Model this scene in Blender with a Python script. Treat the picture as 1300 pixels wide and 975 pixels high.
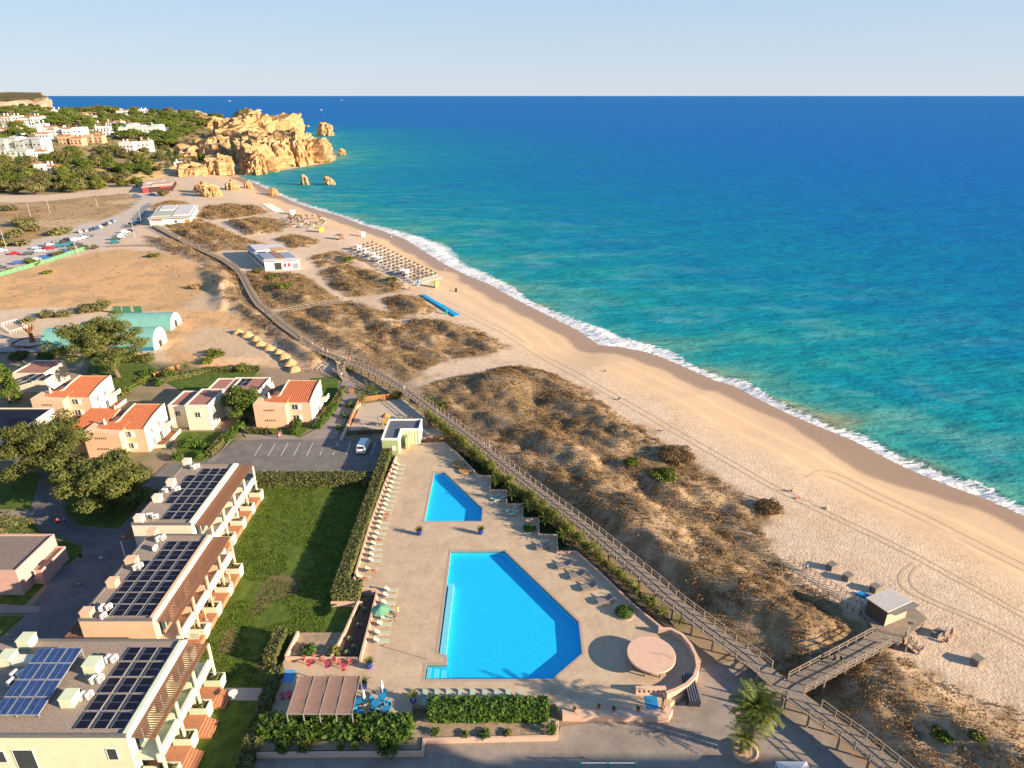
import bpy, math, random
import numpy as np
from mathutils import Vector, Matrix, noise as mnoise
random.seed(7)
for o in list(bpy.data.objects): bpy.data.objects.remove(o)
scn = bpy.context.scene
COL = scn.collection
# ------------------------------------------------------------------ camera, sky, sun, exposure
CAM_H, FPX, HORIZ = 68.0, 850.0, 121.0
PITCH = math.atan((487.5 - HORIZ) / FPX)
cd = bpy.data.cameras.new('camera'); cam = bpy.data.objects.new('camera', cd); COL.objects.link(cam)
cam.location = (0, 0, CAM_H); cam.rotation_euler = (math.radians(90) - PITCH, 0, 0)
cd.sensor_width = 36; cd.lens = FPX / 1300 * 36; cd.clip_start = 0.5; cd.clip_end = 200000
scn.camera = cam
SUN_EL = 17.0
SHX, SHY = -1.0, 0.36                                  # the way shadows fall on the ground
l_ = math.hypot(SHX, SHY); SHX /= l_; SHY /= l_
to_sun = Vector((-SHX * math.cos(math.radians(SUN_EL)), -SHY * math.cos(math.radians(SUN_EL)), math.sin(math.radians(SUN_EL))))
w = bpy.data.worlds.new('World'); scn.world = w; w.use_nodes = True
nt = w.node_tree; bg = nt.nodes['Background']
sky = nt.nodes.new('ShaderNodeTexSky'); sky.sky_type = 'NISHITA'; sky.sun_disc = False
sky.sun_elevation = math.radians(SUN_EL); sky.sun_rotation = math.atan2(to_sun.x, to_sun.y)
sky.altitude = 50; sky.air_density = 1.0; sky.dust_density = 0.1; sky.ozone_density = 4.0
# clear coastal air: the physical sky, tempered with a plain height gradient of pale to deeper blue
gc = nt.nodes.new('ShaderNodeTexCoord'); sx_ = nt.nodes.new('ShaderNodeSeparateXYZ'); nt.links.new(gc.outputs['Generated'], sx_.inputs[0])
gr = nt.nodes.new('ShaderNodeValToRGB'); ge = gr.color_ramp.elements
SKYG = [(0.0, (4.55, 5.0, 5.75)), (.05, (4.1, 4.85, 5.8)), (.16, (3.2, 4.5, 5.9)), (.5, (1.3, 2.5, 4.6)), (1.0, (.8, 1.7, 3.7))]
ge[0].position, ge[0].color = 0, (*[v / 6 for v in SKYG[0][1]], 1); ge[1].position, ge[1].color = 1, (*[v / 6 for v in SKYG[-1][1]], 1)
for p_, c_ in SKYG[1:-1]:
    q_ = ge.new(p_); q_.color = (*[v / 6 for v in c_], 1)
nt.links.new(sx_.outputs['Z'], gr.inputs[0])
gs_ = nt.nodes.new('ShaderNodeVectorMath'); gs_.operation = 'SCALE'; gs_.inputs['Scale'].default_value = 6.0; nt.links.new(gr.outputs[0], gs_.inputs[0])
gm_ = nt.nodes.new('ShaderNodeMix'); gm_.data_type = 'RGBA'; gm_.inputs[0].default_value = .86
nt.links.new(sky.outputs[0], gm_.inputs[6]); nt.links.new(gs_.outputs[0], gm_.inputs[7])
nt.links.new(gm_.outputs[2], bg.inputs[0]); bg.inputs[1].default_value = 0.059
sd = bpy.data.lights.new('sun', 'SUN'); sd.energy = 5.0; sd.angle = math.radians(0.5); sd.color = (1.0, 0.81, 0.58)
sun = bpy.data.objects.new('sun', sd); COL.objects.link(sun); sun.location = (60, -60, 120)
sun.rotation_euler = to_sun.to_track_quat('Z', 'Y').to_euler()
scn.view_settings.view_transform = 'Standard'; scn.view_settings.look = 'None'
scn.view_settings.exposure = 1.33; scn.view_settings.gamma = 1.0; scn.view_settings.use_curve_mapping = False
scn.render.resolution_x, scn.render.resolution_y = 1024, 768
try:
    scn.cycles.max_bounces = 6; scn.cycles.transparent_max_bounces = 12; scn.cycles.diffuse_bounces = 3
    scn.cycles.glossy_bounces = 2; scn.cycles.caustics_reflective = False; scn.cycles.caustics_refractive = False
    scn.cycles.use_denoising = True
except Exception: pass

# ------------------------------------------------------------------ pixel -> place
SP, CP = math.sin(PITCH), math.cos(PITCH)
def ray(px, py):
    u, v = (px - 650) / FPX, (py - 487.5) / FPX
    return u, CP - v * SP, -(SP + v * CP)
def G(px, py, z=0.0):                                  # where that direction meets the level z
    a, b, c = ray(px, py); t = (z - CAM_H) / c
    return a * t, b * t
def GL(pts, z=0.0): return [G(p[0], p[1], z) for p in pts]
def scale_at(px, py, z=0.0):
    a, b, c = ray(px, py); return FPX / ((z - CAM_H) / c)

# ------------------------------------------------------------------ noise (numpy)
def _h(ix, iy, s):
    n = (ix.astype(np.int64) * 374761393 + iy.astype(np.int64) * 668265263 + s * 974634777) & 0x7fffffff
    n = ((n ^ (n >> 13)) * 1274126177) & 0x7fffffff
    return ((n ^ (n >> 16)) & 0xffff) / 65535.0
def vnoise(x, y, s=0):
    x = np.asarray(x, float); y = np.asarray(y, float)
    ix, iy = np.floor(x), np.floor(y); fx, fy = x - ix, y - iy
    fx = fx * fx * (3 - 2 * fx); fy = fy * fy * (3 - 2 * fy)
    a, b = _h(ix, iy, s), _h(ix + 1, iy, s); c, d = _h(ix, iy + 1, s), _h(ix + 1, iy + 1, s)
    return (a * (1 - fx) + b * fx) * (1 - fy) + (c * (1 - fx) + d * fx) * fy
def fbm(x, y, sc=1.0, oc=4, s=0):
    r = 0; a = .5; x = np.asarray(x, float) / sc; y = np.asarray(y, float) / sc
    for i in range(oc):
        r = r + a * vnoise(x, y, s + i * 17); x = x * 2.03 + 3.1; y = y * 2.03 + 1.7; a *= .5
    return r / (1 - .5 ** oc)
def sstep(a, b, x):
    t = np.clip((np.asarray(x, float) - a) / (b - a), 0, 1); return t * t * (3 - 2 * t)
def in_poly(x, y, poly):
    x = np.asarray(x, float); y = np.asarray(y, float)
    r = np.zeros(x.shape, bool); n = len(poly)
    for i in range(n):
        x0, y0 = poly[i]; x1, y1 = poly[(i + 1) % n]
        if y0 == y1: continue
        c = ((y0 > y) != (y1 > y)) & (x < (x1 - x0) * (y - y0) / (y1 - y0) + x0)
        r ^= c
    return r
def d_line(x, y, pts, closed=False):
    x = np.asarray(x, float); y = np.asarray(y, float); best = np.full(x.shape, 1e18)
    n = len(pts)
    for i in range(n if closed else n - 1):
        x0, y0 = pts[i]; x1, y1 = pts[(i + 1) % n]
        dx, dy = x1 - x0, y1 - y0; L = dx * dx + dy * dy + 1e-9
        t = np.clip(((x - x0) * dx + (y - y0) * dy) / L, 0, 1)
        best = np.minimum(best, (x - x0 - t * dx) ** 2 + (y - y0 - t * dy) ** 2)
    return np.sqrt(best)
def sd_poly(x, y, poly):                               # >0 inside
    d = d_line(x, y, poly, True); return np.where(in_poly(x, y, poly), d, -d)

# ------------------------------------------------------------------ materials
MATS = {}
def lin(c): return tuple(((v + .055) / 1.055) ** 2.4 if v > .04045 else v / 12.92 for v in c)
def mat(name, col, rough=.8, var=.12, sc=1.5, bump=0.0, bsc=None, spec=.3, metal=0.0, col2=None, emit=0, coord='Object', rnd=0.0):
    """procedural material: two noise layers over a base colour, optional fine relief"""
    if name in MATS: return MATS[name]
    m = bpy.data.materials.new(name); m.use_nodes = True; n = m.node_tree.nodes; L = m.node_tree.links
    b = n['Principled BSDF']; b.inputs['Roughness'].default_value = rough; b.inputs['Metallic'].default_value = metal
    b.inputs['Specular IOR Level'].default_value = spec
    tc = n.new('ShaderNodeTexCoord')
    nz = n.new('ShaderNodeTexNoise'); nz.inputs['Scale'].default_value = sc; nz.inputs['Detail'].default_value = 6; nz.inputs['Roughness'].default_value = .65
    L.new(tc.outputs[coord], nz.inputs['Vector'])
    r = n.new('ShaderNodeValToRGB'); r.color_ramp.elements[0].position = .3; r.color_ramp.elements[1].position = .72
    c2 = col2 if col2 else tuple(min(1, v * (1 + var)) for v in col)
    c1 = tuple(v * (1 - var) for v in col)
    r.color_ramp.elements[0].color = (*c1, 1); r.color_ramp.elements[1].color = (*c2, 1)
    L.new(nz.outputs[0], r.inputs[0]); out = r.outputs[0]
    if rnd:
        oi = n.new('ShaderNodeObjectInfo'); hs = n.new('ShaderNodeHueSaturation')
        mr = n.new('ShaderNodeMapRange'); mr.inputs[3].default_value = 1 - rnd; mr.inputs[4].default_value = 1 + rnd
        L.new(oi.outputs['Random'], mr.inputs[0]); L.new(mr.outputs[0], hs.inputs['Value']); L.new(out, hs.inputs['Color']); out = hs.outputs[0]
    L.new(out, b.inputs['Base Color'])
    if bump:
        n2 = n.new('ShaderNodeTexNoise'); n2.inputs['Scale'].default_value = bsc or sc * 6; n2.inputs['Detail'].default_value = 5
        L.new(tc.outputs[coord], n2.inputs['Vector'])
        bp = n.new('ShaderNodeBump'); bp.inputs['Strength'].default_value = min(1, bump); bp.inputs['Distance'].default_value = .08 * max(1, bump)
        L.new(n2.outputs[0], bp.inputs['Height']); L.new(bp.outputs[0], b.inputs['Normal'])
    MATS[name] = m; return m
def leaf_mat(name, c1, c2, sc=.6, trans=.25, rnd=.15):
    """foliage: colour varies by clump and by plant, a little light comes through"""
    if name in MATS: return MATS[name]
    m = bpy.data.materials.new(name); m.use_nodes = True; n = m.node_tree.nodes; L = m.node_tree.links
    b = n['Principled BSDF']; b.inputs['Roughness'].default_value = .65; b.inputs['Specular IOR Level'].default_value = .25
    tc = n.new('ShaderNodeTexCoord'); nz = n.new('ShaderNodeTexNoise'); nz.inputs['Scale'].default_value = sc; nz.inputs['Detail'].default_value = 5
    nz.inputs['Roughness'].default_value = .7
    L.new(tc.outputs['Object'], nz.inputs['Vector'])
    r = n.new('ShaderNodeValToRGB'); r.color_ramp.elements[0].position = .32; r.color_ramp.elements[1].position = .68
    r.color_ramp.elements[0].color = (*c1, 1); r.color_ramp.elements[1].color = (*c2, 1)
    L.new(nz.outputs[0], r.inputs[0])
    oi = n.new('ShaderNodeObjectInfo'); hs = n.new('ShaderNodeHueSaturation')
    mr = n.new('ShaderNodeMapRange'); mr.inputs[3].default_value = 1 - rnd; mr.inputs[4].default_value = 1 + rnd
    L.new(oi.outputs['Random'], mr.inputs[0]); L.new(mr.outputs[0], hs.inputs['Value']); L.new(r.outputs[0], hs.inputs['Color'])
    L.new(hs.outputs[0], b.inputs['Base Color'])
    tr = n.new('ShaderNodeBsdfTranslucent'); L.new(hs.outputs[0], tr.inputs[0])
    mx = n.new('ShaderNodeMixShader'); mx.inputs[0].default_value = trans
    L.new(b.outputs[0], mx.inputs[1]); L.new(tr.outputs[0], mx.inputs[2]); L.new(mx.outputs[0], n['Material Output'].inputs[0])
    MATS[name] = m; return m

ORD = 'first second third fourth fifth sixth seventh eighth ninth tenth eleventh twelfth thirteenth fourteenth fifteenth sixteenth seventeenth eighteenth nineteenth twentieth twenty-first twenty-second'.split()
# ------------------------------------------------------------------ objects
def tag(o, label=None, cat=None, group=None, kind=None):
    if label: o['label'] = label
    if cat: o['category'] = cat
    if group: o['group'] = group
    if kind: o['kind'] = kind
    return o
def empty(name, loc=(0, 0, 0), rz=0.0, label=None, cat=None, group=None):
    o = bpy.data.objects.new(name, None); o.empty_display_size = .3; COL.objects.link(o); o.location = loc; o.rotation_euler = (0, 0, rz)
    return tag(o, label, cat, group)
class MB:
    """collects shapes for ONE mesh"""
    def __init__(s): s.v = []; s.f = []; s.m = []; s.cur = 0
    def add(s, vs, fs):
        k = len(s.v); s.v += [tuple(p) for p in vs]
        for f in fs: s.f.append([i + k for i in f]); s.m.append(s.cur)
        return s
    def box(s, x0, y0, z0, x1, y1, z1):
        v = [(x0,y0,z0),(x1,y0,z0),(x1,y1,z0),(x0,y1,z0),(x0,y0,z1),(x1,y0,z1),(x1,y1,z1),(x0,y1,z1)]
        return s.add(v, [(3,2,1,0),(4,5,6,7),(0,1,5,4),(1,2,6,5),(2,3,7,6),(3,0,4,7)])
    def prism(s, poly, z0, z1, top=True, bot=True):
        a = sum(poly[i][0]*poly[(i+1)%len(poly)][1]-poly[(i+1)%len(poly)][0]*poly[i][1] for i in range(len(poly)))
        if a < 0: poly = poly[::-1]
        n = len(poly); v = [(p[0],p[1],z0) for p in poly] + [(p[0],p[1],z1) for p in poly]
        f = [(i,(i+1)%n,n+(i+1)%n,n+i) for i in range(n)]
        if top: f.append(tuple(range(n, 2*n)))
        if bot: f.append(tuple(range(n-1,-1,-1)))
        return s.add(v, f)
    def tube(s, p0, p1, r0, r1=None, n=6, cap=True):
        p0, p1 = Vector(p0), Vector(p1); r1 = r0 if r1 is None else r1
        d = p1 - p0; q = d.to_track_quat('Z', 'Y'); v = []
        for p, r in ((p0, r0), (p1, r1)):
            for i in range(n):
                a = 2*math.pi*i/n; v.append(p + q @ Vector((r*math.cos(a), r*math.sin(a), 0)))
        f = [(i,(i+1)%n,n+(i+1)%n,n+i) for i in range(n)]
        if cap: f += [tuple(range(n-1,-1,-1)), tuple(range(n,2*n))]
        return s.add(v, f)
    def path(s, pts, radii, n=6):
        for i in range(len(pts)-1): s.tube(pts[i], pts[i+1], radii[i], radii[i+1], n)
        return s
    def lathe(s, prof, c=(0,0,0), n=14):
        v = []; f = []
        for r, z in prof:
            for i in range(n):
                a = 2*math.pi*i/n; v.append((c[0]+r*math.cos(a), c[1]+r*math.sin(a), c[2]+z))
        for k in range(len(prof)-1):
            for i in range(n): f.append((k*n+i, k*n+(i+1)%n, (k+1)*n+(i+1)%n, (k+1)*n+i))
        f.append(tuple(range(n-1,-1,-1))); f.append(tuple(range((len(prof)-1)*n, len(prof)*n)))
        return s.add(v, f)
    def bar(s, p0, p1, w, h):                          # rectangular bar between two points, w across, h upright
        p0, p1 = Vector(p0), Vector(p1); d = (p1-p0); dh = Vector((d.x, d.y, 0))
        sd = Vector((-dh.y, dh.x, 0)).normalized() if dh.length > 1e-6 else Vector((1,0,0))
        up = d.cross(sd).normalized() * -1 if dh.length > 1e-6 else Vector((0,1,0))
        up = up if up.z >= 0 else -up
        v = []
        for p in (p0, p1):
            for a, b in ((-1,-1),(1,-1),(1,1),(-1,1)): v.append(p + sd*a*w/2 + up*b*h/2)
        return s.add(v, [(3,2,1,0),(4,5,6,7),(0,1,5,4),(1,2,6,5),(2,3,7,6),(3,0,4,7)])
    def mesh(s, name, mats, smooth=False):
        me = bpy.data.meshes.new(name); me.from_pydata([tuple(p) for p in s.v], [], s.f)
        for m in (mats if isinstance(mats, (list, tuple)) else [mats]): me.materials.append(m)
        if any(s.m): me.polygons.foreach_set('material_index', s.m)
        if smooth: me.polygons.foreach_set('use_smooth', [True]*len(me.polygons))
        me.update(); return me
    def build(s, name, mats, parent=None, loc=None, rz=0, smooth=False, kind=None, bevel=0):
        o = bpy.data.objects.new(name, s.mesh(name, mats, smooth)); COL.objects.link(o)
        if parent: o.parent = parent
        if loc: o.location = loc
        if rz: o.rotation_euler = (0, 0, rz)
        if kind: o['kind'] = kind
        if bevel:
            b = o.modifiers.new('bevel', 'BEVEL'); b.width = bevel; b.segments = 1; b.limit_method = 'ANGLE'
        return o
def np_mesh(name, V, F, mats, smooth=False, midx=None):
    """mesh from numpy arrays, F (n,3) or (n,4)"""
    me = bpy.data.meshes.new(name); V = np.asarray(V, np.float32); F = np.asarray(F, np.int32); k = F.shape[1]
    me.vertices.add(len(V)); me.vertices.foreach_set('co', V.ravel())
    me.loops.add(F.size); me.loops.foreach_set('vertex_index', F.ravel())
    me.polygons.add(len(F)); me.polygons.foreach_set('loop_start', np.arange(0, F.size, k, dtype=np.int32))
    try: me.polygons.foreach_set('loop_total', np.full(len(F), k, np.int32))
    except Exception: pass
    for m in (mats if isinstance(mats, (list, tuple)) else [mats]): me.materials.append(m)
    if midx is not None: me.polygons.foreach_set('material_index', np.asarray(midx, np.int32))
    if smooth: me.polygons.foreach_set('use_smooth', np.ones(len(F), bool))
    me.update(calc_edges=True); me.validate(); return me
def link(name, me, parent=None, loc=None, rz=0, sc=None, kind=None):
    o = bpy.data.objects.new(name, me); COL.objects.link(o)
    if parent: o.parent = parent
    if loc is not None: o.location = loc
    if rz: o.rotation_euler = (0, 0, rz)
    if sc is not None: o.scale = sc if hasattr(sc, '__len__') else (sc, sc, sc)
    if kind: o['kind'] = kind
    return o
def copy_tree(o, parent=None):
    c = o.copy(); COL.objects.link(c); c.parent = parent
    for ch in list(o.children): copy_tree(ch, c)
    return c
# ------------------------------------------------------------------ the coast: where sand, rock and water meet
SEA_Z = -4.0
SHORE_PX = [(2100,1100),(1700,860),(1500,752),(1380,692),(1300,655),(1254,634),(1208,618),(1171,603),(1131,585),(1085,560),(1038,541),(1001,525),(961,505),
 (931,489),(908,483),(858,461),(821,447),(785,440),(760,438),(735,420),(695,400),(655,380),(620,360),(592,349),(564,335),(540,320),(513,303),
 (483,292),(460,285),(432,274),(405,267),(377,258),(353,247),(338,239),(325,233),(312,228),(300,222),(316,221),(334,219),(352,217),(375,213),(393,210.5),
 (412,207),(425,203.5),(426,197),(420,191),(405,187),(395,184)]
SHORE = GL(SHORE_PX, SEA_Z)
BACK = [G(388,176,SEA_Z), G(390,170.5,SEA_Z), (-385,1330), (-520,1420), (-700,1640), (-1100,1800), (-1700,2300), (-2600,2500)]
LAND = SHORE + BACK + [(-4000,2500), (-4000,-800), (700,-800)]
N_BEACH = [i for i, p in enumerate(SHORE_PX) if p == (300,222)][0] + 1
BEACH_LINE = SHORE[:N_BEACH]; CLIFF_LINE = SHORE[N_BEACH - 1:] + BACK
FOOT = GL([(-900,262),(-300,256),(0,250),(60,250),(110,245),(150,240),(175,233),(215,228),(240,222),(262,216),(300,212)], 0) + [(-230,900)]
HILL = FOOT + [(-300,2400), (-4000,2500), (-4000,500)]
BOARD_PX = [(1300,1105),(1180,1015),(1095,946),(1051,915),(1004,879),(978,858),(961,843),(925,817),(888,789),(854,763),(840,750),(821,734),(785,704),(748,674),(711,646),(674,618),
 (636,588),(603,561),(575,540),(548,520),(520,499),(503,488),(483,476),(461,465),(442,459.5),(422,452),(400,442),(372,422),(357,411),(342,398),(328,386),(317,369),(307,350),
 (298,340),(283,329.5),(269,323),(241,310),(218,298),(195,286)]
BOARD_Z = 1.0
BOARD = GL(BOARD_PX, BOARD_Z)
RES_PX = [(-900,520),(-300,440),(0,452),(60,455),(120,452),(190,462),(260,470),(330,468),(420,476),(440,466),(470,478),(500,494),(540,522),(600,568),(700,649),(800,727),(860,775),(930,829),(985,872),(1080,945),(1200,1040),(1500,1300),(-900,1700)]
RES = GL(RES_PX, -.9)
DUNES_PX = [
 [(528,487),(560,476),(600,474),(640,464),(665,463),(700,472),(740,492),(790,526),(840,560),(880,588),(930,616),(965,632),(985,648),(962,668),(975,690),(1010,728),(1060,765),(1110,797),(1070,838),(1012,872),(960,838),(860,765),(760,682),(640,588),(560,526)],
 [(1012,885),(1070,845),(1130,822),(1160,842),(1210,872),(1260,890),(1310,905),(1500,960),(1500,1200),(1200,1030),(1100,948),(1050,912)],
 [(352,400),(400,390),(445,385),(480,392),(530,402),(575,408),(610,418),(642,436),(628,447),(590,452),(548,465),(512,482),(462,461),(420,448),(380,425)],
 [(484,378),(510,372),(535,378),(556,395),(530,401),(500,398)],
 [(318,372),(308,348),(330,346),(375,348),(398,355),(418,372),(440,380),(400,388),(345,395)],
 [(405,345),(440,335),(480,345),(520,362),(505,368),(470,372),(440,378),(420,365)],
 [(395,325),(425,318),(460,328),(480,340),(440,333),(405,340)],
 [(210,285),(255,278),(300,300),(340,312),(318,318),(270,320),(230,303)],
 [(285,282),(320,276),(362,290),(345,296),(312,299)],
 [(320,275),(350,278),(372,288),(355,288)],
 [(348,304),(375,298),(405,306),(395,313),(362,314)],
 [(250,276),(262,262),(290,258),(330,262),(340,270),(300,276),(270,280)],
 [(185,300),(225,306),(262,322),(300,345),(310,375),(340,402),(380,430),(420,455),(400,470),(385,470),(350,445),(300,405),(275,370),(255,335),(190,312)],
 [(190,262),(215,255),(240,258),(250,268),(235,280),(210,283)],
 [(560,520),(600,552),(640,585),(700,640),(690,648),(630,600),(560,540)]]
DUNES = [GL(p, 0) for p in DUNES_PX]
DIRT_PX = [[(-300,372),(0,348),(60,333),(150,316),(215,322),(262,340),(285,375),(292,400),(330,425),(380,462),(400,474),(330,470),(230,466),(205,430),(225,402),(150,390),(60,392),(-300,400)]]
DIRT = [GL(p, 0) for p in DIRT_PX]
PALE_PX = [[(225,432),(260,415),(320,420),(360,440),(385,468),(300,462),(240,450)], [(228,395),(255,372),(285,378),(290,392),(262,398)]]
PALE = [GL(p, 0) for p in PALE_PX]
FIELD = GL([(-300,262),(0,258),(60,256),(110,250),(160,246),(178,252),(175,262),(120,282),(60,300),(0,322),(-300,345)], 0)
PATHS = [GL(p, 0) for p in ([(252,283),(285,281),(309,301),(337,298),(365,294),(410,303)], [(346,304),(365,316),(401,314),(450,320)],
  [(374,318),(398,351),(420,369),(445,383)], [(455,383),(500,372),(530,372)], [(490,410),(540,404),(585,402)], [(500,493),(560,480),(620,462),(660,462)], [(405,330),(450,332),(490,345),(540,372)])]
MOUNDS_PX = [(303,421),(314,424),(324,430),(330,435.5),(341,441),(353,447),(361,452),(369,459),(373,468)]
DIRT_BUMP = [GL(p, 0) for p in ([(255,340),(285,352),(296,366),(280,372),(262,356)], [(272,368),(288,366),(292,388),(282,394),(273,388)])]

POOL1_PX = [(551.5,600),(564,600),(612.5,646),(611,662),(539,662)]
POOL2_PX = [(572.5,700),(640,699.5),(734.5,790),(739,830),(701,862.5),(539,862.5),(541.5,844),(568,844),(567,832),(556,830)]
DIG = [GL(POOL1_PX, -.08), GL(POOL2_PX, -.08)]
def shore_d(x, y):
    d = d_line(x, y, SHORE + BACK); return np.where(in_poly(x, y, LAND), d, -d)
def height(x, y):
    x = np.asarray(x, float); y = np.asarray(y, float)
    sdist = shore_d(x, y)
    dc = d_line(x, y, CLIFF_LINE)
    rise = 3.6 * sstep(0, 44, sdist) + .5 * sstep(40, 90, sdist)
    z = np.where(sdist > 0, SEA_Z + rise, SEA_Z + np.maximum(.07 * sdist, -9))
    z = z + .10 * (fbm(x, y, 6, 3, 5) - .5) * sstep(14, 30, sdist) * 1.4
    bs_ = sdist + 5 * (fbm(x, y, 30, 3, 63) - .5); z = z + .22 * sstep(13.5, 15.0, bs_) + .18 * sstep(21, 22.2, bs_ + 3 * (fbm(x, y, 11, 2, 65) - .5)) - .3 * sstep(24, 44, sdist)
    # dunes: long ridges that run with the coast, hummocks on top
    dm = np.zeros(x.shape)
    for i, p in enumerate(DUNES): dm = np.maximum(dm, sstep(-1.0, 7, sd_poly(x, y, p)))
    ca, sa = math.cos(math.radians(-47)), math.sin(math.radians(-47))
    u, v = x * ca + y * sa, -x * sa + y * ca           # u along the coast
    ridge = fbm(u / 4.5, v, 6.5, 2, 11); hum = fbm(u / 1.5, v, 3.0, 2, 23)
    z = z + dm * (3.0 * (ridge - .42) * 1.6 + 1.7 * (hum - .45) + .4)
    # bare field, low relief and spoil heaps
    for p in DIRT_BUMP: z = z + 2.2 * sstep(-3, 5, sd_poly(x, y, p)) * (.5 + fbm(x, y, 5, 2, 31))
    # terrace of the resort
    r = sstep(-7, -1, sd_poly(x, y, RES)); z = z * (1 - r) + (-.9) * r
    for p in DIG: z = z - 1.6 * sstep(-1.6, -.8, sd_poly(x, y, p))
    # hill and cliffs
    hd = sd_poly(x, y, HILL)
    h = 33 * sstep(0, 430, hd) * (.75 + .5 * fbm(x, y, 170, 3, 41)) + 3.5 * (fbm(x, y, 40, 3, 43) - .4) * sstep(0, 80, hd)
    h = h * sstep(-2, 40, sdist) + 9 * np.abs(fbm(x, y, 26, 4, 47) - .5) * sstep(5, 30, hd) * (1 - sstep(70, 150, sdist)) * sstep(4, 20, sdist)
    h = np.where(y < 2500, h, 0)
    z = z + np.where(hd > 0, np.maximum(h, 0), 0)
    return z
def h1(x, y): return float(height(np.array([x]), np.array([y]))[0])
def GT(px, py):                                        # where that direction meets the ground
    a, b, c = ray(px, py); prev = 0
    ts = np.concatenate([np.linspace(40, 300, 261), np.linspace(302, 2600, 1150)])
    zz = hf(a * ts, b * ts); g = CAM_H + c * ts - zz
    k = np.argmax(g < 0)
    if g[k] >= 0: return None
    t = ts[k - 1] + (ts[k] - ts[k - 1]) * g[k - 1] / (g[k - 1] - g[k] + 1e-9) if k else ts[0]
    x, y = a * t, b * t
    return x, y, float(hf(np.array([x]), np.array([y]))[0])

# ------------------------------------------------------------------ ground sheet
ncol = 560
ys = [-70.0]
while ys[-1] < 2500:
    y0 = ys[-1]; ys.append(y0 + (3.0 if y0 < 28 else max(.55, 0.0062 * y0)))
ys = np.array(ys); sx = np.linspace(-1.25, 1.02, ncol)
W = 80 + .86 * np.maximum(ys, 0)
XX = W[:, None] * sx[None, :]; YY = np.repeat(ys[:, None], ncol, 1)
fx, fy = XX.ravel(), YY.ravel()
fz = height(fx, fy); fsd = shore_d(fx, fy)
def hf(x, y):                                          # height read off the sheet as built
    x = np.asarray(x, float); y = np.clip(np.asarray(y, float), ys[0], ys[-1] - .01)
    i = np.clip(np.searchsorted(ys, y) - 1, 0, len(ys) - 2); ty = (y - ys[i]) / (ys[i + 1] - ys[i])
    w_ = W[i] * (1 - ty) + W[i + 1] * ty
    s_ = np.clip((x / w_ - sx[0]) / (sx[1] - sx[0]), 0, ncol - 1.001); j = s_.astype(int); tx = s_ - j
    Z = fz.reshape(len(ys), ncol)
    return (Z[i, j] * (1 - tx) + Z[i, j + 1] * tx) * (1 - ty) + (Z[i + 1, j] * (1 - tx) + Z[i + 1, j + 1] * tx) * ty
nr = len(ys); idx = np.arange(nr * ncol).reshape(nr, ncol)
F = np.stack([idx[:-1, :-1], idx[:-1, 1:], idx[1:, 1:], idx[1:, :-1]], -1).reshape(-1, 4)
F = F[(fsd[F].max(1) > -70)]
used = np.unique(F); remap = np.full(nr * ncol, -1); remap[used] = np.arange(len(used))
F = remap[F]; gx, gy, gz, gs = fx[used], fy[used], fz[used], fsd[used]
# surface kinds -> colour of the soil itself
n1, n2, n3 = fbm(gx, gy, 9, 4, 3), fbm(gx, gy, 2.2, 3, 9), fbm(gx, gy, 30, 3, 15)
def mixc(C, col, m): return C * (1 - m[:, None]) + np.array(col)[None, :] * m[:, None]
C = np.tile(np.array([.59, .415, .26]), (len(gx), 1))
C = mixc(C, (.60, .46, .335), sstep(20, 34, gs + 6 * (n3 - .5)) * .8)
C = mixc(C, (.52, .37, .235), sstep(.5, .7, n1) * .5)
wet = 1 - sstep(6.8, 8.6, gs + 11 * (fbm(gx, gy, 24, 3, 77) - .5))
wet = wet * (gs < 40) * (d_line(gx, gy, CLIFF_LINE) > 25)
C = mixc(C, (.33, .215, .14), wet * .95)
C = mixc(C, (.42, .28, .18), (1 - sstep(1, 4, gs)) * .3)
dm = np.zeros(len(gx))
for p in DUNES: dm = np.maximum(dm, sstep(-2.5, 2.5, sd_poly(gx, gy, p) + 5 * (n2 - .5) + 5 * (n1 - .5)))
pm = np.zeros(len(gx))
for p in PATHS: pm = np.maximum(pm, 1 - sstep(1.2, 2.6, d_line(gx, gy, p) + 1.2 * (n2 - .5)))
dm = dm * (1 - pm)
C = mixc(C, (.36, .24, .13), dm * .85)
C = mixc(C, (.215, .14, .07), dm * sstep(.44, .58, n2 * .5 + n1 * .5) * .85)
fm = np.zeros(len(gx))
for p in DIRT: fm = np.maximum(fm, sstep(-2, 2, sd_poly(gx, gy, p) + 5 * (n1 - .5)))
C = mixc(C, (.63, .37, .175), fm); C = mixc(C, (.46, .29, .145), fm * sstep(.48, .60, n1) * .75); C = mixc(C, (.34, .24, .12), fm * sstep(.62, .72, n2) * .6)
C = mixc(C, (.48, .31, .155), fm * sstep(.46, .62, n3) * .6)
for p in PALE: C = mixc(C, (.54, .40, .27), sstep(-3, 3, sd_poly(gx, gy, p) + 5 * (n1 - .5)) * .8)
ff = sstep(-3, 3, sd_poly(gx, gy, FIELD) + 8 * (n1 - .5))
C = mixc(C, (.40, .27, .14), ff); C = mixc(C, (.30, .19, .09), ff * sstep(.45, .6, n1) * .8); C = mixc(C, (.55, .40, .24), ff * sstep(.58, .7, n3) * .7)
hm = sstep(0, 18, sd_poly(gx, gy, HILL) + 14 * (n3 - .5))
C = mixc(C, (.26, .195, .095), hm); C = mixc(C, (.45, .29, .14), hm * sstep(.56, .68, fbm(gx, gy, 45, 3, 91)) * .8)
rk = hm * (1 - sstep(60, 130, gs + 40 * (n3 - .5))) + (d_line(gx, gy, CLIFF_LINE) < 20) * (gz > -2.5) * (1 - hm)
C = mixc(C, (.56, .38, .19), np.clip(rk, 0, 1))
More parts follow.
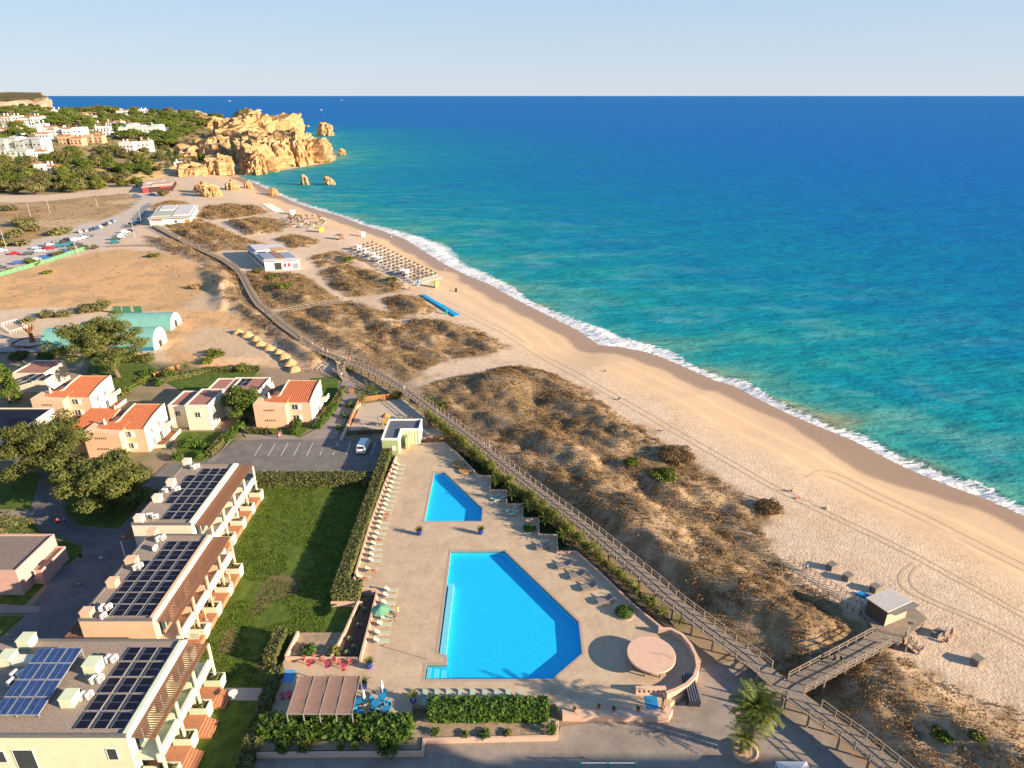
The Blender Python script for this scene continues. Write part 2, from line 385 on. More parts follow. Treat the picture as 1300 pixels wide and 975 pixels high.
rm = sstep(-3, 0, sd_poly(gx, gy, RES)); C = mixc(C, (.30, .22, .14), rm); C = mixc(C, (.10, .13, .04), rm * sstep(.45, .6, n1) * .5)
wetr = np.clip(wet, 0, 1)
veg = dm
rough_m = sstep(20, 30, gs) * (1 - rm) * (1 - hm)

gm = bpy.data.materials.new('ground_soil'); gm.use_nodes = True
n = gm.node_tree.nodes; L = gm.node_tree.links; b = n['Principled BSDF']
at = n.new('ShaderNodeVertexColor'); at.layer_name = 'soil'
aw = n.new('ShaderNodeAttribute'); aw.attribute_name = 'wet'
ar = n.new('ShaderNodeAttribute'); ar.attribute_name = 'rough'
tc = n.new('ShaderNodeTexCoord')
nz = n.new('ShaderNodeTexNoise'); nz.inputs['Scale'].default_value = .9; nz.inputs['Detail'].default_value = 8; nz.inputs['Roughness'].default_value = .72
L.new(tc.outputs['Object'], nz.inputs['Vector'])
mr = n.new('ShaderNodeMapRange'); mr.inputs[1].default_value = .25; mr.inputs[2].default_value = .75; mr.inputs[3].default_value = .72; mr.inputs[4].default_value = 1.26
L.new(nz.outputs[0], mr.inputs[0])
mm = n.new('ShaderNodeMapRange'); mm.inputs[3].default_value = .35; mm.inputs[4].default_value = 1.0; L.new(ar.outputs['Fac'], mm.inputs[0])
mxf = n.new('ShaderNodeMix'); mxf.data_type = 'FLOAT'; mxf.inputs[2].default_value = 1.0
L.new(mm.outputs[0], mxf.inputs[0]); L.new(mr.outputs[0], mxf.inputs[3])
mul = n.new('ShaderNodeVectorMath'); mul.operation = 'SCALE'; L.new(at.outputs[0], mul.inputs[0]); L.new(mxf.outputs[0], mul.inputs['Scale'])
L.new(mul.outputs[0], b.inputs['Base Color'])
rr = n.new('ShaderNodeMapRange'); rr.inputs[3].default_value = .92; rr.inputs[4].default_value = .42; L.new(aw.outputs['Fac'], rr.inputs[0]); L.new(rr.outputs[0], b.inputs['Roughness'])
b.inputs['Specular IOR Level'].default_value = .25
n2_ = n.new('ShaderNodeTexNoise'); n2_.inputs['Scale'].default_value = 2.6; n2_.inputs['Detail'].default_value = 5; n2_.inputs['Roughness'].default_value = .6; L.new(tc.outputs['Object'], n2_.inputs['Vector'])
bp = n.new('ShaderNodeBump'); bp.inputs['Distance'].default_value = .16; L.new(n2_.outputs[0], bp.inputs['Height'])
bs = n.new('ShaderNodeMapRange'); bs.inputs[3].default_value = .08; bs.inputs[4].default_value = .85; L.new(ar.outputs['Fac'], bs.inputs[0]); L.new(bs.outputs[0], bp.inputs['Strength'])
L.new(bp.outputs[0], b.inputs['Normal'])
me = np_mesh('ground', np.stack([gx, gy, gz], 1), F, gm, True)
ca_ = me.color_attributes.new('soil', 'FLOAT_COLOR', 'POINT'); ca_.data.foreach_set('color', np.concatenate([C, np.ones((len(C), 1))], 1).astype(np.float32).ravel())
for nm, arr in (('wet', wetr), ('rough', rough_m)):
    a_ = me.attributes.new(nm, 'FLOAT', 'POINT'); a_.data.foreach_set('value', arr.astype(np.float32))
tag(link('ground', me), kind='structure')
# ------------------------------------------------------------------ sea
ys2 = [-60.0]
while ys2[-1] < 90000:
    y0 = ys2[-1]; ys2.append(y0 + (4 if y0 < 40 else max(.8, .0085 * y0)))
ys2 = np.array(ys2); nc2 = 420; sx2 = np.linspace(-1.5, 1.5, nc2)
W2 = 110 + .9 * np.maximum(ys2, 0)
X2 = (W2[:, None] * sx2[None, :]).ravel(); Y2 = np.repeat(ys2[:, None], nc2, 1).ravel()
S2 = np.where((Y2 > 3000) & (X2 > -3800), -2000.0, 1.0); nearm = Y2 <= 3000
S2[nearm] = shore_d(X2[nearm], Y2[nearm]); S2[(Y2 > 3000)] = -2000
ii = np.arange(len(ys2) * nc2).reshape(len(ys2), nc2)
F2 = np.stack([ii[:-1, :-1], ii[:-1, 1:], ii[1:, 1:], ii[1:, :-1]], -1).reshape(-1, 4)
F2 = F2[S2[F2].min(1) < 6]
us = np.unique(F2); rmp = np.full(len(X2), -1); rmp[us] = np.arange(len(us)); F2 = rmp[F2]
X2, Y2, S2 = X2[us], Y2[us], S2[us]
ca, sa = math.cos(math.radians(-47)), math.sin(math.radians(-47))
U2, V2 = X2 * ca + Y2 * sa, -X2 * sa + Y2 * ca
cl2 = d_line(X2, Y2, CLIFF_LINE); beachy = sstep(15, 60, cl2)
off = -S2
wob = 9 * (fbm(U2, V2 * .3, 38, 2, 51) - .5)
crest = np.exp(-((off - 4.2 - .5 * wob) / 1.5) ** 2) * (.25 + .75 * sstep(.35, .65, fbm(U2, V2 * .2, 24, 2, 57)))
sw1 = .5 * np.sin((off + wob) / 16 * 2 * math.pi) * sstep(8, 30, off) * np.exp(-off / 160)
chop = .32 * (fbm(X2, Y2, 7, 3, 61) - .5) * sstep(6, 40, off)
Z2 = np.where(off > -8, SEA_Z + .02 + beachy * (.85 * crest + .35 * sw1) + chop, SEA_Z)
Z2 = np.where(Y2 > 1500, SEA_Z, Z2)
# the swash climbs the wet sand a little
Z2 = np.where(S2 > 0, SEA_Z - .08 * S2, Z2)
foamw = .5 + 3.6 * fbm(U2, V2 * .15, 60, 2, 71) + 4.8 * fbm(U2, V2 * .15, 13, 2, 73) ** 1.5
for (px, py, ad, rad) in ((545,312,14,38),(760,430,9,22),(600,345,5,30)):
    qx, qy = G(px, py, SEA_Z); foamw = foamw + ad * np.exp(-((X2 - qx) ** 2 + (Y2 - qy) ** 2) / rad ** 2)
foam = (1 - sstep(.55, 1.1, off / foamw)) * beachy + (1 - beachy) * (1 - sstep(.5, 3.0, off)) * .55
sm = bpy.data.materials.new('sea_water'); sm.use_nodes = True
n = sm.node_tree.nodes; L = sm.node_tree.links; b = n['Principled BSDF']
ao = n.new('ShaderNodeAttribute'); ao.attribute_name = 'offshore'
af = n.new('ShaderNodeAttribute'); af.attribute_name = 'foam'
tc = n.new('ShaderNodeTexCoord')
mp = n.new('ShaderNodeMapping'); mp.inputs['Rotation'].default_value = (0, 0, math.radians(47)); mp.inputs['Scale'].default_value = (.35, 1, 1)
L.new(tc.outputs['Object'], mp.inputs['Vector'])
mpb = n.new('ShaderNodeMapping'); mpb.inputs['Rotation'].default_value = (0, 0, math.radians(47)); mpb.inputs['Scale'].default_value = (.45, 1, 1); L.new(tc.outputs['Object'], mpb.inputs['Vector'])
nb = n.new('ShaderNodeTexNoise'); nb.inputs['Scale'].default_value = .045; nb.inputs['Detail'].default_value = 5; nb.inputs['Roughness'].default_value = .55; L.new(mpb.outputs[0], nb.inputs['Vector'])
# depth -> colour of the water body (sand bars and swirls shift it)
ad = n.new('ShaderNodeMath'); ad.operation = 'MULTIPLY_ADD'; ad.inputs[1].default_value = 1.0
sh = n.new('ShaderNodeMapRange'); sh.inputs[1].default_value = .3; sh.inputs[2].default_value = .7; sh.inputs[3].default_value = -.11; sh.inputs[4].default_value = .12
L.new(nb.outputs[0], sh.inputs[0]); L.new(ao.outputs['Fac'], ad.inputs[0]); L.new(sh.outputs[0], ad.inputs[2])
cr = n.new('ShaderNodeValToRGB'); e = cr.color_ramp.elements
SEA_RAMP = [(0.0,(.24,.27,.17)), (.08,(.075,.29,.24)), (.20,(.009,.255,.285)), (.38,(.002,.20,.32)), (.60,(.001,.16,.35)), (.80,(.001,.14,.375)), (1.0,(.001,.13,.39))]
e[0].position, e[0].color = SEA_RAMP[0][0], (*SEA_RAMP[0][1], 1); e[1].position, e[1].color = SEA_RAMP[-1][0], (*SEA_RAMP[-1][1], 1)
for p_, c_ in SEA_RAMP[1:-1]:
    q = e.new(p_); q.color = (*c_, 1)
L.new(ad.outputs[0], cr.inputs[0])
# milky water stirred up over the sand bars
nm = n.new('ShaderNodeTexNoise'); nm.inputs['Scale'].default_value = .085; nm.inputs['Detail'].default_value = 7; nm.inputs['Roughness'].default_value = .62; L.new(mpb.outputs[0], nm.inputs['Vector'])
m1 = n.new('ShaderNodeMapRange'); m1.inputs[1].default_value = .50; m1.inputs[2].default_value = .72; L.new(nm.outputs[0], m1.inputs[0])
m2 = n.new('ShaderNodeMapRange'); m2.inputs[1].default_value = .10; m2.inputs[2].default_value = .48; m2.inputs[3].default_value = .75; m2.inputs[4].default_value = 0; L.new(ao.outputs['Fac'], m2.inputs[0])
m3 = n.new('ShaderNodeMath'); m3.operation = 'MULTIPLY'; L.new(m1.outputs[0], m3.inputs[0]); L.new(m2.outputs[0], m3.inputs[1])
mk = n.new('ShaderNodeMix'); mk.data_type = 'RGBA'; L.new(m3.outputs[0], mk.inputs[0]); L.new(cr.outputs[0], mk.inputs[6]); mk.inputs[7].default_value = (.17, .41, .40, 1)
# foam: torn by two noises
n1_ = n.new('ShaderNodeTexNoise'); n1_.inputs['Scale'].default_value = .55; n1_.inputs['Detail'].default_value = 8; n1_.inputs['Roughness'].default_value = .72; L.new(mp.outputs[0], n1_.inputs['Vector'])
vo = n.new('ShaderNodeTexVoronoi'); vo.feature = 'DISTANCE_TO_EDGE'; vo.inputs['Scale'].default_value = .8; L.new(mp.outputs[0], vo.inputs['Vector'])
lace = n.new('ShaderNodeMapRange'); lace.inputs[1].default_value = .0; lace.inputs[2].default_value = .22; lace.inputs[3].default_value = .22; lace.inputs[4].default_value = -.10; L.new(vo.outputs[0], lace.inputs[0])
s1 = n.new('ShaderNodeMath'); s1.operation = 'ADD'; L.new(n1_.outputs[0], s1.inputs[0]); L.new(lace.outputs[0], s1.inputs[1])
s2 = n.new('ShaderNodeMath'); s2.operation = 'MULTIPLY_ADD'; s2.inputs[1].default_value = .62; L.new(af.outputs['Fac'], s2.inputs[0]); L.new(s1.outputs[0], s2.inputs[2])
s3 = n.new('ShaderNodeMapRange'); s3.inputs[1].default_value = .90; s3.inputs[2].default_value = 1.06; L.new(s2.outputs[0], s3.inputs[0])
mx = n.new('ShaderNodeMix'); mx.data_type = 'RGBA'; L.new(s3.outputs[0], mx.inputs[0]); L.new(mk.outputs[2], mx.inputs[6]); mx.inputs[7].default_value = (.82, .80, .78, 1)
L.new(mx.outputs[2], b.inputs['Base Color'])
rg = n.new('ShaderNodeMapRange'); rg.inputs[3].default_value = .22; rg.inputs[4].default_value = .8; L.new(s3.outputs[0], rg.inputs[0]); L.new(rg.outputs[0], b.inputs['Roughness'])
b.inputs['Specular IOR Level'].default_value = 0.0
# ripples
w1 = n.new('ShaderNodeTexNoise'); w1.inputs['Scale'].default_value = .42; w1.inputs['Detail'].default_value = 6; w1.inputs['Roughness'].default_value = .62; L.new(mp.outputs[0], w1.inputs['Vector'])
b1 = n.new('ShaderNodeBump'); b1.inputs['Distance'].default_value = 2.2; b1.inputs['Strength'].default_value = .6;
w2 = n.new('ShaderNodeTexNoise'); w2.inputs['Scale'].default_value = .07; w2.inputs['Detail'].default_value = 5; w2.inputs['Roughness'].default_value = .6; L.new(mp.outputs[0], w2.inputs['Vector'])
b2 = n.new('ShaderNodeBump'); b2.inputs['Distance'].default_value = 7.0; b2.inputs['Strength'].default_value = .45; L.new(w2.outputs[0], b2.inputs['Height']); L.new(b2.outputs[0], b1.inputs['Normal']); L.new(w1.outputs[0], b1.inputs['Height']); L.new(b1.outputs[0], b.inputs['Normal'])
gl = n.new('ShaderNodeBsdfGlossy'); gl.inputs['Roughness'].default_value = .16; L.new(b1.outputs[0], gl.inputs['Normal'])
lw = n.new('ShaderNodeLayerWeight'); lw.inputs[0].default_value = .5; pw = n.new('ShaderNodeMath'); pw.operation = 'POWER'; pw.inputs[1].default_value = 4; L.new(lw.outputs['Facing'], pw.inputs[0])
fa = n.new('ShaderNodeMath'); fa.operation = 'MULTIPLY_ADD'; fa.inputs[1].default_value = .085; fa.inputs[2].default_value = .015; L.new(pw.outputs[0], fa.inputs[0])
ms = n.new('ShaderNodeMixShader'); L.new(fa.outputs[0], ms.inputs[0]); L.new(b.outputs[0], ms.inputs[1]); L.new(gl.outputs[0], ms.inputs[2]); L.new(ms.outputs[0], n['Material Output'].inputs[0])
me = np_mesh('sea', np.stack([X2, Y2, Z2], 1), F2, sm, True)
a_ = me.attributes.new('offshore', 'FLOAT', 'POINT'); a_.data.foreach_set('value', np.clip((np.maximum(off, 0) / 700.0), 0, 1).astype(np.float32) ** .5)
a_ = me.attributes.new('foam', 'FLOAT', 'POINT'); a_.data.foreach_set('value', np.clip(foam, 0, 1).astype(np.float32))
tag(link('sea', me), kind='structure')

# ------------------------------------------------------------------ cliffs and rocks
def rock_mat(name, base, dark, light, sc=.12):
    m = bpy.data.materials.new(name); m.use_nodes = True; n = m.node_tree.nodes; L = m.node_tree.links; b = n['Principled BSDF']
    b.inputs['Roughness'].default_value = .95; b.inputs['Specular IOR Level'].default_value = .1
    tc = n.new('ShaderNodeTexCoord'); mp = n.new('ShaderNodeMapping'); mp.inputs['Scale'].default_value = (.35, .35, 1.6); L.new(tc.outputs['Object'], mp.inputs[0])
    nz = n.new('ShaderNodeTexNoise'); nz.inputs['Scale'].default_value = sc * 2.2; nz.inputs['Detail'].default_value = 8; nz.inputs['Roughness'].default_value = .7; L.new(mp.outputs[0], nz.inputs[0])
    r = n.new('ShaderNodeValToRGB'); r.color_ramp.elements[0].position = .3; r.color_ramp.elements[0].color = (*dark, 1); r.color_ramp.elements[1].position = .7; r.color_ramp.elements[1].color = (*light, 1)
    q = r.color_ramp.elements.new(.5); q.color = (*base, 1)
    L.new(nz.outputs[0], r.inputs[0])
    ge_ = n.new('ShaderNodeNewGeometry'); sp = n.new('ShaderNodeSeparateXYZ'); L.new(ge_.outputs['True Normal'], sp.inputs[0])
    zz = n.new('ShaderNodeSeparateXYZ'); L.new(ge_.outputs['Position'], zz.inputs[0])
    ab = n.new('ShaderNodeMath'); ab.operation = 'ABSOLUTE'; L.new(sp.outputs['Z'], ab.inputs[0])
    av = n.new('ShaderNodeMath'); av.operation = 'MULTIPLY_ADD'; av.inputs[1].default_value = .55; L.new(nz.outputs[0], av.inputs[0]); L.new(ab.outputs[0], av.inputs[2])
    fl = n.new('ShaderNodeMapRange'); fl.inputs[1].default_value = 1.02; fl.inputs[2].default_value = 1.2; L.new(av.outputs[0], fl.inputs[0])
    hi = n.new('ShaderNodeMapRange'); hi.inputs[1].default_value = 12; hi.inputs[2].default_value = 20; L.new(zz.outputs['Z'], hi.inputs[0])
    fm_ = n.new('ShaderNodeMath'); fm_.operation = 'MULTIPLY'; L.new(fl.outputs[0], fm_.inputs[0]); L.new(hi.outputs[0], fm_.inputs[1])
    mv = n.new('ShaderNodeMix'); mv.data_type = 'RGBA'; mv.inputs[7].default_value = (.11, .095, .04, 1); L.new(fm_.outputs[0], mv.inputs[0]); L.new(r.outputs[0], mv.inputs[6])
    L.new(mv.outputs[2], b.inputs['Base Color'])
    n2 = n.new('ShaderNodeTexNoise'); n2.inputs['Scale'].default_value = .35; n2.inputs['Detail'].default_value = 7; n2.inputs['Roughness'].default_value = .7; L.new(mp.outputs[0], n2.inputs[0])
    bp = n.new('ShaderNodeBump'); bp.inputs['Distance'].default_value = 2.5; bp.inputs['Strength'].default_value = .8; L.new(n2.outputs[0], bp.inputs['Height']); L.new(bp.outputs[0], b.inputs['Normal'])
    MATS[name] = m; return m
ROCK = rock_mat('ochre_rock', (.50, .31, .15), (.23, .125, .058), (.64, .455, .265))
def rock(name, foot, tops, z0=-5, seed=1, rows=16, n=84, rough=.13, taper=.22, gul=1.0, **kw):
    """a rock mass: footprint ring (world), crest height given per azimuth sample, gullied sides"""
    cx = sum(p[0] for p in foot) / len(foot); cy = sum(p[1] for p in foot) / len(foot)
    per = [0]
    m = len(foot)
    for i in range(m): per.append(per[-1] + math.dist(foot[i], foot[(i + 1) % m]))
    T = per[-1]; ring = []
    for k in range(n):
        d = T * k / n; i = max(j for j in range(m) if per[j] <= d); t = (d - per[i]) / (per[i + 1] - per[i])
        a, b_ = foot[i], foot[(i + 1) % m]; ti = tops[i] * (1 - t) + tops[(i + 1) % m] * t
        ring.append((a[0] + (b_[0] - a[0]) * t, a[1] + (b_[1] - a[1]) * t, ti))
    size = T / 2 / math.pi; mb = MB(); V = []
    for r in range(rows + 1):
        f = r / rows
        for k in range(n):
            x, y, tp = ring[k]
            side = min(1, f / .72)                     # first the sides, then the cap
            h = z0 + (tp - z0) * (side ** .85)
            inn = taper * side ** 2 if f <= .72 else taper + (1 - taper) * ((f - .72) / .28) ** .9
            px, py = x + (cx - x) * inn, y + (cy - y) * inn
            sc_ = max(size * .45, 3)
            q = Vector((px / sc_, py / sc_, h / sc_ * .8 + seed * 7.3))
            g = mnoise.noise(Vector((x / sc_ * 1.7 + seed, y / sc_ * 1.7, h / sc_ * .25))) + .5 * mnoise.noise(Vector((x / sc_ * 4.1, y / sc_ * 4.1 + seed, h / sc_ * .5)))
            tu = mnoise.fractal(q * 1.6, .8, 2.1, 7); tu -= .55 * abs(mnoise.noise(q * 4.2)) + .35 * abs(mnoise.noise(q * 9.1)) - .35
            amp = size * rough
            dx, dy = px - cx, py - cy; l = math.hypot(dx, dy) + 1e-6
            push = amp * (g * gul * 1.3 * (1 - .6 * f) + tu)
            push = max(push, -.55 * l)
            z = h + (amp * .75 * tu + amp * .8 * g * max(0, f - .5)) * min(1, f * 2)
            # bedding ledges
            z += .25 * math.sin(z * 1.7) 
            V.append((px + dx / l * push, py + dy / l * push, z))
    mb.v = V
    for r in range(rows):
        for k in range(n):
            mb.f.append([r * n + k, r * n + (k + 1) % n, (r + 1) * n + (k + 1) % n, (r + 1) * n + k]); mb.m.append(0)
    mb.f.append(list(range(rows * n, rows * n + n))); mb.m.append(0)
    o = mb.build(name, ROCK); tag(o, **kw); return o
ROCKF = rock_mat('far_hazed_rock', (.40, .28, .20), (.26, .18, .13), (.47, .35, .26))  # distance haze put into the rock colour: cooler, less saturated than the near cliffs
def fp(pts, z=SEA_Z): return GL(pts, z)
def dpx(pts, z=SEA_Z, depth=60):                       # front edge from the picture, back edge `depth` m farther along the ground
    fr = fp(pts, z); bk = [(x * (1 + depth / y), y + depth) for x, y in fr]
    return fr + bk[::-1]
def dtop(fr, bk): return list(fr) + list(bk)[::-1]
K = dict(kind='structure')
rock('cliff', dpx([(222,184),(262,183.5),(300,183),(340,182),(364,180),(379,175)], depth=150), dtop([16,23,32,34,32,22],[22,29,35,35,31,24]), seed=3, rows=36, n=260, rough=.10, taper=.12, **K)
rock('cliff', dpx([(336,214.5),(350,213.5),(373,213),(391,210),(404,207.5),(418,204.5)], depth=95), dtop([15,18,23,19,18,16],[22,27,28,25,20,16]), seed=8, rows=32, n=200, rough=.15, taper=.12, **K)
rock('cliff', dpx([(300,214),(320,214),(345,213)], depth=95), dtop([19,21,20],[27,27,26]), seed=14, rows=28, n=160, rough=.14, taper=.14, **K)
rock('cliff', dpx([(311,222.5),(325,223),(340,220),(353,217.5)], depth=42), dtop([13,18,9,3],[25,27,20,14]), seed=5, rows=28, n=140, rough=.17, taper=.3, **K)
rock('cliff', dpx([(262,222),(280,222.5),(297,221)], z=-2, depth=40), dtop([9,11,10],[12,14,12]), z0=-3, seed=9, rows=14, n=80, rough=.13, taper=.2, **K)
rock('cliff', dpx([(228,226),(245,225),(262,223)], z=-1, depth=30), dtop([5,7,6],[9,10,8]), z0=-2, seed=21, rows=12, n=70, rough=.15, taper=.2, **K)
rock('cliff', dpx([(222,206),(250,205),(285,206)], z=0, depth=90), dtop([10,13,15],[15,18,20]), z0=-2, seed=24, rows=14, n=90, rough=.12, taper=.3, **K)
rock('cliff', dpx([(218,198),(255,196),(298,195),(340,196)], z=0, depth=130), dtop([9,13,19,18],[15,20,25,25]), z0=-2, seed=27, rows=26, n=180, rough=.11, taper=.3, **K)
def stack(px0, px1, pyb, pyt, lab, seed, z=SEA_Z, ratio=.7, lean=.3, name='sea_stack', cat='sea stack'):
    x0, y0 = G(px0, pyb, z); x1, _ = G(px1, pyb, z); s = scale_at((px0 + px1) / 2, pyb, z)
    w_ = x1 - x0; d = w_ * ratio; h = (pyb - pyt) / s / .98 - d * .04
    ft = [(x0, y0 + d * .3), (x0 + w_ * .3, y0), (x0 + w_ * .75, y0), (x1, y0 + d * .35), (x0 + w_ * .8, y0 + d), (x0 + w_ * .25, y0 + d)]
    tp = [z + h * (1 - lean), z + h * .9, z + h * .75, z + h * .55, z + h * .8, z + h]
    return rock(name, ft, tp, z0=z - 1.2, seed=seed, rows=12, n=44, rough=.2, taper=.35, label=lab, cat=cat)
stack(381,392,235,222.5,'pointed ochre sea stack standing alone in shallow bay water', 31, lean=.05)
stack(410,424.5,235,226,'low ochre sea stack with stub horn, in the bay right of the pointed one', 33, lean=-.2)
stack(402.5,423,172.5,155.5,'big blocky ochre sea stack in deep blue water behind the headland tip', 35, lean=.1)
stack(428.5,439,197,188.5,'small ochre rock just off the headland tip', 37)
stack(388,393,161,158.7,'tiny flat rock awash in dark water behind the headland', 39)
stack(244,268,247,232,'dark shaded boulder at the back of the rock pair on the beach', 41, z=-1, name='beach_rock', cat='rock')
stack(252,279,252,235,'large pale ochre boulder at the front of the rock pair on the beach', 42, z=-1.2, name='beach_rock', cat='rock')
stack(283,303,243,229.5,'rounded ochre boulder on the sand between the rock pair and the cliff', 43, z=-1.5, name='beach_rock', cat='rock')
stack(308,320,238.5,230,'small ochre boulder on sand below the pyramid shaped cliff', 44, z=-2, name='beach_rock', cat='rock')
stack(339,352.5,248,238.5,'ochre boulder with dark foot standing at the waterline', 45, z=-3.6, name='beach_rock', cat='rock')
# headland on the far side of the bay
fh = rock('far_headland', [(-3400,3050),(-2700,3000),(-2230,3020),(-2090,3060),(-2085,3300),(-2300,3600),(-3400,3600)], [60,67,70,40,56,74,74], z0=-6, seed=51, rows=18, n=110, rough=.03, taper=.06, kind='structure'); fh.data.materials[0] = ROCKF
# ------------------------------------------------------------------ foliage builders (numpy, one mesh each)
def leaf_quads(C, N, size, rng, stretch=1.6, droop=0.0):
    """one bent quad per centre; N = preferred outward direction"""
    k = len(C); nrm = N + rng.normal(0, .55, (k, 3)); nrm /= np.linalg.norm(nrm, axis=1)[:, None] + 1e-9
    r = rng.normal(0, 1, (k, 3)); t = np.cross(nrm, r); t /= np.linalg.norm(t, axis=1)[:, None] + 1e-9
    b = np.cross(nrm, t); s = (size * rng.uniform(.6, 1.35, k))[:, None]
    t = t * s * stretch * .5; b = b * s * .5
    V = np.stack([C - t - b * .5, C - t * .1 - b, C + t, C - t * .1 + b], 1).reshape(-1, 3)
    return V, np.arange(4 * k).reshape(-1, 4)
def clumps_mesh(name, cents, rads, per, size, m, seed, flat=1.0, shell=.55, stretch=1.6):
    rng = np.random.default_rng(seed); Cs = []; Ns = []
    for (c, r) in zip(cents, rads):
        k = max(6, int(per * r * r)); d = rng.normal(0, 1, (k, 3)); d /= np.linalg.norm(d, axis=1)[:, None]
        rr = r * (shell + (1 - shell) * rng.uniform(0, 1, k) ** .5) * rng.uniform(.85, 1.12, k)
        p = d * rr[:, None]; p[:, 2] *= flat
        Cs.append(p + np.array(c)); Ns.append(d + np.array([0, 0, .35]))
    V, F = leaf_quads(np.concatenate(Cs), np.concatenate(Ns), size, rng, stretch)
    return np_mesh(name, V, F, m)
BARK = mat('bark', (.16, .11, .075), .95, .35, 3, .8, 14)
PINE = leaf_mat('pine_needles', (.075, .095, .022), (.21, .215, .055), .55, .3)
PINE2 = leaf_mat('stone_pine_needles', (.07, .11, .018), (.20, .25, .045), .25, .3)
OLIVE = leaf_mat('olive_leaves', (.10, .10, .035), (.25, .225, .085), .3, .25)
BROAD = leaf_mat('broad_leaves', (.05, .095, .014), (.16, .21, .035), .5, .3)
HEDGE = leaf_mat('hedge_leaves', (.08, .09, .03), (.20, .21, .065), .7, .2)
HEDGE2 = leaf_mat('glossy_hedge_leaves', (.03, .07, .01), (.13, .22, .03), .9, .3)
SHRUB = leaf_mat('shrub_leaves', (.08, .105, .02), (.24, .25, .05), .8, .3)
PALM = leaf_mat('palm_leaflets', (.05, .08, .014), (.19, .22, .04), .6, .25)
PALMD = leaf_mat('dry_palm_leaflets', (.26, .19, .075), (.42, .33, .15), .6, .2)
DRY = leaf_mat('dry_grass', (.20, .12, .05), (.50, .335, .16), .22, .15)
BROWNB = leaf_mat('brown_scrub', (.105, .064, .028), (.34, .215, .098), .15, .2)
GREENB = leaf_mat('green_scrub', (.06, .08, .01), (.2, .24, .03), .3, .2)

def limb_tree(name, H, crown_r, crown_h, m, seed, nb=11, trunk_r=.35, lean=(0, 0), flat=.55, per=34, leaf=.42, loc=(0,0,0), clump=(.8, 1.7), bare=.45, **kw):
    """trunk with limbs, leaf clumps carried at the ends and along the limbs"""
    rnd = random.Random(seed); e = empty(name, loc); tag(e, **kw)
    tb = MB(); top = Vector((lean[0], lean[1], H * .72)); base = Vector((0, 0, -.2))
    kn = [base, base.lerp(top, .35) + Vector((rnd.uniform(-.2,.2), rnd.uniform(-.2,.2), 0)), base.lerp(top, .7) + Vector((rnd.uniform(-.3,.3), rnd.uniform(-.3,.3), 0)), top]
    tb.path(kn, [trunk_r * 1.25, trunk_r, trunk_r * .7, trunk_r * .35], 8)
    cents, rads = [], []
    for i in range(nb):
        f = bare + (1 - bare) * (i + .5) / nb; a = i * 2.399 + rnd.uniform(-.4, .4)
        st = base.lerp(top, min(1, f)); L = crown_r * (1.05 - .55 * max(0, (f - .6) / .4)) * rnd.uniform(.72, 1.05)
        zt = H - crown_h * (1 - (i + .5) / nb) * .92 - .12 * crown_h
        en = Vector((st.x + math.cos(a) * L, st.y + math.sin(a) * L, zt))
        md = st.lerp(en, .5) + Vector((0, 0, -.06 * L + rnd.uniform(-.3, .3)))
        tb.path([st, md, en], [trunk_r * .42, trunk_r * .28, trunk_r * .1], 5)
        for q in range(7):
            t = rnd.uniform(.4, 1.08); p = st.lerp(en, t) if t > .75 else md.lerp(en, max(0, (t - .4) / .6))
            r = rnd.uniform(*clump) * (crown_r / 5) ** .5
            cents.append((p.x + rnd.gauss(0, .13) * crown_r, p.y + rnd.gauss(0, .13) * crown_r, p.z + rnd.uniform(-.3, .5) * r + .3)); rads.append(r)
    for q in range(int(nb * 1.2)):
        a = rnd.uniform(0, 6.28); rr = crown_r * .55 * math.sqrt(rnd.random()); r = rnd.uniform(*clump) * (crown_r / 5) ** .5
        cents.append((top.x * .9 + math.cos(a) * rr, top.y * .9 + math.sin(a) * rr, H - r * .5 - rnd.random() * crown_h * .25)); rads.append(r)
    tb.build('trunk', BARK, e, smooth=True)
    link('crown', clumps_mesh('crown', cents, rads, per, leaf, m, seed, flat), e)
    return e
def blob_tree_mesh(name, r, h, m, seed, umbrella=False, n=16, per=9, leaf=.9):
    """far tree: trunk + clumped crown in one mesh each -> (trunk mesh, crown mesh)"""
    rnd = random.Random(seed); cents, rads = [], []
    for i in range(n):
        a = i * 2.399; q = math.sqrt((i + .5) / n)
        if umbrella: c = (math.cos(a) * r * q * .82, math.sin(a) * r * q * .82, h - r * .22 - q * q * r * .28 + rnd.uniform(-.2, .3)); k = r * rnd.uniform(.28, .42)
        else: c = (math.cos(a) * r * q * .7, math.sin(a) * r * q * .7, h * .55 + rnd.uniform(-.32, .36) * h * (1 - .5 * q)); k = r * rnd.uniform(.34, .5)
        cents.append(c); rads.append(k)
    cm = clumps_mesh(name, cents, rads, per, leaf, m, seed, .6 if umbrella else .85)
    tb = MB(); tb.path([(0,0,-1.5),(rnd.uniform(-.3,.3),rnd.uniform(-.3,.3),h*.5),(0,0,h*.8)], [r*.075,r*.06,r*.04], 6)
    for i in range(4):
        a = i * 1.7; tb.path([(0,0,h*.5),(math.cos(a)*r*.5,math.sin(a)*r*.5,h*.8)], [r*.04,r*.02], 5)
    return tb.mesh('trunk', BARK), cm
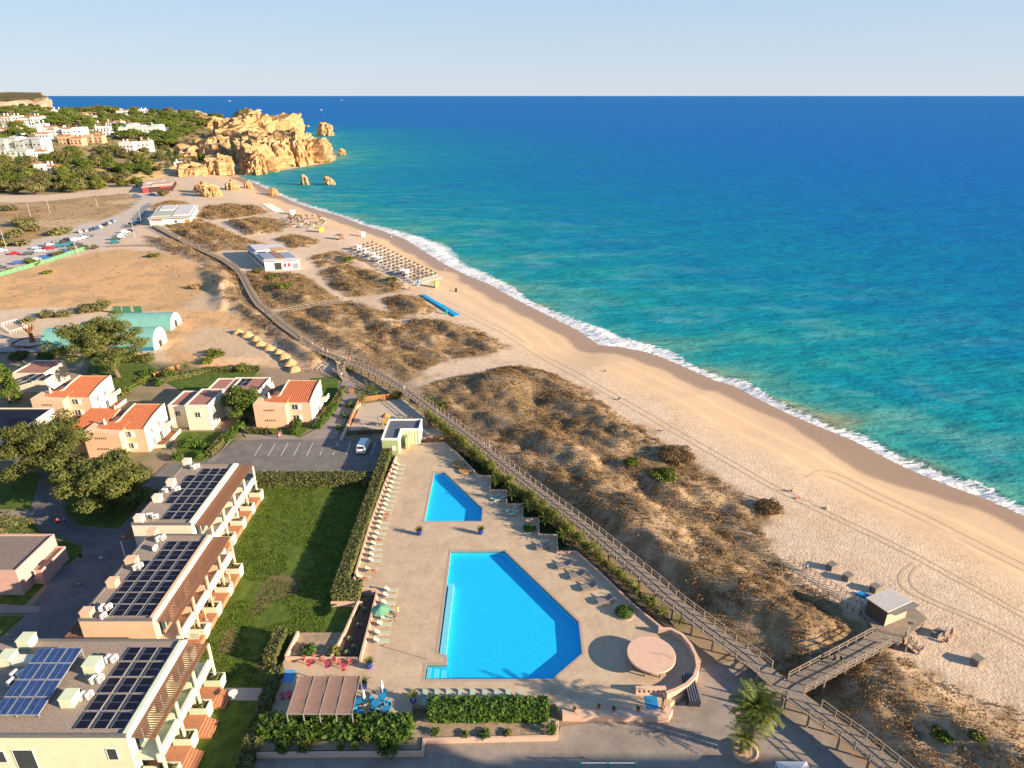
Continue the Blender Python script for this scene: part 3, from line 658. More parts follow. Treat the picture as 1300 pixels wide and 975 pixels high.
def hedge_obj(name, x0, y0, x1, y1, z0, z1, m, label, seed=1, dens=42, leaf=.22, rot=0, loc=None, parent=None, jag=.12, cat='hedge'):
    """clipped hedge: a twig core and leaves over every face"""
    rng = np.random.default_rng(seed); w_, d_, h_ = x1 - x0, y1 - y0, z1 - z0
    e = empty(name, loc or ((x0 + x1) / 2, (y0 + y1) / 2, z0), rot); tag(e, label, cat)
    core = MB().box(-w_/2+.14, -d_/2+.14, 0, w_/2-.14, d_/2-.14, h_-.14); core.build('twig_core', mat('twigs', (.045, .04, .018), .95, .4, 4), e)
    Cs, Ns = [], []
    for ax, sgn, A, dims in ((0,1,d_*h_,0),(0,-1,d_*h_,0),(1,1,w_*h_,0),(1,-1,w_*h_,0),(2,1,w_*d_,0)):
        k = int(A * dens); p = rng.uniform(-.5, .5, (k, 3)) * np.array([w_, d_, h_]); p[:, 2] += h_ / 2
        nv = np.zeros((k, 3)); nv[:, ax] = sgn
        bump = rng.normal(0, jag * .5, k) + jag * (fbm(p[:,0]+p[:,2]*1.3+seed, p[:,1]+p[:,2]*.7, .9, 2, seed) - .5) * 2.0
        p[:, ax] = (sgn * (w_/2 if ax == 0 else d_/2) if ax < 2 else h_) + bump - .05
        Cs.append(p); Ns.append(nv + np.array([0, 0, .25]))
    V, F = leaf_quads(np.concatenate(Cs), np.concatenate(Ns), leaf, rng, 1.5)
    link('leaves', np_mesh('leaves', V, F, m), e)
    return e
def frond(mb_v, mb_f, base, az, el, L, droop, rng, nl=16, lw=.5, wid=.05, V=None):
    """feather palm frond: arched rib with paired leaflets"""
    pts = []; p = np.array(base, float); a = el
    d0 = np.array([math.cos(az), math.sin(az)])
    for i in range(nl + 1):
        pts.append(p.copy()); st = L / nl
        p = p + np.array([d0[0] * math.cos(a) * st, d0[1] * math.cos(a) * st, math.sin(a) * st]); a -= droop / nl * (0.5 + 1.0 * i / nl)
    side = np.array([-d0[1], d0[0], 0])
    for i in range(1, nl):
        t = pts[i + 1] - pts[i]; t /= np.linalg.norm(t); f = i / nl
        ll = lw * (.35 + .65 * math.sin(math.pi * min(1, f * .85 + .12)))
        for sg in (-1, 1):
            tip = pts[i] + (side * sg * .8 + t * .62 + np.array([0, 0, .22 - .5 * rng.random()])) * ll
            k = len(mb_v); mid = (pts[i] + tip) / 2 + np.array([0, 0, .05 * ll])
            mb_v += [pts[i] - t * wid, pts[i] + t * wid, mid + t * wid, tip, mid - t * wid]
            mb_f += [(k, k+1, k+2, k+4), (k+4, k+2, k+3, k+3)]
    for i in range(nl):
        k = len(mb_v); s_ = side * .035 * (1 - i / nl * .7)
        mb_v += [pts[i] - s_, pts[i] + s_, pts[i+1] + s_, pts[i+1] - s_]; mb_f.append((k, k+1, k+2, k+3))
def fix_quads(V, F):
    T = []
    for f in F:
        T.append((f[0], f[1], f[2]));
        if f[2] != f[3]: T.append((f[0], f[2], f[3]))
    return np.array(V), np.array(T)
def date_palm(name, H, L, nf, seed, loc, trunk_r=.3, skirt=10, fan=False, fruit=True, nl=16, leaf=None, **kw):
    rng = random.Random(seed); e = empty(name, loc); tag(e, **kw)
    tb = MB(); k = 0; z = 0
    prof = []
    while z < H:
        prof += [(trunk_r * 1.12, z), (trunk_r * .92, z + .12)]; z += .16
    if H > .3: tb.lathe(prof or [(trunk_r, 0), (trunk_r, H)], n=10).build('trunk', mat('palm_trunk', (.17, .12, .075), .95, .35, 5, .6, 20), e)
    V, F = [], []
    for i in range(nf):
        f = i / nf; el = 1.35 - 1.75 * f + rng.uniform(-.1, .1)
        frond(V, F, (0, 0, H - .05), i * 2.399 + rng.uniform(-.15, .15), el, L * rng.uniform(.85, 1.1), 1.0 + .3 * f, rng, nl, L * .17, L * .02)
    v, t = fix_quads(V, F); link('fronds', np_mesh('fronds', v, t, leaf or PALM), e)
    if skirt:
        V, F = [], []
        for i in range(skirt): frond(V, F, (0, 0, H - .25), i * 2.399 + rng.uniform(-.3, .3), -.25 + rng.uniform(-.3, .1), L * rng.uniform(.7, .9), .9, rng, nl, L * .15, L * .012)
        v, t = fix_quads(V, F); link('dry_fronds', np_mesh('dry_fronds', v, t, PALMD), e)
    if fruit:
        for i in range(4):
            a = i * 1.6 + .4; fb = MB(); rr = random.Random(i)
            for q in range(26):
                c = Vector((math.cos(a) * .55 + rr.gauss(0, .16), math.sin(a) * .55 + rr.gauss(0, .16), H - .1 - abs(rr.gauss(0, .28))))
                fb.lathe([(.02, -.07), (.07, 0), (.02, .07)], c, 5)
            fb.tube((0, 0, H), (math.cos(a) * .5, math.sin(a) * .5, H + .1), .04, .03, 5)
            fb.build('fruit_cluster', mat('palm_fruit', (.42, .19, .04), .7, .3, 4), e)
    return e
# ------------------------------------------------------------------ paved ground, lawns, pools
def sheet(name, px, z, m, thick=.12, zpx=None, kind='structure', world=False):
    poly = px if world else GL(px, z if zpx is None else zpx)
    o = MB().prism(poly, z - thick, z).build(name, m); o['kind'] = kind; return o
def paver_mat(name, c1, c2, mortar, bw=.4, bh=.2, rough=.85, stain=.25):
    m = bpy.data.materials.new(name); m.use_nodes = True; n = m.node_tree.nodes; L = m.node_tree.links; b = n['Principled BSDF']
    b.inputs['Roughness'].default_value = rough; b.inputs['Specular IOR Level'].default_value = .25
    tc = n.new('ShaderNodeTexCoord'); br = n.new('ShaderNodeTexBrick'); br.inputs['Scale'].default_value = 1
    br.inputs['Brick Width'].default_value = bw; br.inputs['Row Height'].default_value = bh; br.inputs['Mortar Size'].default_value = .012
    br.inputs['Color1'].default_value = (*c1, 1); br.inputs['Color2'].default_value = (*c2, 1); br.inputs['Mortar'].default_value = (*mortar, 1)
    L.new(tc.outputs['Object'], br.inputs['Vector'])
    nz = n.new('ShaderNodeTexNoise'); nz.inputs['Scale'].default_value = .35; nz.inputs['Detail'].default_value = 8; nz.inputs['Roughness'].default_value = .7; L.new(tc.outputs['Object'], nz.inputs['Vector'])
    mr = n.new('ShaderNodeMapRange'); mr.inputs[1].default_value = .3; mr.inputs[2].default_value = .7; mr.inputs[3].default_value = 1 - stain; mr.inputs[4].default_value = 1 + stain * .6; L.new(nz.outputs[0], mr.inputs[0])
    sc = n.new('ShaderNodeVectorMath'); sc.operation = 'SCALE'; L.new(br.outputs[0], sc.inputs[0]); L.new(mr.outputs[0], sc.inputs['Scale'])
    L.new(sc.outputs[0], b.inputs['Base Color'])
    bp = n.new('ShaderNodeBump'); bp.inputs['Strength'].default_value = .3; bp.inputs['Distance'].default_value = .03; bp.invert = True; L.new(br.outputs['Fac'], bp.inputs['Height']); L.new(bp.outputs[0], b.inputs['Normal'])
    MATS[name] = m; return m
DECKM = paver_mat('deck_pavers', (.57, .425, .285), (.51, .38, .255), (.38, .285, .195), .4, .4, .85, .2)
COPING = mat('pool_coping', (.42, .30, .23), .8, .15, 2, .1)
COBBLE = paver_mat('grey_cobbles', (.37, .305, .25), (.32, .265, .22), (.2, .17, .14), .22, .11, .9, .3)
BRICKP = paver_mat('drive_pavers', (.22, .19, .18), (.17, .15, .145), (.12, .11, .1), .24, .12, .9, .3)
ASPH = mat('asphalt', (.18, .16, .145), .9, .25, .5, .3, 30)
LAWNM = mat('lawn_turf', (.06, .105, .012), .95, .3, .9, .6, 25, col2=(.125, .175, .022))
SOIL = mat('planter_soil', (.10, .07, .045), .95, .4, 3, .6)
DRYSOIL = mat('dry_soil', (.34, .25, .16), .95, .3, 1.5, .5)
PINKW = mat('pink_render', (.66, .43, .31), .85, .08, 1.2, .08, 40)
WHITEP = mat('white_paint', (.78, .76, .72), .6, .06, 2)
TERRA = mat('terracotta_tiles_floor', (.46, .20, .105), .8, .2, 3, .1)
SANDP = mat('play_sand', (.50, .40, .30), .95, .12, 2, .4, 12)
# level of the sheets around the pools
sheet('lawn', [(-52,62.5),(-26.2,62.5),(-26.2,112),(-52,112)], -.80, LAWNM, .3, world=True)
sheet('lawn', [(-26.19,66),(-21.5,66),(-21.5,77.4),(-26.19,77.4)], -.80, LAWNM, .3, world=True)
sheet('lawn', [(-42,36),(-30.8,36),(-30.8,60.6),(-42,60.6)], -.80, LAWNM, .3, world=True)
gx0, gy0 = G(300, 857, -.8)
sheet('path', [(-40,60.6),(-30.0,60.6),(-30.0,62.5),(-40,62.5)], -.77, paver_mat('slab_pavers', (.44,.37,.31), (.40,.34,.29), (.2,.17,.14), .9, .9), .3, world=True)
PARK_PX = [(298,559),(352,557.5),(395,558),(486,556),(492,572),(480,606),(322,606),(306,596),(255,593),(222,600),(205,618),(180,618),(212,588),(262,585),(282,572)]
sheet('car_park', PARK_PX, -.78, ASPH, .3)
lines = MB()
for a, b_ in [((720,775),(665,860)),((810,775),(760,860)),((897,772),(848,860)),((980,772),(937,858)),((1068,770),(1027,857)),((1155,768),(1115,855)),((1243,766),(1205,852))]:
    p, q = G(200 + a[0]/5.4167, 420 + a[1]/5.4167, -.78), G(200 + b_[0]/5.4167, 420 + b_[1]/5.4167, -.78)
    d = Vector((q[0]-p[0], q[1]-p[1])).normalized(); s_ = Vector((-d.y, d.x)) * .07
    lines.add([(p[0]-s_.x,p[1]-s_.y,-.774),(q[0]-s_.x,q[1]-s_.y,-.774),(q[0]+s_.x,q[1]+s_.y,-.774),(p[0]+s_.x,p[1]+s_.y,-.774)], [(0,1,2,3)])
for a, b_ in [((70,770),(35,855)),((155,768),(125,853)),((245,765),(215,848)),((415,770),(385,850))]:
    p, q = G(400 + a[0]/5.4167, 420 + a[1]/5.4167, -.78), G(400 + b_[0]/5.4167, 420 + b_[1]/5.4167, -.78)
    d = Vector((q[0]-p[0], q[1]-p[1])).normalized(); s_ = Vector((-d.y, d.x)) * .07
    lines.add([(p[0]-s_.x,p[1]-s_.y,-.774),(q[0]-s_.x,q[1]-s_.y,-.774),(q[0]+s_.x,q[1]+s_.y,-.774),(p[0]+s_.x,p[1]+s_.y,-.774)], [(0,1,2,3)])
for k in range(9):
    x, y = G(333 + k * 17, 602, -.78); lines.add([(x-.06,y-1.2,-.774),(x+.06,y-1.2,-.774),(x+.06,y+1.4,-.774),(x-.06,y+1.4,-.774)], [(0,1,2,3)])
o = lines.build('bay_markings', mat('road_paint', (.62,.60,.58), .7, .15, 6)); o['kind'] = 'structure'
o = MB()
for a, b_ in ():
    p, q = G(*a, -.78), G(*b_, -.78)
    o.add([(p[0],p[1]-.07,-.774),(q[0],q[1]-.07,-.774),(q[0],q[1]+.07,-.774),(p[0],p[1]+.07,-.774)], [(0,1,2,3)])

WALKM = paver_mat('walk_pavers', (.33,.265,.235), (.29,.235,.21), (.2,.17,.15), .3, .3)
sheet('path', [(352,557.4),(380,556),(398,546),(413,530),(424,514),(428,498),(437,478),(449,478),(452,500),(446,520),(436,540),(426,557)], -.76, WALKM, .3)
sheet('path', [(352,557.4),(312,555),(309,551),(345,552),(372,552),(380,556)], -.755, WALKM, .3)
sheet('path', [(282,571),(296,553),(270,588),(262,586)], -.755, WALKM, .3)
sheet('driveway', [(52,600),(80,598),(78,635),(84,652),(100,668),(150,673),(185,640),(200,600),(238,590),(150,770),(75,812),(8,812),(20,796),(75,725),(104,705),(104,692),(80,680),(55,675),(38,650),(46,620)], -.79, BRICKP, .3)
sheet('path', [(-20,648),(40,649),(50,640),(46,650),(40,655),(-20,655)], -.75, WALKM, .3)
sheet('path', [(24,708),(55,680),(62,683),(34,712)], -.75, WALKM, .3)
sheet('path', [(-40,764),(52,770),(48,778),(-40,778)], -.75, WALKM, .3)
for q in ([(-200,600),(52,600),(46,620),(38,646),(-200,646)], [(78,600),(150,590),(205,610),(150,671),(100,666),(84,650)], [(-60,660),(36,657),(54,678),(20,706),(-60,700)],
          [(50,714),(78,686),(104,693),(104,703),(75,722),(30,768),(-60,762),(-20,715)], [(-60,782),(30,782),(-10,815),(-60,815)],
          [(160,470),(255,474),(330,470),(300,500),(240,500),(200,480),(150,500)], [(395,480),(432,478),(426,500),(410,530),(380,554),(318,552),(330,545),(395,540)], [(225,548),(300,548),(292,556),(258,585),(225,585)], [(130,420),(200,470),(150,500),(110,470)],
          [(0,400),(110,396),(140,412),(120,428),(70,420),(0,425)]):
    sheet('lawn', q, -.80 if q[0][1] > 425 else .05, LAWNM, .3)
sheet('road', [(300,1250),(305,990),(318,962),(536,961),(540,944),(706,941),(712,922),(846,905),(868,884),(892,846),(935,838),(1005,893),(1120,990),(1300,1250)], -.82, COBBLE, .3)

DECK_PX = [(328,918),(352,856),(362,835),(456,836),(470,785),(479,748),(447,746),(452,725),(470,665),(487,618),(503,579),(510,563),(564,561),(578,573),(607,604),(622,604.5),(621,622),(642,622),(642,640),(662.5,640),(662.5,658),(683,658),
           (683,678.5),(706,679),(707,700),(731,700),(762,728),(800,765),(842,800),(872,812),(890,838),(884,862),(866,882),(851,893),(851,903),(712,903),(704,893),(525,893),(519,915)]
POOL1_PX = [(551.5,600),(564,600),(612.5,646),(611,662),(539,662)]
POOL2_PX = [(572.5,700),(640,699.5),(734.5,790),(739,830),(701,862.5),(539,862.5),(541.5,844),(568,844),(567,832),(556,830)]
DECK = GL(DECK_PX, 0); POOL1 = GL(POOL1_PX, -.08); POOL2 = GL(POOL2_PX, -.08)
def grow(poly, d):
    a = sum(poly[i][0]*poly[(i+1)%len(poly)][1]-poly[(i+1)%len(poly)][0]*poly[i][1] for i in range(len(poly))); s = 1 if a > 0 else -1
    out = []; n_ = len(poly)
    for i in range(n_):
        p0, p1, p2 = Vector(poly[i-1]), Vector(poly[i]), Vector(poly[(i+1) % n_])
        e1, e2 = (p1-p0).normalized(), (p2-p1).normalized()
        n1_, n2_ = Vector((e1.y, -e1.x))*s, Vector((e2.y, -e2.x))*s
        b_ = (n1_+n2_); k = d / max(.35, (1 + n1_.dot(n2_)) / 2) / 2
        out.append((p1.x + b_.x*k, p1.y + b_.y*k))
    return out
def holed(name, outer, holes, z0, z1, m):
    """slab with holes: filled top by bmesh triangulation"""
    import bmesh
    bm = bmesh.new(); loops = []
    for poly in [outer] + holes:
        vs = [bm.verts.new((p[0], p[1], z1)) for p in poly]
        es = [bm.edges.new((vs[i], vs[(i+1) % len(vs)])) for i in range(len(vs))]; loops.append((vs, es))
    bmesh.ops.triangle_fill(bm, use_beauty=True, use_dissolve=False, edges=[e_ for l in loops for e_ in l[1]], normal=(0, 0, 1))
    for f in bm.faces:
        if f.normal.z < 0: f.normal_flip()
    for vs, es in loops:
        lo = [bm.verts.new((v.co.x, v.co.y, z0)) for v in vs]
        for i in range(len(vs)): bm.faces.new((vs[i], lo[i], lo[(i+1) % len(vs)], vs[(i+1) % len(vs)]))
    me = bpy.data.meshes.new(name); bm.to_mesh(me); bm.free(); me.materials.append(m)
    return link(name, me)
C1, C2 = grow(POOL1, .38), grow(POOL2, .38)
holed('pool_deck', DECK, [C1, C2], -1.0, 0.0, DECKM)['kind'] = 'structure'
def water_mat():
    m = bpy.data.materials.new('pool_water'); m.use_nodes = True; n = m.node_tree.nodes; L = m.node_tree.links
    for q in list(n):
        if q.type == 'BSDF_PRINCIPLED': n.remove(q)
    tr = n.new('ShaderNodeBsdfTransparent'); tr.inputs[0].default_value = (.55, .95, 1.0, 1)
    gl = n.new('ShaderNodeBsdfGlossy'); gl.inputs['Roughness'].default_value = .06
    lw = n.new('ShaderNodeLayerWeight'); lw.inputs[0].default_value = .5; pw = n.new('ShaderNodeMath'); pw.operation = 'POWER'; pw.inputs[1].default_value = 5; L.new(lw.outputs['Facing'], pw.inputs[0])
    fr = n.new('ShaderNodeMath'); fr.operation = 'MULTIPLY_ADD'; fr.inputs[1].default_value = .7; fr.inputs[2].default_value = .02; L.new(pw.outputs[0], fr.inputs[0])
    tc = n.new('ShaderNodeTexCoord'); nz = n.new('ShaderNodeTexNoise'); nz.inputs['Scale'].default_value = 2.6; nz.inputs['Detail'].default_value = 4; L.new(tc.outputs['Object'], nz.inputs[0])
    bp = n.new('ShaderNodeBump'); bp.inputs['Strength'].default_value = .35; bp.inputs['Distance'].default_value = .12; L.new(nz.outputs[0], bp.inputs['Height'])
    L.new(bp.outputs[0], gl.inputs['Normal'])
    mx = n.new('ShaderNodeMixShader'); L.new(fr.outputs[0], mx.inputs[0]); L.new(tr.outputs[0], mx.inputs[1]); L.new(gl.outputs[0], mx.inputs[2])
    L.new(mx.outputs[0], n['Material Output'].inputs[0]); return m
WATER = water_mat()
TILE = mat('pool_tiles', (.05, .60, .92), .5, .10, 2.2)
TILE2 = mat('pool_tiles_shallow', (.45, .68, .80), .5, .06, 6)
def pool(name, poly, cope, depth, label):
    e = empty(name, (0, 0, 0)); tag(e, label, 'pool')
    holed('coping', cope, [poly], -.5, .012, COPING).parent = e
    b_ = MB(); big = grow(poly, .05); a = len(poly)
    b_.prism(big, -depth - .25, -depth); b_.build('floor', TILE, e)
    wl = MB(); V = [(p[0], p[1], -.30) for p in grow(poly, .03)] + [(p[0], p[1], -depth) for p in grow(poly, .03)]
    V = [(p[0], p[1], -.04) for p in grow(poly, .02)] + [(p[0], p[1], -depth) for p in grow(poly, .02)]
    wl.add(V, [(i, (i+1) % a, a + (i+1) % a, a + i) for i in range(a)]); wl.build('side_wall', TILE, e)
    wp = grow(poly, .01); ar_ = sum(wp[i][0]*wp[(i+1)%a][1]-wp[(i+1)%a][0]*wp[i][1] for i in range(a))
    MB().add([(p[0], p[1], -.10) for p in (wp if ar_ > 0 else wp[::-1])], [tuple(range(a))]).build('water', WATER, e)
    return e
p1 = pool('swimming_pool', POOL1, C1, 1.0, 'small five-sided swimming pool with bright blue water beside the striped green hut')
p2 = pool('swimming_pool', POOL2, C2, 1.05, 'large angular swimming pool with bright blue water and corner steps')
# steps at the corner and the shallow ledge down the long side of the large pool
x0, y0 = G(540, 862, -.08); x1, y1 = G(566, 845, -.08)
for k in range(6):
    MB().box(x0 + .05 + k * .48, y0 + .1, -1.0, x0 + .05 + (k + 1) * .48, y1 - .12, -.30 - k * .11).build('step', TILE2 if k % 2 == 0 else TILE, p2)
lx0, ly0 = G(557.5, 831, -.1); lx1, ly1 = G(566, 831, -.1); la, lb = G(569, 740, -.1)
MB().add([(lx0+.03,ly0+.1,-.22),(lx1,ly0+.1,-.22),(la+.9,lb,-.22),(la+.1,lb,-.22),(lx0+.03,ly0+.1,-1.0),(lx1,ly0+.1,-1.0),(la+.9,lb,-1.0),(la+.1,lb,-1.0)], [(0,1,2,3),(0,4,5,1),(1,5,6,2),(2,6,7,3)]).build('shallow_ledge', mat('white_tiles',(.62,.72,.76),.5,.05,6), p2)
# ------------------------------------------------------------------ apartment blocks
PEACH = mat('peach_render', (.70, .47, .31), .85, .07, .8, .06, 40)
CREAM = mat('cream_render', (.74, .66, .52), .85, .07, .8, .06, 40)
PGREEN = mat('pale_green_render', (.62, .66, .46), .85, .07, .8, .06, 40)
GRAVEL = mat('roof_gravel', (.33, .26, .205), .95, .45, 9, .9, 22)
COPE = mat('parapet_flashing', (.16, .15, .15), .7, .2, 3)
SLAT = mat('brown_pergola_wood', (.25, .125, .075), .75, .25, 4, .1)
GLASS = mat('window_glass', (.035, .05, .06), .08, .2, 2, spec=.6)
DARKIN = mat('dark_opening', (.05, .045, .04), .9, .2, 2)  # shade inside openings put into a flat near-black colour; also the dark net
PANEL = mat('solar_cells', (.009, .010, .024), .5, .25, 3, spec=.1)
PFRAME = mat('solar_frame', (.36, .38, .42), .5, .08, 4, metal=.3)
METALW = mat('white_metal', (.72, .70, .67), .5, .06, 4)
BLUEP = mat('blue_collector_glass', (.03, .06, .17), .15, .35, 2, spec=.6)
panel_me = None
def panel_mesh():
    global panel_me, panel_fr
    if panel_me: return
    b_ = MB(); b_.box(-.68, -1.02, .10, .68, -.012, .135); b_.box(-.68, .012, .10, .68, 1.02, .135); panel_me = b_.mesh('cells', PANEL)
    f = MB(); f.box(-.70,-1.04,.06,.70,1.04,.098)
    for a in ((-.71,-1.05,.0985,-.68,1.05,.142),(.68,-1.05,.0985,.71,1.05,.142),(-.68,-1.05,.0985,.68,-1.02,.142),(-.68,1.02,.0985,.68,1.05,.142),(-.68,-.012,.0985,.68,.012,.138)): f.box(*a)
    f.box(-.6,-.9,0,-.5,.9,.06); f.box(.5,-.9,0,.6,.9,.06)
    panel_fr = f.mesh('frame', PFRAME)
def solar_panel(x, y, z, label, rz=0, group='roof solar panels'):
    panel_mesh(); e = empty('solar_module', (x, y, z), rz, label, 'solar panel', group)
    link('frame', panel_fr, e); link('cells', panel_me, e); return e
def ac_unit(x, y, z, rz, label):
    e = empty('air_conditioner', (x, y, z), rz, label, 'air conditioner', 'rooftop air conditioners')
    MB().box(-.45,-.2,.08,.45,.2,.78).build('casing', METALW, e, bevel=.03)
    MB().lathe([(.26,0),(.26,.03),(.2,.05)], (0,0,0), 14).build('fan_grille', mat('grey_plastic',(.2,.2,.2),.6), e)
    e.children[-1].rotation_euler = (math.radians(90), 0, 0); e.children[-1].location = (-.1, -.2, .43)
    b_ = MB(); b_.box(-.4,-.22,0,-.3,.22,.08); b_.box(.3,-.22,0,.4,.22,.08); b_.build('feet', mat('grey_plastic',(.2,.2,.2),.6), e)
    return e
def block(name, X0, X1, Y0, Y1, Zr, wall, label, bays, tx, post_z0=.1, windows=(), left_pergola=True, stairs=False, cols=None, pitch=.30):
    """two-storey terrace block: X1 faces the lawn, Zr roof level"""
    e = empty(name, (0, 0, 0)); tag(e, label, 'apartment block')
    MB().box(X0, Y0, -1.0, X1, Y1, Zr - .25).build('wall', wall, e)
    r = MB(); r.box(X0 + .02, Y0 + .02, Zr - .247, X1 - .02, Y1 - .02, Zr - .1); r.build('roof', GRAVEL, e)
    ro = e.children[-1]
    p = MB(); p.box(X0-.04, Y0-.04, Zr-.245, X1+.04, Y0+.22, Zr+.12); p.box(X0-.04, Y1-.22, Zr-.245, X1+.04, Y1+.04, Zr+.12); p.box(X0-.04, Y0+.22, Zr-.245, X0+.2, Y1-.22, Zr+.12); p.build('parapet', COPE, ro)
    p = MB(); p.box(X1-.42, Y0+.23, Zr-.09, X1+.04, Y1-.23, Zr+.15); p.build('parapet', wall, ro)
    p = MB(); p.box(X1+.045, Y0-.04, Zr-.35, X1+.38, Y1+.04, Zr-.05); p.build('gutter', WHITEP, ro)
    # upper floor: glazed doors, balcony slab, beam and posts, pergola
    XB = X1 + 2.55; L_ = Y1 - Y0; nb = bays
    s = MB(); s.box(X1+.01, Y0+.15, 2.7, XB, Y1-.15, 2.95); s.build('balcony_slab', wall, e)
    s = MB(); s.box(XB+.003, Y0, 2.55, XB+.36, Y1, 3.65); s.build('balcony_parapet', WHITEP if wall is not PGREEN else mat('cream_paint',(.74,.72,.60),.7,.06,1), e)
    tb = MB(); tb.box(XB-.1, Y0+.1, Zr-.75, XB+.2, Y1-.1, Zr-.5); tb.build('pergola_beam', SLAT, e)
    sl = MB().box(0, -.06, -.05, XB - X1 + .1, .06, .09).mesh('slat', SLAT)
    k = 0; y = Y0 + .2
    while y < Y1 - .15:
        link('slat', sl, e, (X1 + .39, y, Zr - .42)); y += pitch; k += 1
    for i in range(nb + 1):
        yy = Y0 + .3 + (L_ - .6) * i / nb
        MB().box(XB+.36, yy-.16, post_z0, XB+.58, yy+.16, Zr-.45).build('post', wall, e)
        if 0 < i < nb:
            MB().box(X1+.02, yy-.09, .1, XB-.02, yy+.09, 2.69).build('party_wall', wall, e)
            MB().box(X1+.02, yy-.09, 2.96, XB-.02, yy+.09, 4.4).build('party_wall', wall, e)
    for i in range(nb):
        ya, yb = Y0 + .3 + (L_-.6)*i/nb, Y0 + .3 + (L_-.6)*(i+1)/nb
        for z in (.12, 3.0):
            dr = MB().box(X1-.05, ya+.7, z, X1+.03, yb-.9, z+2.2).build('glazed_door', GLASS, e)
            f = MB()
            for yy in (ya+.66, (ya+yb)/2-.1, yb-.92): f.box(X1+.005, yy, z, X1+.06, yy+.07, z+2.25)
            f.box(X1+.005, ya+.66, z+2.2, X1+.058, yb-.85, z+2.3); f.build('frame', WHITEP, dr)
    # ground floor terrace
    s = MB(); s.box(X1+.01, Y0+.1, -.98, tx, Y1-.1, .08); s.build('terrace', TERRA, e); te = e.children[-1]
    for i in range(nb + 1):
        yy = Y0 + .55 + (L_-1.1)*i/nb
        if i == nb and stairs: pass
        pl = MB(); w_ = .75
        pl.box(tx-2.1, yy-w_, .083, tx+.05, yy-w_+.16, .95); pl.box(tx-2.1, yy+w_-.16, .083, tx+.05, yy+w_, .95); pl.box(tx-2.1, yy-w_+.16, .083, tx-1.95, yy+w_-.16, .95); pl.box(tx-.1, yy-w_+.16, -.9, tx+.05, yy+w_-.16, .95)
        po = pl.build('planter_box', wall if wall is PGREEN else CREAM, e)
        MB().box(tx-1.94, yy-w_+.17, .4, tx-.11, yy+w_-.17, .82).build('soil', SOIL, po)
        rng = random.Random(i + int(X1)); cs = [(tx-1.8+rng.random()*1.6, yy+rng.uniform(-.4,.4), .95) for q in range(9)]
        link('plants', clumps_mesh('plants', cs, [rng.uniform(.16,.3) for q in cs], 420, .16, HEDGE if i % 2 else OLIVE, i + 3), po)
        MB().box(X1+.4, yy-.12, .084, tx-2.11, yy+.12, 1.1).build('divider_wall', wall, e)
        if stairs and i < nb:
            for q in range(4): MB().box(tx+.003+q*.34, yy+.85, -.9, tx+.34+q*.34, yy+L_/nb-1.1-.15, -.10-q*.17).build('step', TERRA, te)
    for (face, a, b_, z0, z1) in windows:
        wv = MB()
        if face == 'front': wv.box(a, Y0-.03, z0, b_, Y0+.1, z1)
        wo = wv.build('window', GLASS, e); f = MB()
        f.box(a-.08, Y0-.07, z0-.08, b_+.08, Y0-.005, z0-.005); f.box(a-.08, Y0-.05, z1+.005, b_+.08, Y0-.005, z1+.08); f.box(a-.08, Y0-.05, z0-.003, a-.003, Y0-.005, z1+.003); f.box(b_+.003, Y0-.05, z0-.003, b_+.08, Y0-.005, z1+.003)
        f.build('frame', WHITEP, wo)
    if left_pergola:
        XL = X0 - 2.6; sl2 = MB().box(-2.55, -.06, -.05, 0, .06, .09).mesh('slat', SLAT); y = Y0 + .1
        while y < Y1: link('slat', sl2, e, (X0 - .02, y, 3.5)); y += .34
        MB().box(XL-.05, Y0, 3.2, XL+.1, Y1, 3.44).build('pergola_beam', SLAT, e)
        for i in range(4):
            yy = Y0 + .3 + (L_-.6)*i/3; MB().box(XL-.05, yy-.1, -.9, XL+.1, yy+.1, 3.198).build('post', WHITEP, e)
    return e
ZR = 6.5
A = block('apartment_block', -59.5, -50.2, 87.4, 106.2, ZR, CREAM, 'cream flat roofed apartment block beside the car park, four rooftop vent boxes', 4, -46.3)
B = block('apartment_block', -55.4, -46.0, 66.6, 84.7, ZR, PEACH, 'peach apartment block with plain end wall, between the two other solar roofed blocks', 4, -42.1)
Cb = block('apartment_block', -70, -40.4, 49.7, 63.2, ZR, PGREEN, 'pale green apartment block with gravel roof, tilted blue collectors and terrace steps', 3, -36.4, windows=[('front',-70,-53.9,2.6,4.2),('front',-52.9,-50.8,-.5,4.4),('front',-42.9,-41.9,3.0,4.6)], left_pergola=False, stairs=True)
def rt(px, py): return G(px, py, ZR - .1)
for c, xs in enumerate((-45.6, -43.65, -41.75)):
    for r in range(5): solar_panel(xs, 51.6 + r * 2.32, ZR - .1, f'solar panel on pale green block, {ORD[r]} from the street end, {ORD[2-c]} column from the gutter')
for c, xs in enumerate((-52.6, -50.8, -49.0, -47.2)):
    for r in range(7):
        if c == 0 and r > 4: continue
        solar_panel(xs, 68.3 + r * 2.27, ZR - .1, f'solar panel on peach block, {ORD[r]} from the street end, {ORD[3-c]} column from the gutter')
for c, xs in enumerate((-56.3, -54.6, -52.95, -51.3)):
    for r in range(7):
        if c == 0 and (r < 2 or r > 5): continue
        solar_panel(xs, 89.6 + r * 2.27, ZR - .1, f'solar panel on cream block, {ORD[6-r]} from the car park end, {ORD[3-c]} column from the gutter')
def vent_box(parent, px, py, w_=1.2, d_=1.1, h_=1.0, m=None, z=ZR-.1):
    x, y = G(px, py, z); b_ = MB(); b_.box(x-w_/2, y, z+.003, x+w_/2, y+d_, z+h_); b_.box(x-w_/2-.06, y-.06, z+h_+.002, x+w_/2+.06, y+d_+.06, z+h_+.1)
    return b_.build('roof_vent', m or CREAM, parent)
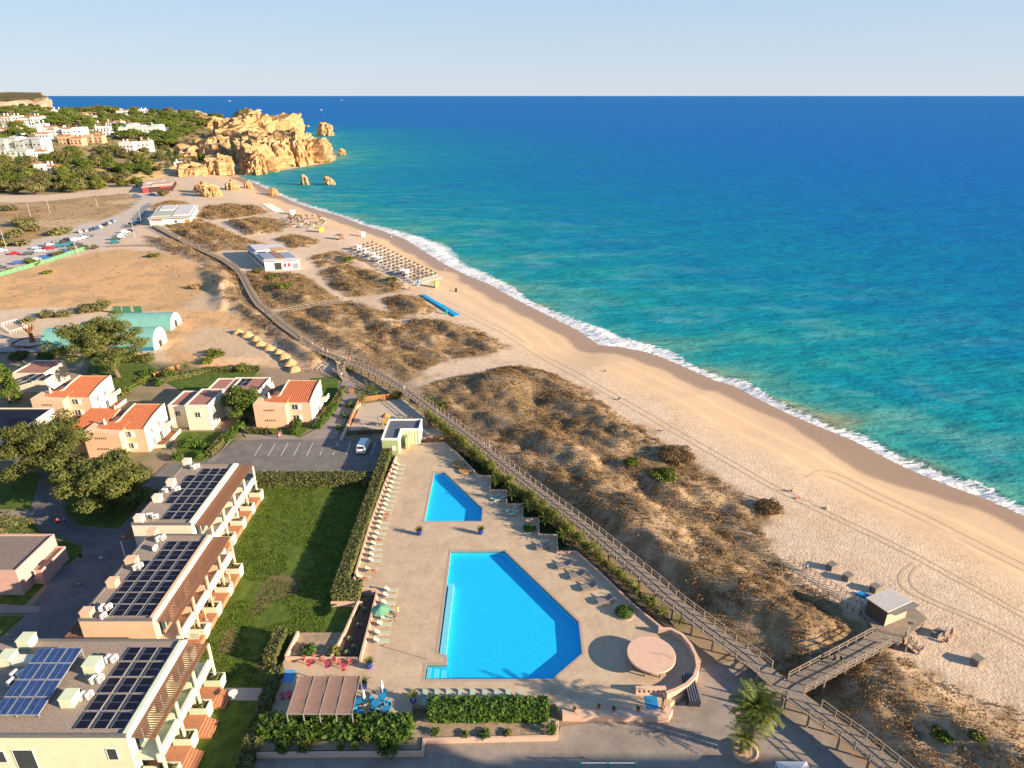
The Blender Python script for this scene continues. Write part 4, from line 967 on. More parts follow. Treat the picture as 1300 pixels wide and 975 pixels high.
for zx, zy in ((415,118),(305,262),(210,370),(85,512)): vent_box(A, 160+zx/5.4167, 570+zy/5.4167)
for zx, zy, ww in ((1045,175,1.2),(900,375,1.5),(768,525,1.2),(592,738,1.3)): vent_box(B, zx/5.4167, 650+zy/5.4167, ww, m=PEACH)
for zx, zy, ww, hh in ((168,160,1.5,1.2),(628,345,1.5,1.5),(462,565,1.4,1.2),(40,280,1.4,1.2)): vent_box(Cb, zx/5.4167, 795+zy/5.4167, ww, 1.5, hh, m=PGREEN)
vent_box(Cb, 150/5.4167, 795+280/5.4167, 2.6, 1.0, .8, m=CREAM)
for k, (zx, zy) in enumerate(((465,140),(490,128),(358,285),(335,290),(165,470),(205,478),(270,300))):
    x, y = G(160+zx/5.4167, 570+zy/5.4167, ZR-.1); ac_unit(x, y, ZR-.1, .2*(k%3), 'small white air conditioning unit beside a vent on the cream block roof')
for k, (zx, zy) in enumerate(((1090,200),(1125,190),(1070,262),(935,395),(968,385),(705,675),(752,670),(715,730))):
    x, y = G(zx/5.4167, 650+zy/5.4167, ZR-.1); ac_unit(x, y, ZR-.1, 1.2+.2*(k%3), 'small white air conditioning unit beside a vent on the peach block roof')
for k, (zx, zy) in enumerate(((790,240),(745,240),(695,378),(645,385),(620,490),(568,498),(105,345),(150,345),(85,400))):
    x, y = G(zx/5.4167, 795+zy/5.4167, ZR-.1); ac_unit(x, y, ZR-.1, 1.3, 'white air conditioning unit on the gravel roof of the pale green block')
# tilted blue collectors, 3 by 4
e = empty('solar_collector', (0,0,0)); tag(e, 'tilted array of twelve blue glazed solar collectors on the gravel roof', 'solar collector')
ax, ay = G(0, 912, ZR); bx, by = G(40, 920, ZR)
X0c, Y0c = G(-2, 908, ZR+.7)
for i in range(3):
    for j in range(4):
        xx = -56.0 + i*1.72; yy = 52.0 + j*2.15
        z0, z1 = ZR+.25+.26*j, ZR+.25+.26*(j+1)
        pb = MB(); pb.add([(xx,yy,z0),(xx+1.62,yy,z0),(xx+1.62,yy+2.05,z1-.02),(xx,yy+2.05,z1-.02),(xx,yy,z0+.09),(xx+1.62,yy,z0+.09),(xx+1.62,yy+2.05,z1+.07),(xx,yy+2.05,z1+.07)], [(3,2,1,0),(0,1,5,4),(1,2,6,5),(2,3,7,6),(3,0,4,7),(4,5,6,7)])
        q = pb.build('panel_frame', PFRAME, e)
        for s_ in (0, 1):
            u0, u1 = xx+.06+s_*.78, xx+.06+s_*.78+.72
            MB().add([(u0,yy+.06,z0+.10),(u1,yy+.06,z0+.10),(u1,yy+1.99,z1+.078),(u0,yy+1.99,z1+.078)], [(0,1,2,3)]).build('pane', BLUEP, q)
fr = MB()
for xx in (-55.9, -53.4, -51.0):
    fr.tube((xx,52.1,ZR-.1),(xx,52.1,ZR+.25),.05); fr.tube((xx,60.4,ZR-.1),(xx,60.4,ZR+1.25),.05); fr.tube((xx,52.1,ZR+.22),(xx,60.4,ZR+1.22),.05)
fr.build('support_frame', PFRAME, e)
# ------------------------------------------------------------------ houses
ROOF = mat('terracotta_roof', (.52, .17, .075), .85, .22, 2.5, .5, 16)
ROOFR = mat('dull_and_shaded_red_roof', (.36, .17, .13), .85, .2, 2, .3, 16)
def wall_window(parent, x0, x1, z0, z1, y, axis='front', frame=None, shutter=False):
    if axis == 'front': g = MB().box(x0, y-.03, z0, x1, y+.05, z1)
    else: g = MB().box(y-.05, x0, z0, y+.03, x1, z1)
    w_ = g.build('window', GLASS, parent); f = MB(); t = .09
    def bx(a, b_, c, d):
        if axis == 'front': f.box(a, y-.06, c, b_, y-.004, d)
        else: f.box(y+.004, a, c, y+.06, b_, d)
    bx(x0-t, x1+t, z1+.002, z1+t); bx(x0-t, x1+t, z0-t, z0-.002); bx(x0-t, x0-.002, z0, z1); bx(x1+.002, x1+t, z0, z1); bx((x0+x1)/2-.03, (x0+x1)/2+.03, z0+.001, z1-.001)
    f.build('frame', WHITEP, w_)
    if shutter:
        s = MB()
        if axis == 'front': s.box(x1+.1, y-.09, z0-.05, x1+.1+(x1-x0)*.55, y-.03, z1+.05)
        s.build('shutter', WHITEP, w_)
def mono_roof(parent, x0, x1, y0, y1, zf, zb, ridge_along='x', name='roof', m=None, over=.0, curve=.25):
    """pitched tile roof with rows of tiles; rises from y0 (zf) to y1 (zb), or from x0 to x1"""
    b_ = MB(); n_ = 12; V = []
    for i in range(n_ + 1):
        t = i / n_; z = zf + (zb - zf) * t + curve * math.sin(math.pi * t)
        for s in (0, 1):
            if ridge_along == 'x': V.append((x1 if s else x0, y0 + (y1-y0)*t, z))
            else: V.append((x0 + (x1-x0)*t, y1 if s else y0, z))
    F = [(2*i, 2*i+1, 2*i+3, 2*i+2) if ridge_along == 'x' else (2*i+1, 2*i, 2*i+2, 2*i+3) for i in range(n_)]
    b_.add(V, F); r = b_.build(name, m or ROOF, parent)
    r.modifiers.new('thick', 'SOLIDIFY').thickness = .14
    # rolls of tiles
    t_ = MB(); w_ = .45; span = (x1-x0) if ridge_along == 'x' else (y1-y0); k = 0
    while k * w_ < span - .1:
        for i in range(0, n_, 2):
            p = V[2*i]; q = V[min(2*i+4, 2*n_)]
            if ridge_along == 'x': t_.tube((x0+.1+k*w_, p[1], p[2]+.02), (x0+.1+k*w_, q[1], q[2]+.02), .07, .07, 5, False)
            else: t_.tube((p[0], y0+.1+k*w_, p[2]+.02), (q[0], y0+.1+k*w_, q[2]+.02), .07, .07, 5, False)
        k += 1
    t_.build('tile_rolls', m or ROOF, r); r.children[-1]['kind'] = 'stuff'
    return r
def cone_chimney(parent, x, y, z, h=1.5):
    MB().lathe([(.38,0),(.34,h*.4),(.13,h),(.16,h+.08),(.1,h+.2)], (x,y,z), 10).build('chimney', CREAM, parent)
def villa(px, label, mainW=7.6, mainD=9.5, wingW=7.1, wingD=4.5, H=5.4, back=True, Z=-.9, rot=0, wall=None, balcony=True):
    """peach holiday house: pitched main block, box wing in front-left, side terrace; (px) = front right foot of the main block"""
    wall = wall or PEACH; x, y = G(px[0], px[1], Z); e = empty('holiday_house', (x, y, Z), rot); tag(e, label, 'house')
    m0, m1 = -mainW, 0.0
    V = [(m0,0,0),(m1,0,0),(m1,mainD,0),(m0,mainD,0),(m0,0,H),(m1,0,H),(m1,mainD,H+1.4),(m0,mainD,H+1.4)]
    MB().add(V, [(0,1,5,4),(2,3,7,6),(3,0,4,7)]).build('wall', wall, e)
    MB().add([V[1],V[2],V[6],V[5]], [(0,1,2,3)]).build('side_wall', CREAM if wall is PEACH else wall, e)  # sun-facing wall: its brightness is put into the colour, lighter than the front
    mono_roof(e, m0+.2, m1-.2, .15, mainD-.2, H-.03, H+1.25)
    pr = MB()
    for xx in (m0-.02, m1-.2):
        for i in range(8):
            t0, t1 = i/8, (i+1)/8; f = lambda t: H + 1.4*t + .3*math.sin(math.pi*t)
            pr.add([(xx,mainD*t0,H-.2+1.4*t0),(xx+.22,mainD*t0,H-.2+1.4*t0),(xx+.22,mainD*t1,H-.2+1.4*t1),(xx,mainD*t1,H-.2+1.4*t1),(xx,mainD*t0,f(t0)+.14),(xx+.22,mainD*t0,f(t0)+.14),(xx+.22,mainD*t1,f(t1)+.14),(xx,mainD*t1,f(t1)+.14)], [(4,5,6,7),(1,2,6,5),(3,0,4,7)]+([(0,1,5,4)] if i==0 else [])+([(2,3,7,6)] if i==7 else []))
    pr.build('gable_parapet', CREAM, e)
    # wing
    w1 = m0 + 2.6; w0 = w1 - wingW; y0, y1 = -2.2, -2.2 + wingD
    wb = MB(); wb.add([(w0,y0,0),(w1,y0,0),(w1,y1,0),(w0,y1,0),(w0,y0,H+.55),(w1,y0,H+.1),(w1,y1,H+.1),(w0,y1,H+.55)], [(0,1,5,4),(1,2,6,5),(2,3,7,6),(3,0,4,7),(4,5,6,7)]); wb.build('wing', wall, e)
    wg = e.children[-1]
    for zz in (H*.32, H*.78):
        for k in range(6): MB().box(w0+2.2+k*.42, y0-.02, zz, w0+2.4+k*.42, y0+.05, zz+.42).build('vent_slot', DARKIN, wg)
    mono_roof(e, w0+1.9, w1-.05, y0+wingD*.35, y1-.05, H+.34, H+.62, curve=.05)
    if back:
        q0, q1 = m0 - 4.6, m0 - .03
        MB().add([(q0,1.9,0),(q1,1.9,0),(q1,8.5,0),(q0,8.5,0),(q0,1.9,H-.9),(q1,1.9,H+.9),(q1,8.5,H+.9),(q0,8.5,H-.9)], [(0,1,5,4),(1,2,6,5),(2,3,7,6),(3,0,4,7)]).build('rear_wall', wall, e)
        mono_roof(e, q0-.02, q1, 2.0, 8.4, H-.86, H+.92, 'y', m=ROOFR)  # slope facing away from the sun: its shade is put into this duller red
        MB().box(q0-.1,1.7,H-.6,q1,1.898,H+.25).build('parapet', CREAM, e)
        cone_chimney(e, m0-2.0, 1.2, H+.2); cone_chimney(e, m0-3.2, 7.5, H+.2)
    for (a, b_, c, d) in ((-4.3,-3.0,3.6,4.9),(-4.3,-3.0,.9,2.2)): wall_window(e, a, b_, c, d, 0, shutter=True)
    for (a, c) in ((-6.2,4.0),(-6.2,1.2)): wall_window(e, a-.3, a+.3, c, c+.6, 0)
    for (a, b_, c, d) in ((2.2,2.9,3.2,4.6),(5.2,6.0,3.2,4.6),(2.2,2.9,.6,2.0),(5.0,6.2,.1,2.1)): wall_window(e, a, b_, c, d, 0, 'side')
    if balcony:
        b_ = MB(); b_.box(.003,mainD-3.2,2.6,1.7,mainD-.3,2.8); b_.box(1.55,mainD-3.2,2.803,1.7,mainD-.3,3.6); b_.box(.004,mainD-3.2,2.803,1.547,mainD-3.05,3.6); b_.build('balcony', CREAM, e)
        t = MB(); t.box(.003,1.5,-.1,2.6,mainD-.5,.12); t.build('terrace', TERRA, e)
        t = MB(); t.box(2.45,1.5,.123,2.6,mainD-.5,.9); t.box(.01,1.5,.123,2.447,1.65,.9); t.build('terrace_wall', CREAM, e)
    return e
villa((397.5,538), 'peach house with orange pitched roof and cream gable parapet, beside the paved walk and car park')
villa((121,531), 'peach house with orange pitched roof under the big leaning pine tree', mainW=7.5)
villa((190,574), 'peach house with two orange roofs and terrace, behind the round topped pines', mainW=6.6, mainD=9.5, wingW=7.4, balcony=True)
# second roof of that middle house: the low left part
def flat_house(name, label, boxes, wall=None, roofm=None, solar=False, cat='house'):
    e = empty(name, (0,0,0)); tag(e, label, cat)
    for i, (x0, x1, y0, y1, z0, z1) in enumerate(boxes):
        MB().box(x0, y0, z0, x1, y1, z1-.35).build('wall', wall or CREAM, e)
        r = MB().box(x0+.02, y0+.02, z1-.347, x1-.02, y1-.02, z1-.25).build('roof', roofm or ROOFR, e)
        p = MB(); t = .22; p.box(x0-.03,y0-.03,z1-.348,x1+.03,y0+t,z1); p.box(x0-.03,y1-t,z1-.348,x1+.03,y1+.03,z1); p.box(x0-.03,y0+t,z1-.348,x0+t,y1-t,z1); p.box(x1-t,y0+t,z1-.348,x1+.03,y1-t,z1); p.build('parapet', wall or CREAM, r)
        wx = (x0+x1)/2
        wall_window(e, wx-.6, wx+.5, z0+(z1-z0)*.52, z0+(z1-z0)*.52+1.2, y0)
    return e
def bx_px(pxl, pxr, pyb, depth, h, z=-.9):
    x0, y0 = G(pxl, pyb, z); x1, _ = G(pxr, pyb, z); return (x0, x1, y0, y0 + depth, z, z + h)
lh = flat_house('link_house', 'long cream terrace house with flat dull red roofs between the two orange roofed houses',
   [bx_px(241,270,546,9,6.2), bx_px(219,240.6,543,8,5.6), bx_px(262,292,528,9.5,5.6)])
sh_ = flat_house('flat_roof_house', 'flat roofed cream house with blue solar panels, behind the small round tree', [bx_px(288,333,522,8,5.4)], roofm=ROOFR)
x0, y0 = G(289, 494, 4.5)
for k in range(2):
    for j in range(3):
        solar_panel(-70.5 + j*1.5 + 3.6, 147.5 + k*2.2, 4.3, 'bluish solar panel on the flat roof behind the small round tree')
fl = flat_house('flat_roof_house', 'flat roofed house with solar panels in the shade of the cypress', [bx_px(22,62,498,9,5.2)])
for k in range(2):
    for j in range(3):
        q = G(30 + j*11, 478, 4.2); solar_panel(q[0]+1.5, q[1]-1.5 + k*2.2, 4.05, 'bluish solar panel on the shaded flat roof near the cypress')
flat_house('flat_roof_house', 'cream house with dark collectors on its roof, half hidden behind a round pine', [bx_px(-70,22,585,14,5.4)], roofm=PANEL)
flat_house('pink_house', 'pink flat roofed house with red parapet edge beside the shaded drive', [bx_px(-60,31,756,9,4.6), bx_px(31.5,58,742,6,2.6)], wall=mat('rose_render',(.60,.36,.30),.85,.08,1), roofm=mat('brown_roof_felt',(.22,.17,.14),.9,.2,2))
b_ = MB(); # middle house: left roof
x, y = G(190, 574, -.9)
mh = [o for o in COL.objects if o.get('label','').startswith('peach house with two orange')][0]
MB().add([(-15.5,-.5,0),(-9.0,-.5,0),(-9.0,8,0),(-15.5,8,0),(-15.5,-.5,5.0),(-9.0,-.5,5.0),(-9.0,8,6.4),(-15.5,8,6.4)], [(0,1,5,4),(1,2,6,5),(2,3,7,6),(3,0,4,7)]).build('wall', PEACH, mh)
mono_roof(mh, -15.4, -9.1, -.6, 7.9, 5.03, 6.5)
wall_window(mh, -13.4, -12.0, 3.1, 4.3, -.5)

# ------------------------------------------------------------------ striped green hut
e = empty('changing_hut', (0,0,0)); tag(e, 'flat roofed green changing hut with white stripes at the end of the pool deck', 'hut')
GREENW = mat('hut_green', (.36, .44, .20), .8, .08, 1); STRG = mat('stripe_green', (.42, .48, .22), .8, .08, 1)
hz = 3.7
MB().box(-26.6,121,-.9,-23.3,130,hz-.4).build('wall', GREENW, e)
MB().box(-23.297,125.4,-.9,-19.5,129.98,hz-.4).build('wall', WHITEP, e)
for k in range(6): MB().box(-23.0+k*.6,125.36,.003,-22.7+k*.6,125.398,hz-.42).build('stripe', STRG, e)
for k in range(4): MB().box(-23.296,121.3+k*1.05,.003,-23.255,121.8+k*1.05,hz-.42).build('stripe', WHITEP, e)
rf = MB(); rf.prism([(-26.55,121.05),(-23.35,121.05),(-23.35,125.45),(-19.55,125.45),(-19.55,129.95),(-26.55,129.95)], hz-.397, hz-.3); ro = rf.build('roof', mat('hut_roof',(.10,.12,.15),.8,.25,1.2), e)
p = MB(); p.box(-26.68,120.94,hz-.396,-23.2,121.2,hz+.05); p.box(-26.68,121.2,hz-.396,-26.4,130.05,hz+.05); p.box(-23.45,121.2,hz-.396,-23.2,125.3,hz+.05); p.box(-23.45,125.3,hz-.396,-19.42,125.56,hz+.05); p.box(-19.68,125.56,hz-.396,-19.42,130.05,hz+.05); p.box(-26.4,129.8,hz-.396,-19.68,130.05,hz+.05); p.build('parapet', WHITEP, ro)
MB().box(-24.6,120.95,.9,-23.9,120.997,2.0).build('notice_board', WHITEP, e)
MB().box(-22.2,123.2,.003,-21.6,125.35,2.4).build('screen_wall', STRG, e)

# ------------------------------------------------------------------ van
def van():
    x, y = G(462, 570, -.78); e = empty('parked_van', (x, y, -.775), math.radians(-2)); tag(e, 'white minibus parked in the shade beside the green hut', 'van')
    prof = [(-2.45,.35),(-2.5,.95),(-2.4,1.25),(-2.25,1.95),(-1.9,2.05),(1.0,2.03),(1.45,1.9),(1.95,1.25),(2.45,1.05),(2.52,.5),(2.4,.35)]   # y along the car (front = +y)
    b_ = MB(); n_ = len(prof); w_ = .95
    V = []
    for s in (-1, 1):
        for (a, z) in prof: V.append((s*(w_ - (.14 if z > 1.3 else 0)), a, z))
    b_.add(V, [tuple(range(n_-1,-1,-1)), tuple(range(n_, 2*n_))] + [(i, (i+1) % n_, n_+(i+1) % n_, n_+i) for i in range(n_)])
    b_.build('body', mat('white_car_paint',(.78,.80,.82),.25,.03,2,spec=.5), e, bevel=.05)
    MB().add([(-.72,-2.44,1.32),(.72,-2.44,1.32),(.68,-2.315,1.85),(-.68,-2.315,1.85)], [(0,1,2,3)]).build('rear_window', GLASS, e)
    MB().add([(-.7,1.52,1.83),(.7,1.52,1.83),(.74,1.93,1.32),(-.74,1.93,1.32)], [(3,2,1,0)]).build('windscreen', GLASS, e)
    for s in (-1, 1):
        for (a, c) in ((-2.0,-.9),(-.8,.25),(.35,1.35)): MB().add([(s*.83,a,1.35),(s*.83,c,1.35),(s*.82,c-.04,1.82),(s*.82,a+.04,1.82)], [(0,1,2,3) if s < 0 else (3,2,1,0)]).build('side_window', GLASS, e)
        MB().box(s*.78-.09,-2.53,.95,s*.78+.09,-2.47,1.25).build('tail_light', mat('red_lens',(.45,.03,.02),.3), e)
        for a in (-1.5, 1.55):
            wl = MB(); wl.tube((s*.74,a,.33),(s*.97,a,.33),.33,.33,16); t = wl.build('wheel', mat('tyre',(.03,.03,.03),.9), e)
            MB().tube((s*.975,a,.33),(s*.985,a,.33),.19,.17,12).build('rim', PFRAME, t)
    MB().box(-.3,-2.53,.6,.3,-2.505,.75).build('number_plate', WHITEP, e)
    MB().box(-.93,-2.6,.36,.93,-2.45,.62).build('rear_bumper', METALW, e)
van()

# ------------------------------------------------------------------ hedges, planters and low walls
hedge_obj('hedge', -26.4, 80.6, -24.6, 120.6, -.9, 1.75, HEDGE, 'long clipped hedge running beside the row of loungers and the lawn', 2)
hedge_obj('hedge', -26.4, 77.6, -22.4, 80.5, -.2, 1.55, HEDGE, 'short clipped hedge on a pink wall at the corner of the lawn', 3)
hedge_obj('hedge', -49.2, 109.6, -26.6, 112.4, -.9, 1.2, HEDGE, 'clipped hedge between the lawn and the car park bays', 4)
x0, y0 = G(325, 941, -.3); x1, _ = G(520, 941, -.3)
hedge_obj('hedge', x0, 59.0-4.2, x1, 59.0-2.0, -.7, 1.2, HEDGE2, 'bright glossy hedge in front of the brown awning', 5, dens=34, leaf=.34, jag=.3)
hedge_obj('hedge', -10.0, 57.1, 4.3, 59.3, -.7, 1.4, HEDGE2, 'neatly clipped glossy hedge behind the row of green loungers at the large pool', 6, dens=40, leaf=.28, jag=.14)
p0, p1_ = G(352, 858, .0), G(324, 942, -.5)
ang = math.atan2(p1_[1]-p0[1], p1_[0]-p0[0]); ln = math.dist(p0, p1_)
hedge_obj('hedge', -2.9, -.75, 2.9, .75, 0, 1.9, HEDGE, 'dark rounded hedge beside the blue mat and the narrow lawn', 7, rot=ang, loc=(p0[0]+(p1_[0]-p0[0])*.25, p0[1]+(p1_[1]-p0[1])*.25, -.8))
hedge_obj('hedge', -4.5, -.8, 4.5, .8, 0, 1.5, HEDGE, 'grey green hedge curving down beside the terrace steps', 8, rot=ang, loc=(p0[0]+(p1_[0]-p0[0])*.95, p0[1]+(p1_[1]-p0[1])*.95-.8, -.8))
p0, p1_ = G(358, 806, -.3), G(343, 843, -.3); ang = math.atan2(p1_[1]-p0[1], p1_[0]-p0[0])
hedge_obj('hedge', -2.6, -.75, 2.6, .75, 0, 1.9, HEDGE, 'short grey hedge at the lawn edge beside the pink tables', 9, rot=ang, loc=((p0[0]+p1_[0])/2, (p0[1]+p1_[1])/2, -.8))
def low_wall(pts, z0, z1, label, w_=.3, world=False, m=None, name='low_wall', cat='wall'):
    P = pts if world else GL(pts, z1); b_ = MB(); n_ = len(P); Ls, Rs = [], []
    for i in range(n_):
        a, c = Vector(P[max(i-1,0)]), Vector(P[min(i+1,n_-1)]); d1 = (Vector(P[i])-a).normalized() if i else (c-Vector(P[i])).normalized(); d2 = (c-Vector(P[i])).normalized() if i < n_-1 else d1
        nn = (Vector((-d1.y,d1.x))+Vector((-d2.y,d2.x))); nn = nn / max(.5, nn.length**2/2) if nn.length > .1 else Vector((-d1.y,d1.x))
        Ls.append(Vector(P[i])+nn*w_/2); Rs.append(Vector(P[i])-nn*w_/2)
    V = []
    for i in range(n_): V += [(Ls[i].x,Ls[i].y,z0),(Rs[i].x,Rs[i].y,z0),(Rs[i].x,Rs[i].y,z1),(Ls[i].x,Ls[i].y,z1)]
    F = [(0,1,2,3),(4*n_-1,4*n_-2,4*n_-3,4*n_-4)]
    for i in range(n_-1):
        a, c = 4*i, 4*i+4
        for q in range(4): F.append((a+q, c+q, c+(q+1)%4, a+(q+1)%4))
    b_.add(V, F); o = b_.build(name, m or PINKW); tag(o, label, cat); return o
low_wall([(503,578),(487,617),(470,664),(452,724),(447,745)], -.95, .55, 'long pink wall behind the row of loungers')
low_wall([(447,746),(479,747.5)], -.95, .35, 'short pink wall closing the lounger row', .28)
low_wall([(479,749),(470,786),(457,836)], -.95, .55, 'pink wall behind the loungers under the green parasol')
low_wall([(362,834),(454,835)], -.95, .5, 'pink wall behind the red terrace chairs', .28)
low_wall([(378,801),(362,833)], -.95, .3, 'sloping pink planter wall left of the red terrace chairs', .28)
low_wall([(455,762),(438,800),(418,838)], -.95, .1, 'pale wall between the agave planter and the shaded lawn', .28)
low_wall([(420,764),(460,764)], -.95, .0, 'pink wall under the short corner hedge', .3)
# agave planter strip
sheet('planter_bed', [(462,766),(478,752),(470,784),(455,832),(420,836),(440,800)], -.35, SOIL, .4, kind='structure')
sheet('planter_bed', [(380,803),(436,803),(419,832),(364,832)], -.45, DRYSOIL, .4)
sheet('planter_bed', [(490,588),(500,584),(484,618),(467,664),(449,722),(436,756),(432,756),(447,708),(470,640)], -.1, SOIL, .7)
# planters at the street front
low_wall([(322,956),(536,954),(538,938),(706,934),(708,915)], -.95, -.15, 'pink retaining wall along the paved street below the hedges', .3)
sheet('planter_bed', [(332,925),(520,922),(535,912),(704,912),(704,932),(535,936),(533,951),(325,953)], -.35, DRYSOIL, .5)
low_wall([(714,904),(846,906),(850,898)], -.95, .1, 'broad pink wall topped with flower pots beside the street', .9)
def shrub(px, py, r, h, m, label, z=None, seed=1, group=None, per=110, leaf=.2, world=None, name='shrub', cat='shrub', stems=True, n=12):
    if world: x, y, zz = world
    else:
        zz = -.3 if z is None else z; x, y = G(px, py, zz)
    rnd = random.Random(seed); cs, rs = [], []
    for i in range(n):
        a = i*2.399; q = math.sqrt((i+.5)/n); cs.append((math.cos(a)*r*q*.7, math.sin(a)*r*q*.7, h*(.45+rnd.uniform(-.3,.35)*(1-.4*q)))); rs.append(r*rnd.uniform(.3,.45))
    e = empty(name, (x, y, zz)); tag(e, label, cat, group)
    if stems:
        b_ = MB()
        for i in range(4): b_.tube((0,0,-.1),(cs[i*2][0],cs[i*2][1],cs[i*2][2]),.05,.02,5)
        b_.build('stem', BARK, e)
    link('foliage', clumps_mesh('foliage', cs, rs, per / max(r*r, .05) * .5 if r < .7 else per, leaf, m, seed, min(1.2, h/r*.6)), e); return e
for k, (px, py, r, h, lab) in enumerate([(392,828,1.3,1.0,'low yellow green shrub in the bed behind the red terrace chairs'),(424,829,1.1,.8,'dark green shrub in the bed behind the red terrace chairs'),
   (360,950,1.1,.9,'yellowish shrub at the terrace end of the street planter'),(386,950,1.1,.9,'flowering shrub beside the yellowish one in the street planter'),(433,950,.5,.8,'small round bush in the street planter'),(450,950,.5,.8,'small clipped ball beside the round bush in the street planter'),(493,949,1.9,1.1,'wide shrub at the corner of the street planter'),
   (465,940,1.0,1.3,'orange flowering shrub in front of the glossy hedge'),(553,932,.7,.8,'sparse plant in the raised bed below the clipped hedge'),(590,934,.6,.5,'small tuft in the raised bed below the clipped hedge'),(615,934,.9,.6,'leafy tuft in the raised bed below the clipped hedge'),(645,932,.6,.5,'thin plant in the raised bed, close to the clipped bush'),(700,930,.9,1.3,'square clipped bush at the end of the raised bed')]):
    shrub(px, py, r, h, SHRUB if k % 2 else HEDGE2, lab, -.35, 60+k, per=150)
for px, py, r_, lab in ((792,779,1.3,'round clipped bush in a paved ring at the deck corner'),(672,672,1.1,'round clipped bush in the corner of the stepped wall')):
    x, y = G(px, py, 0); e = empty('clipped_bush', (x, y, 0)); tag(e, lab, 'shrub'); MB().lathe([(r_+.15,.003),(r_+.15,.12),(r_,.13)], n=28).build('paved_ring', COPING, e)
    link('foliage', clumps_mesh('foliage', [(0,0,.3),(.2,.1,.35)], [r_*.95,r_*.8], 900, .12, HEDGE2, 81, .62, .9), e); MB().tube((0,0,0),(0,0,.5),.08).build('stem', BARK, e)
for k, (px, py) in enumerate(((450,773),(463,775),(447,787),(456,795),(444,812),(450,823),(441,830))):
    V, F = [], []; rr = random.Random(k); x, y = G(px, py, -.3); e = empty('agave', (x, y, -.35)); tag(e, 'pale green agave rosette in the dark bed beside the pink wall', 'agave', 'agaves in the bed')
    b_ = MB()
    for i in range(18):
        a = i*2.399; el = .25 + 1.0*i/18; L_ = .62; d = Vector((math.cos(a)*math.cos(el), math.sin(a)*math.cos(el), math.sin(el))); s = Vector((-math.sin(a), math.cos(a), 0))*.08
        m_ = d*L_*.5; t = d*L_ + Vector((0,0,.03)); b_.add([tuple(-s*.6), tuple(s*.6), tuple(m_+s), tuple(t), tuple(m_-s)], [(0,1,2,4),(4,2,3)])
    b_.build('leaves', mat('agave_leaf',(.16,.22,.12),.6,.2,3), e)
# stepped pink walls on the sea side of the deck with planted pockets
ST = [(578,572),(607,603),(623,604),(622,621.5),(643,621.5),(643,639.5),(663.5,639.5),(663.5,657.5),(684,657.5),(684,678),(707,678.5),(708,699.5),(732,699.5),(763,727),(801,764),(843,799)]
low_wall(ST, -.95, .45, 'stepped pink wall on the sea side of the deck', .26)
sheet('planter_bed', [(580,570),(609,602),(625,603),(624,620),(645,620),(645,638),(665,638),(665,656),(686,656),(686,676),(709,677),(710,698),(733,698),(775,735),(845,800),(862,803),(848,785),(770,712),(700,655),(620,588),(566,545)], .12, SOIL, 1.0)
gc_ = []
rng = np.random.default_rng(4)
for k in range(420):
    t = rng.uniform(0, 1); px = 585 + t * 130; py = 571 + t * 118 + rng.uniform(-8, 10); gc_.append((px, py))
inn = [G(a, b_, .12) for a, b_ in gc_]; BEDP = GL([(580,570),(609,602),(625,603),(624,620),(645,620),(645,638),(665,638),(665,656),(686,656),(686,676),(709,677),(710,698),(725,690),(640,610)], .12)
cs = [(x, y, .3) for x, y in inn if in_poly(np.array([x]), np.array([y]), BEDP)[0]]
tag(link('ground_cover', clumps_mesh('ground_cover', cs, [.6]*len(cs), 90, .2, leaf_mat('dark_cover',(.012,.03,.006),(.04,.075,.012),.6), 5, .4)), 'low dark green ground cover in the stepped beds', 'ground cover', kind='stuff')
# feathery shrubs between the deck and the boardwalk
sv = [leaf_mat('feathery_leaves',(.13,.15,.03),(.33,.33,.075),.8,.45)]*2; k = 0
row = GL([(543,532),(573,556),(600,580),(637,610),(677,643),(717,676),(757,709),(797,746),(842,786)], .3)
acc = 0
proto = []
for v in range(4):
    cs, rs = [], []; rr = random.Random(v)
    for i in range(13):
        a = i*2.399; q = math.sqrt((i+.5)/13); cs.append((math.cos(a)*.75*q, math.sin(a)*.75*q, .5+1.6*rr.random()*(1-.35*q))); rs.append(rr.uniform(.28,.46))
    st = MB()
    for i in range(5): st.tube((0,0,-.2),(cs[i][0],cs[i][1],cs[i][2]+.2),.04,.015,5)
    proto.append((st.mesh('stem', BARK), clumps_mesh('foliage', cs, rs, 190, .17, sv[v % 2], 90+v, 1.35, .3)))
for i in range(len(row)-1):
    a, b_ = Vector(row[i]), Vector(row[i+1]); L_ = (b_-a).length; q = int(L_ / 1.15)
    for j in range(q):
        p = a.lerp(b_, (j+.5)/q) + Vector((random.uniform(-.35,.35), random.uniform(-.35,.35))); s = random.uniform(.75,1.1) * (1.0 if i < 6 else .75)
        e = empty('feathery_shrub', (p.x, p.y, .05), random.uniform(0,6.3), 'upright feathery shrub in the row between the pool deck and the boardwalk', 'shrub', 'shrubs between deck and boardwalk'); e.scale = (s, s, s*random.uniform(1.3,1.7))
        v = proto[k % 4]; k += 1; link('stem', v[0], e); link('foliage', v[1], e)
for k, (px, py) in enumerate(((629,620),(650,637),(671,652),(692,670),(715,690))):
    x, y = G(px, py, .12); date_palm('young_palm', 1.7, 1.5, 18, 30+k, (x, y, .12), .1, 0, fruit=False, nl=10, leaf=GREENB, label='young palm with bright green crown in the stepped planter', cat='palm', group='young palms in the stepped planters')
x, y = G(862, 792, .1); date_palm('young_palm', .6, 1.3, 15, 44, (x, y, .1), .12, 0, fruit=False, nl=9, label='young palm beside the start of the curved pink wall', cat='palm')
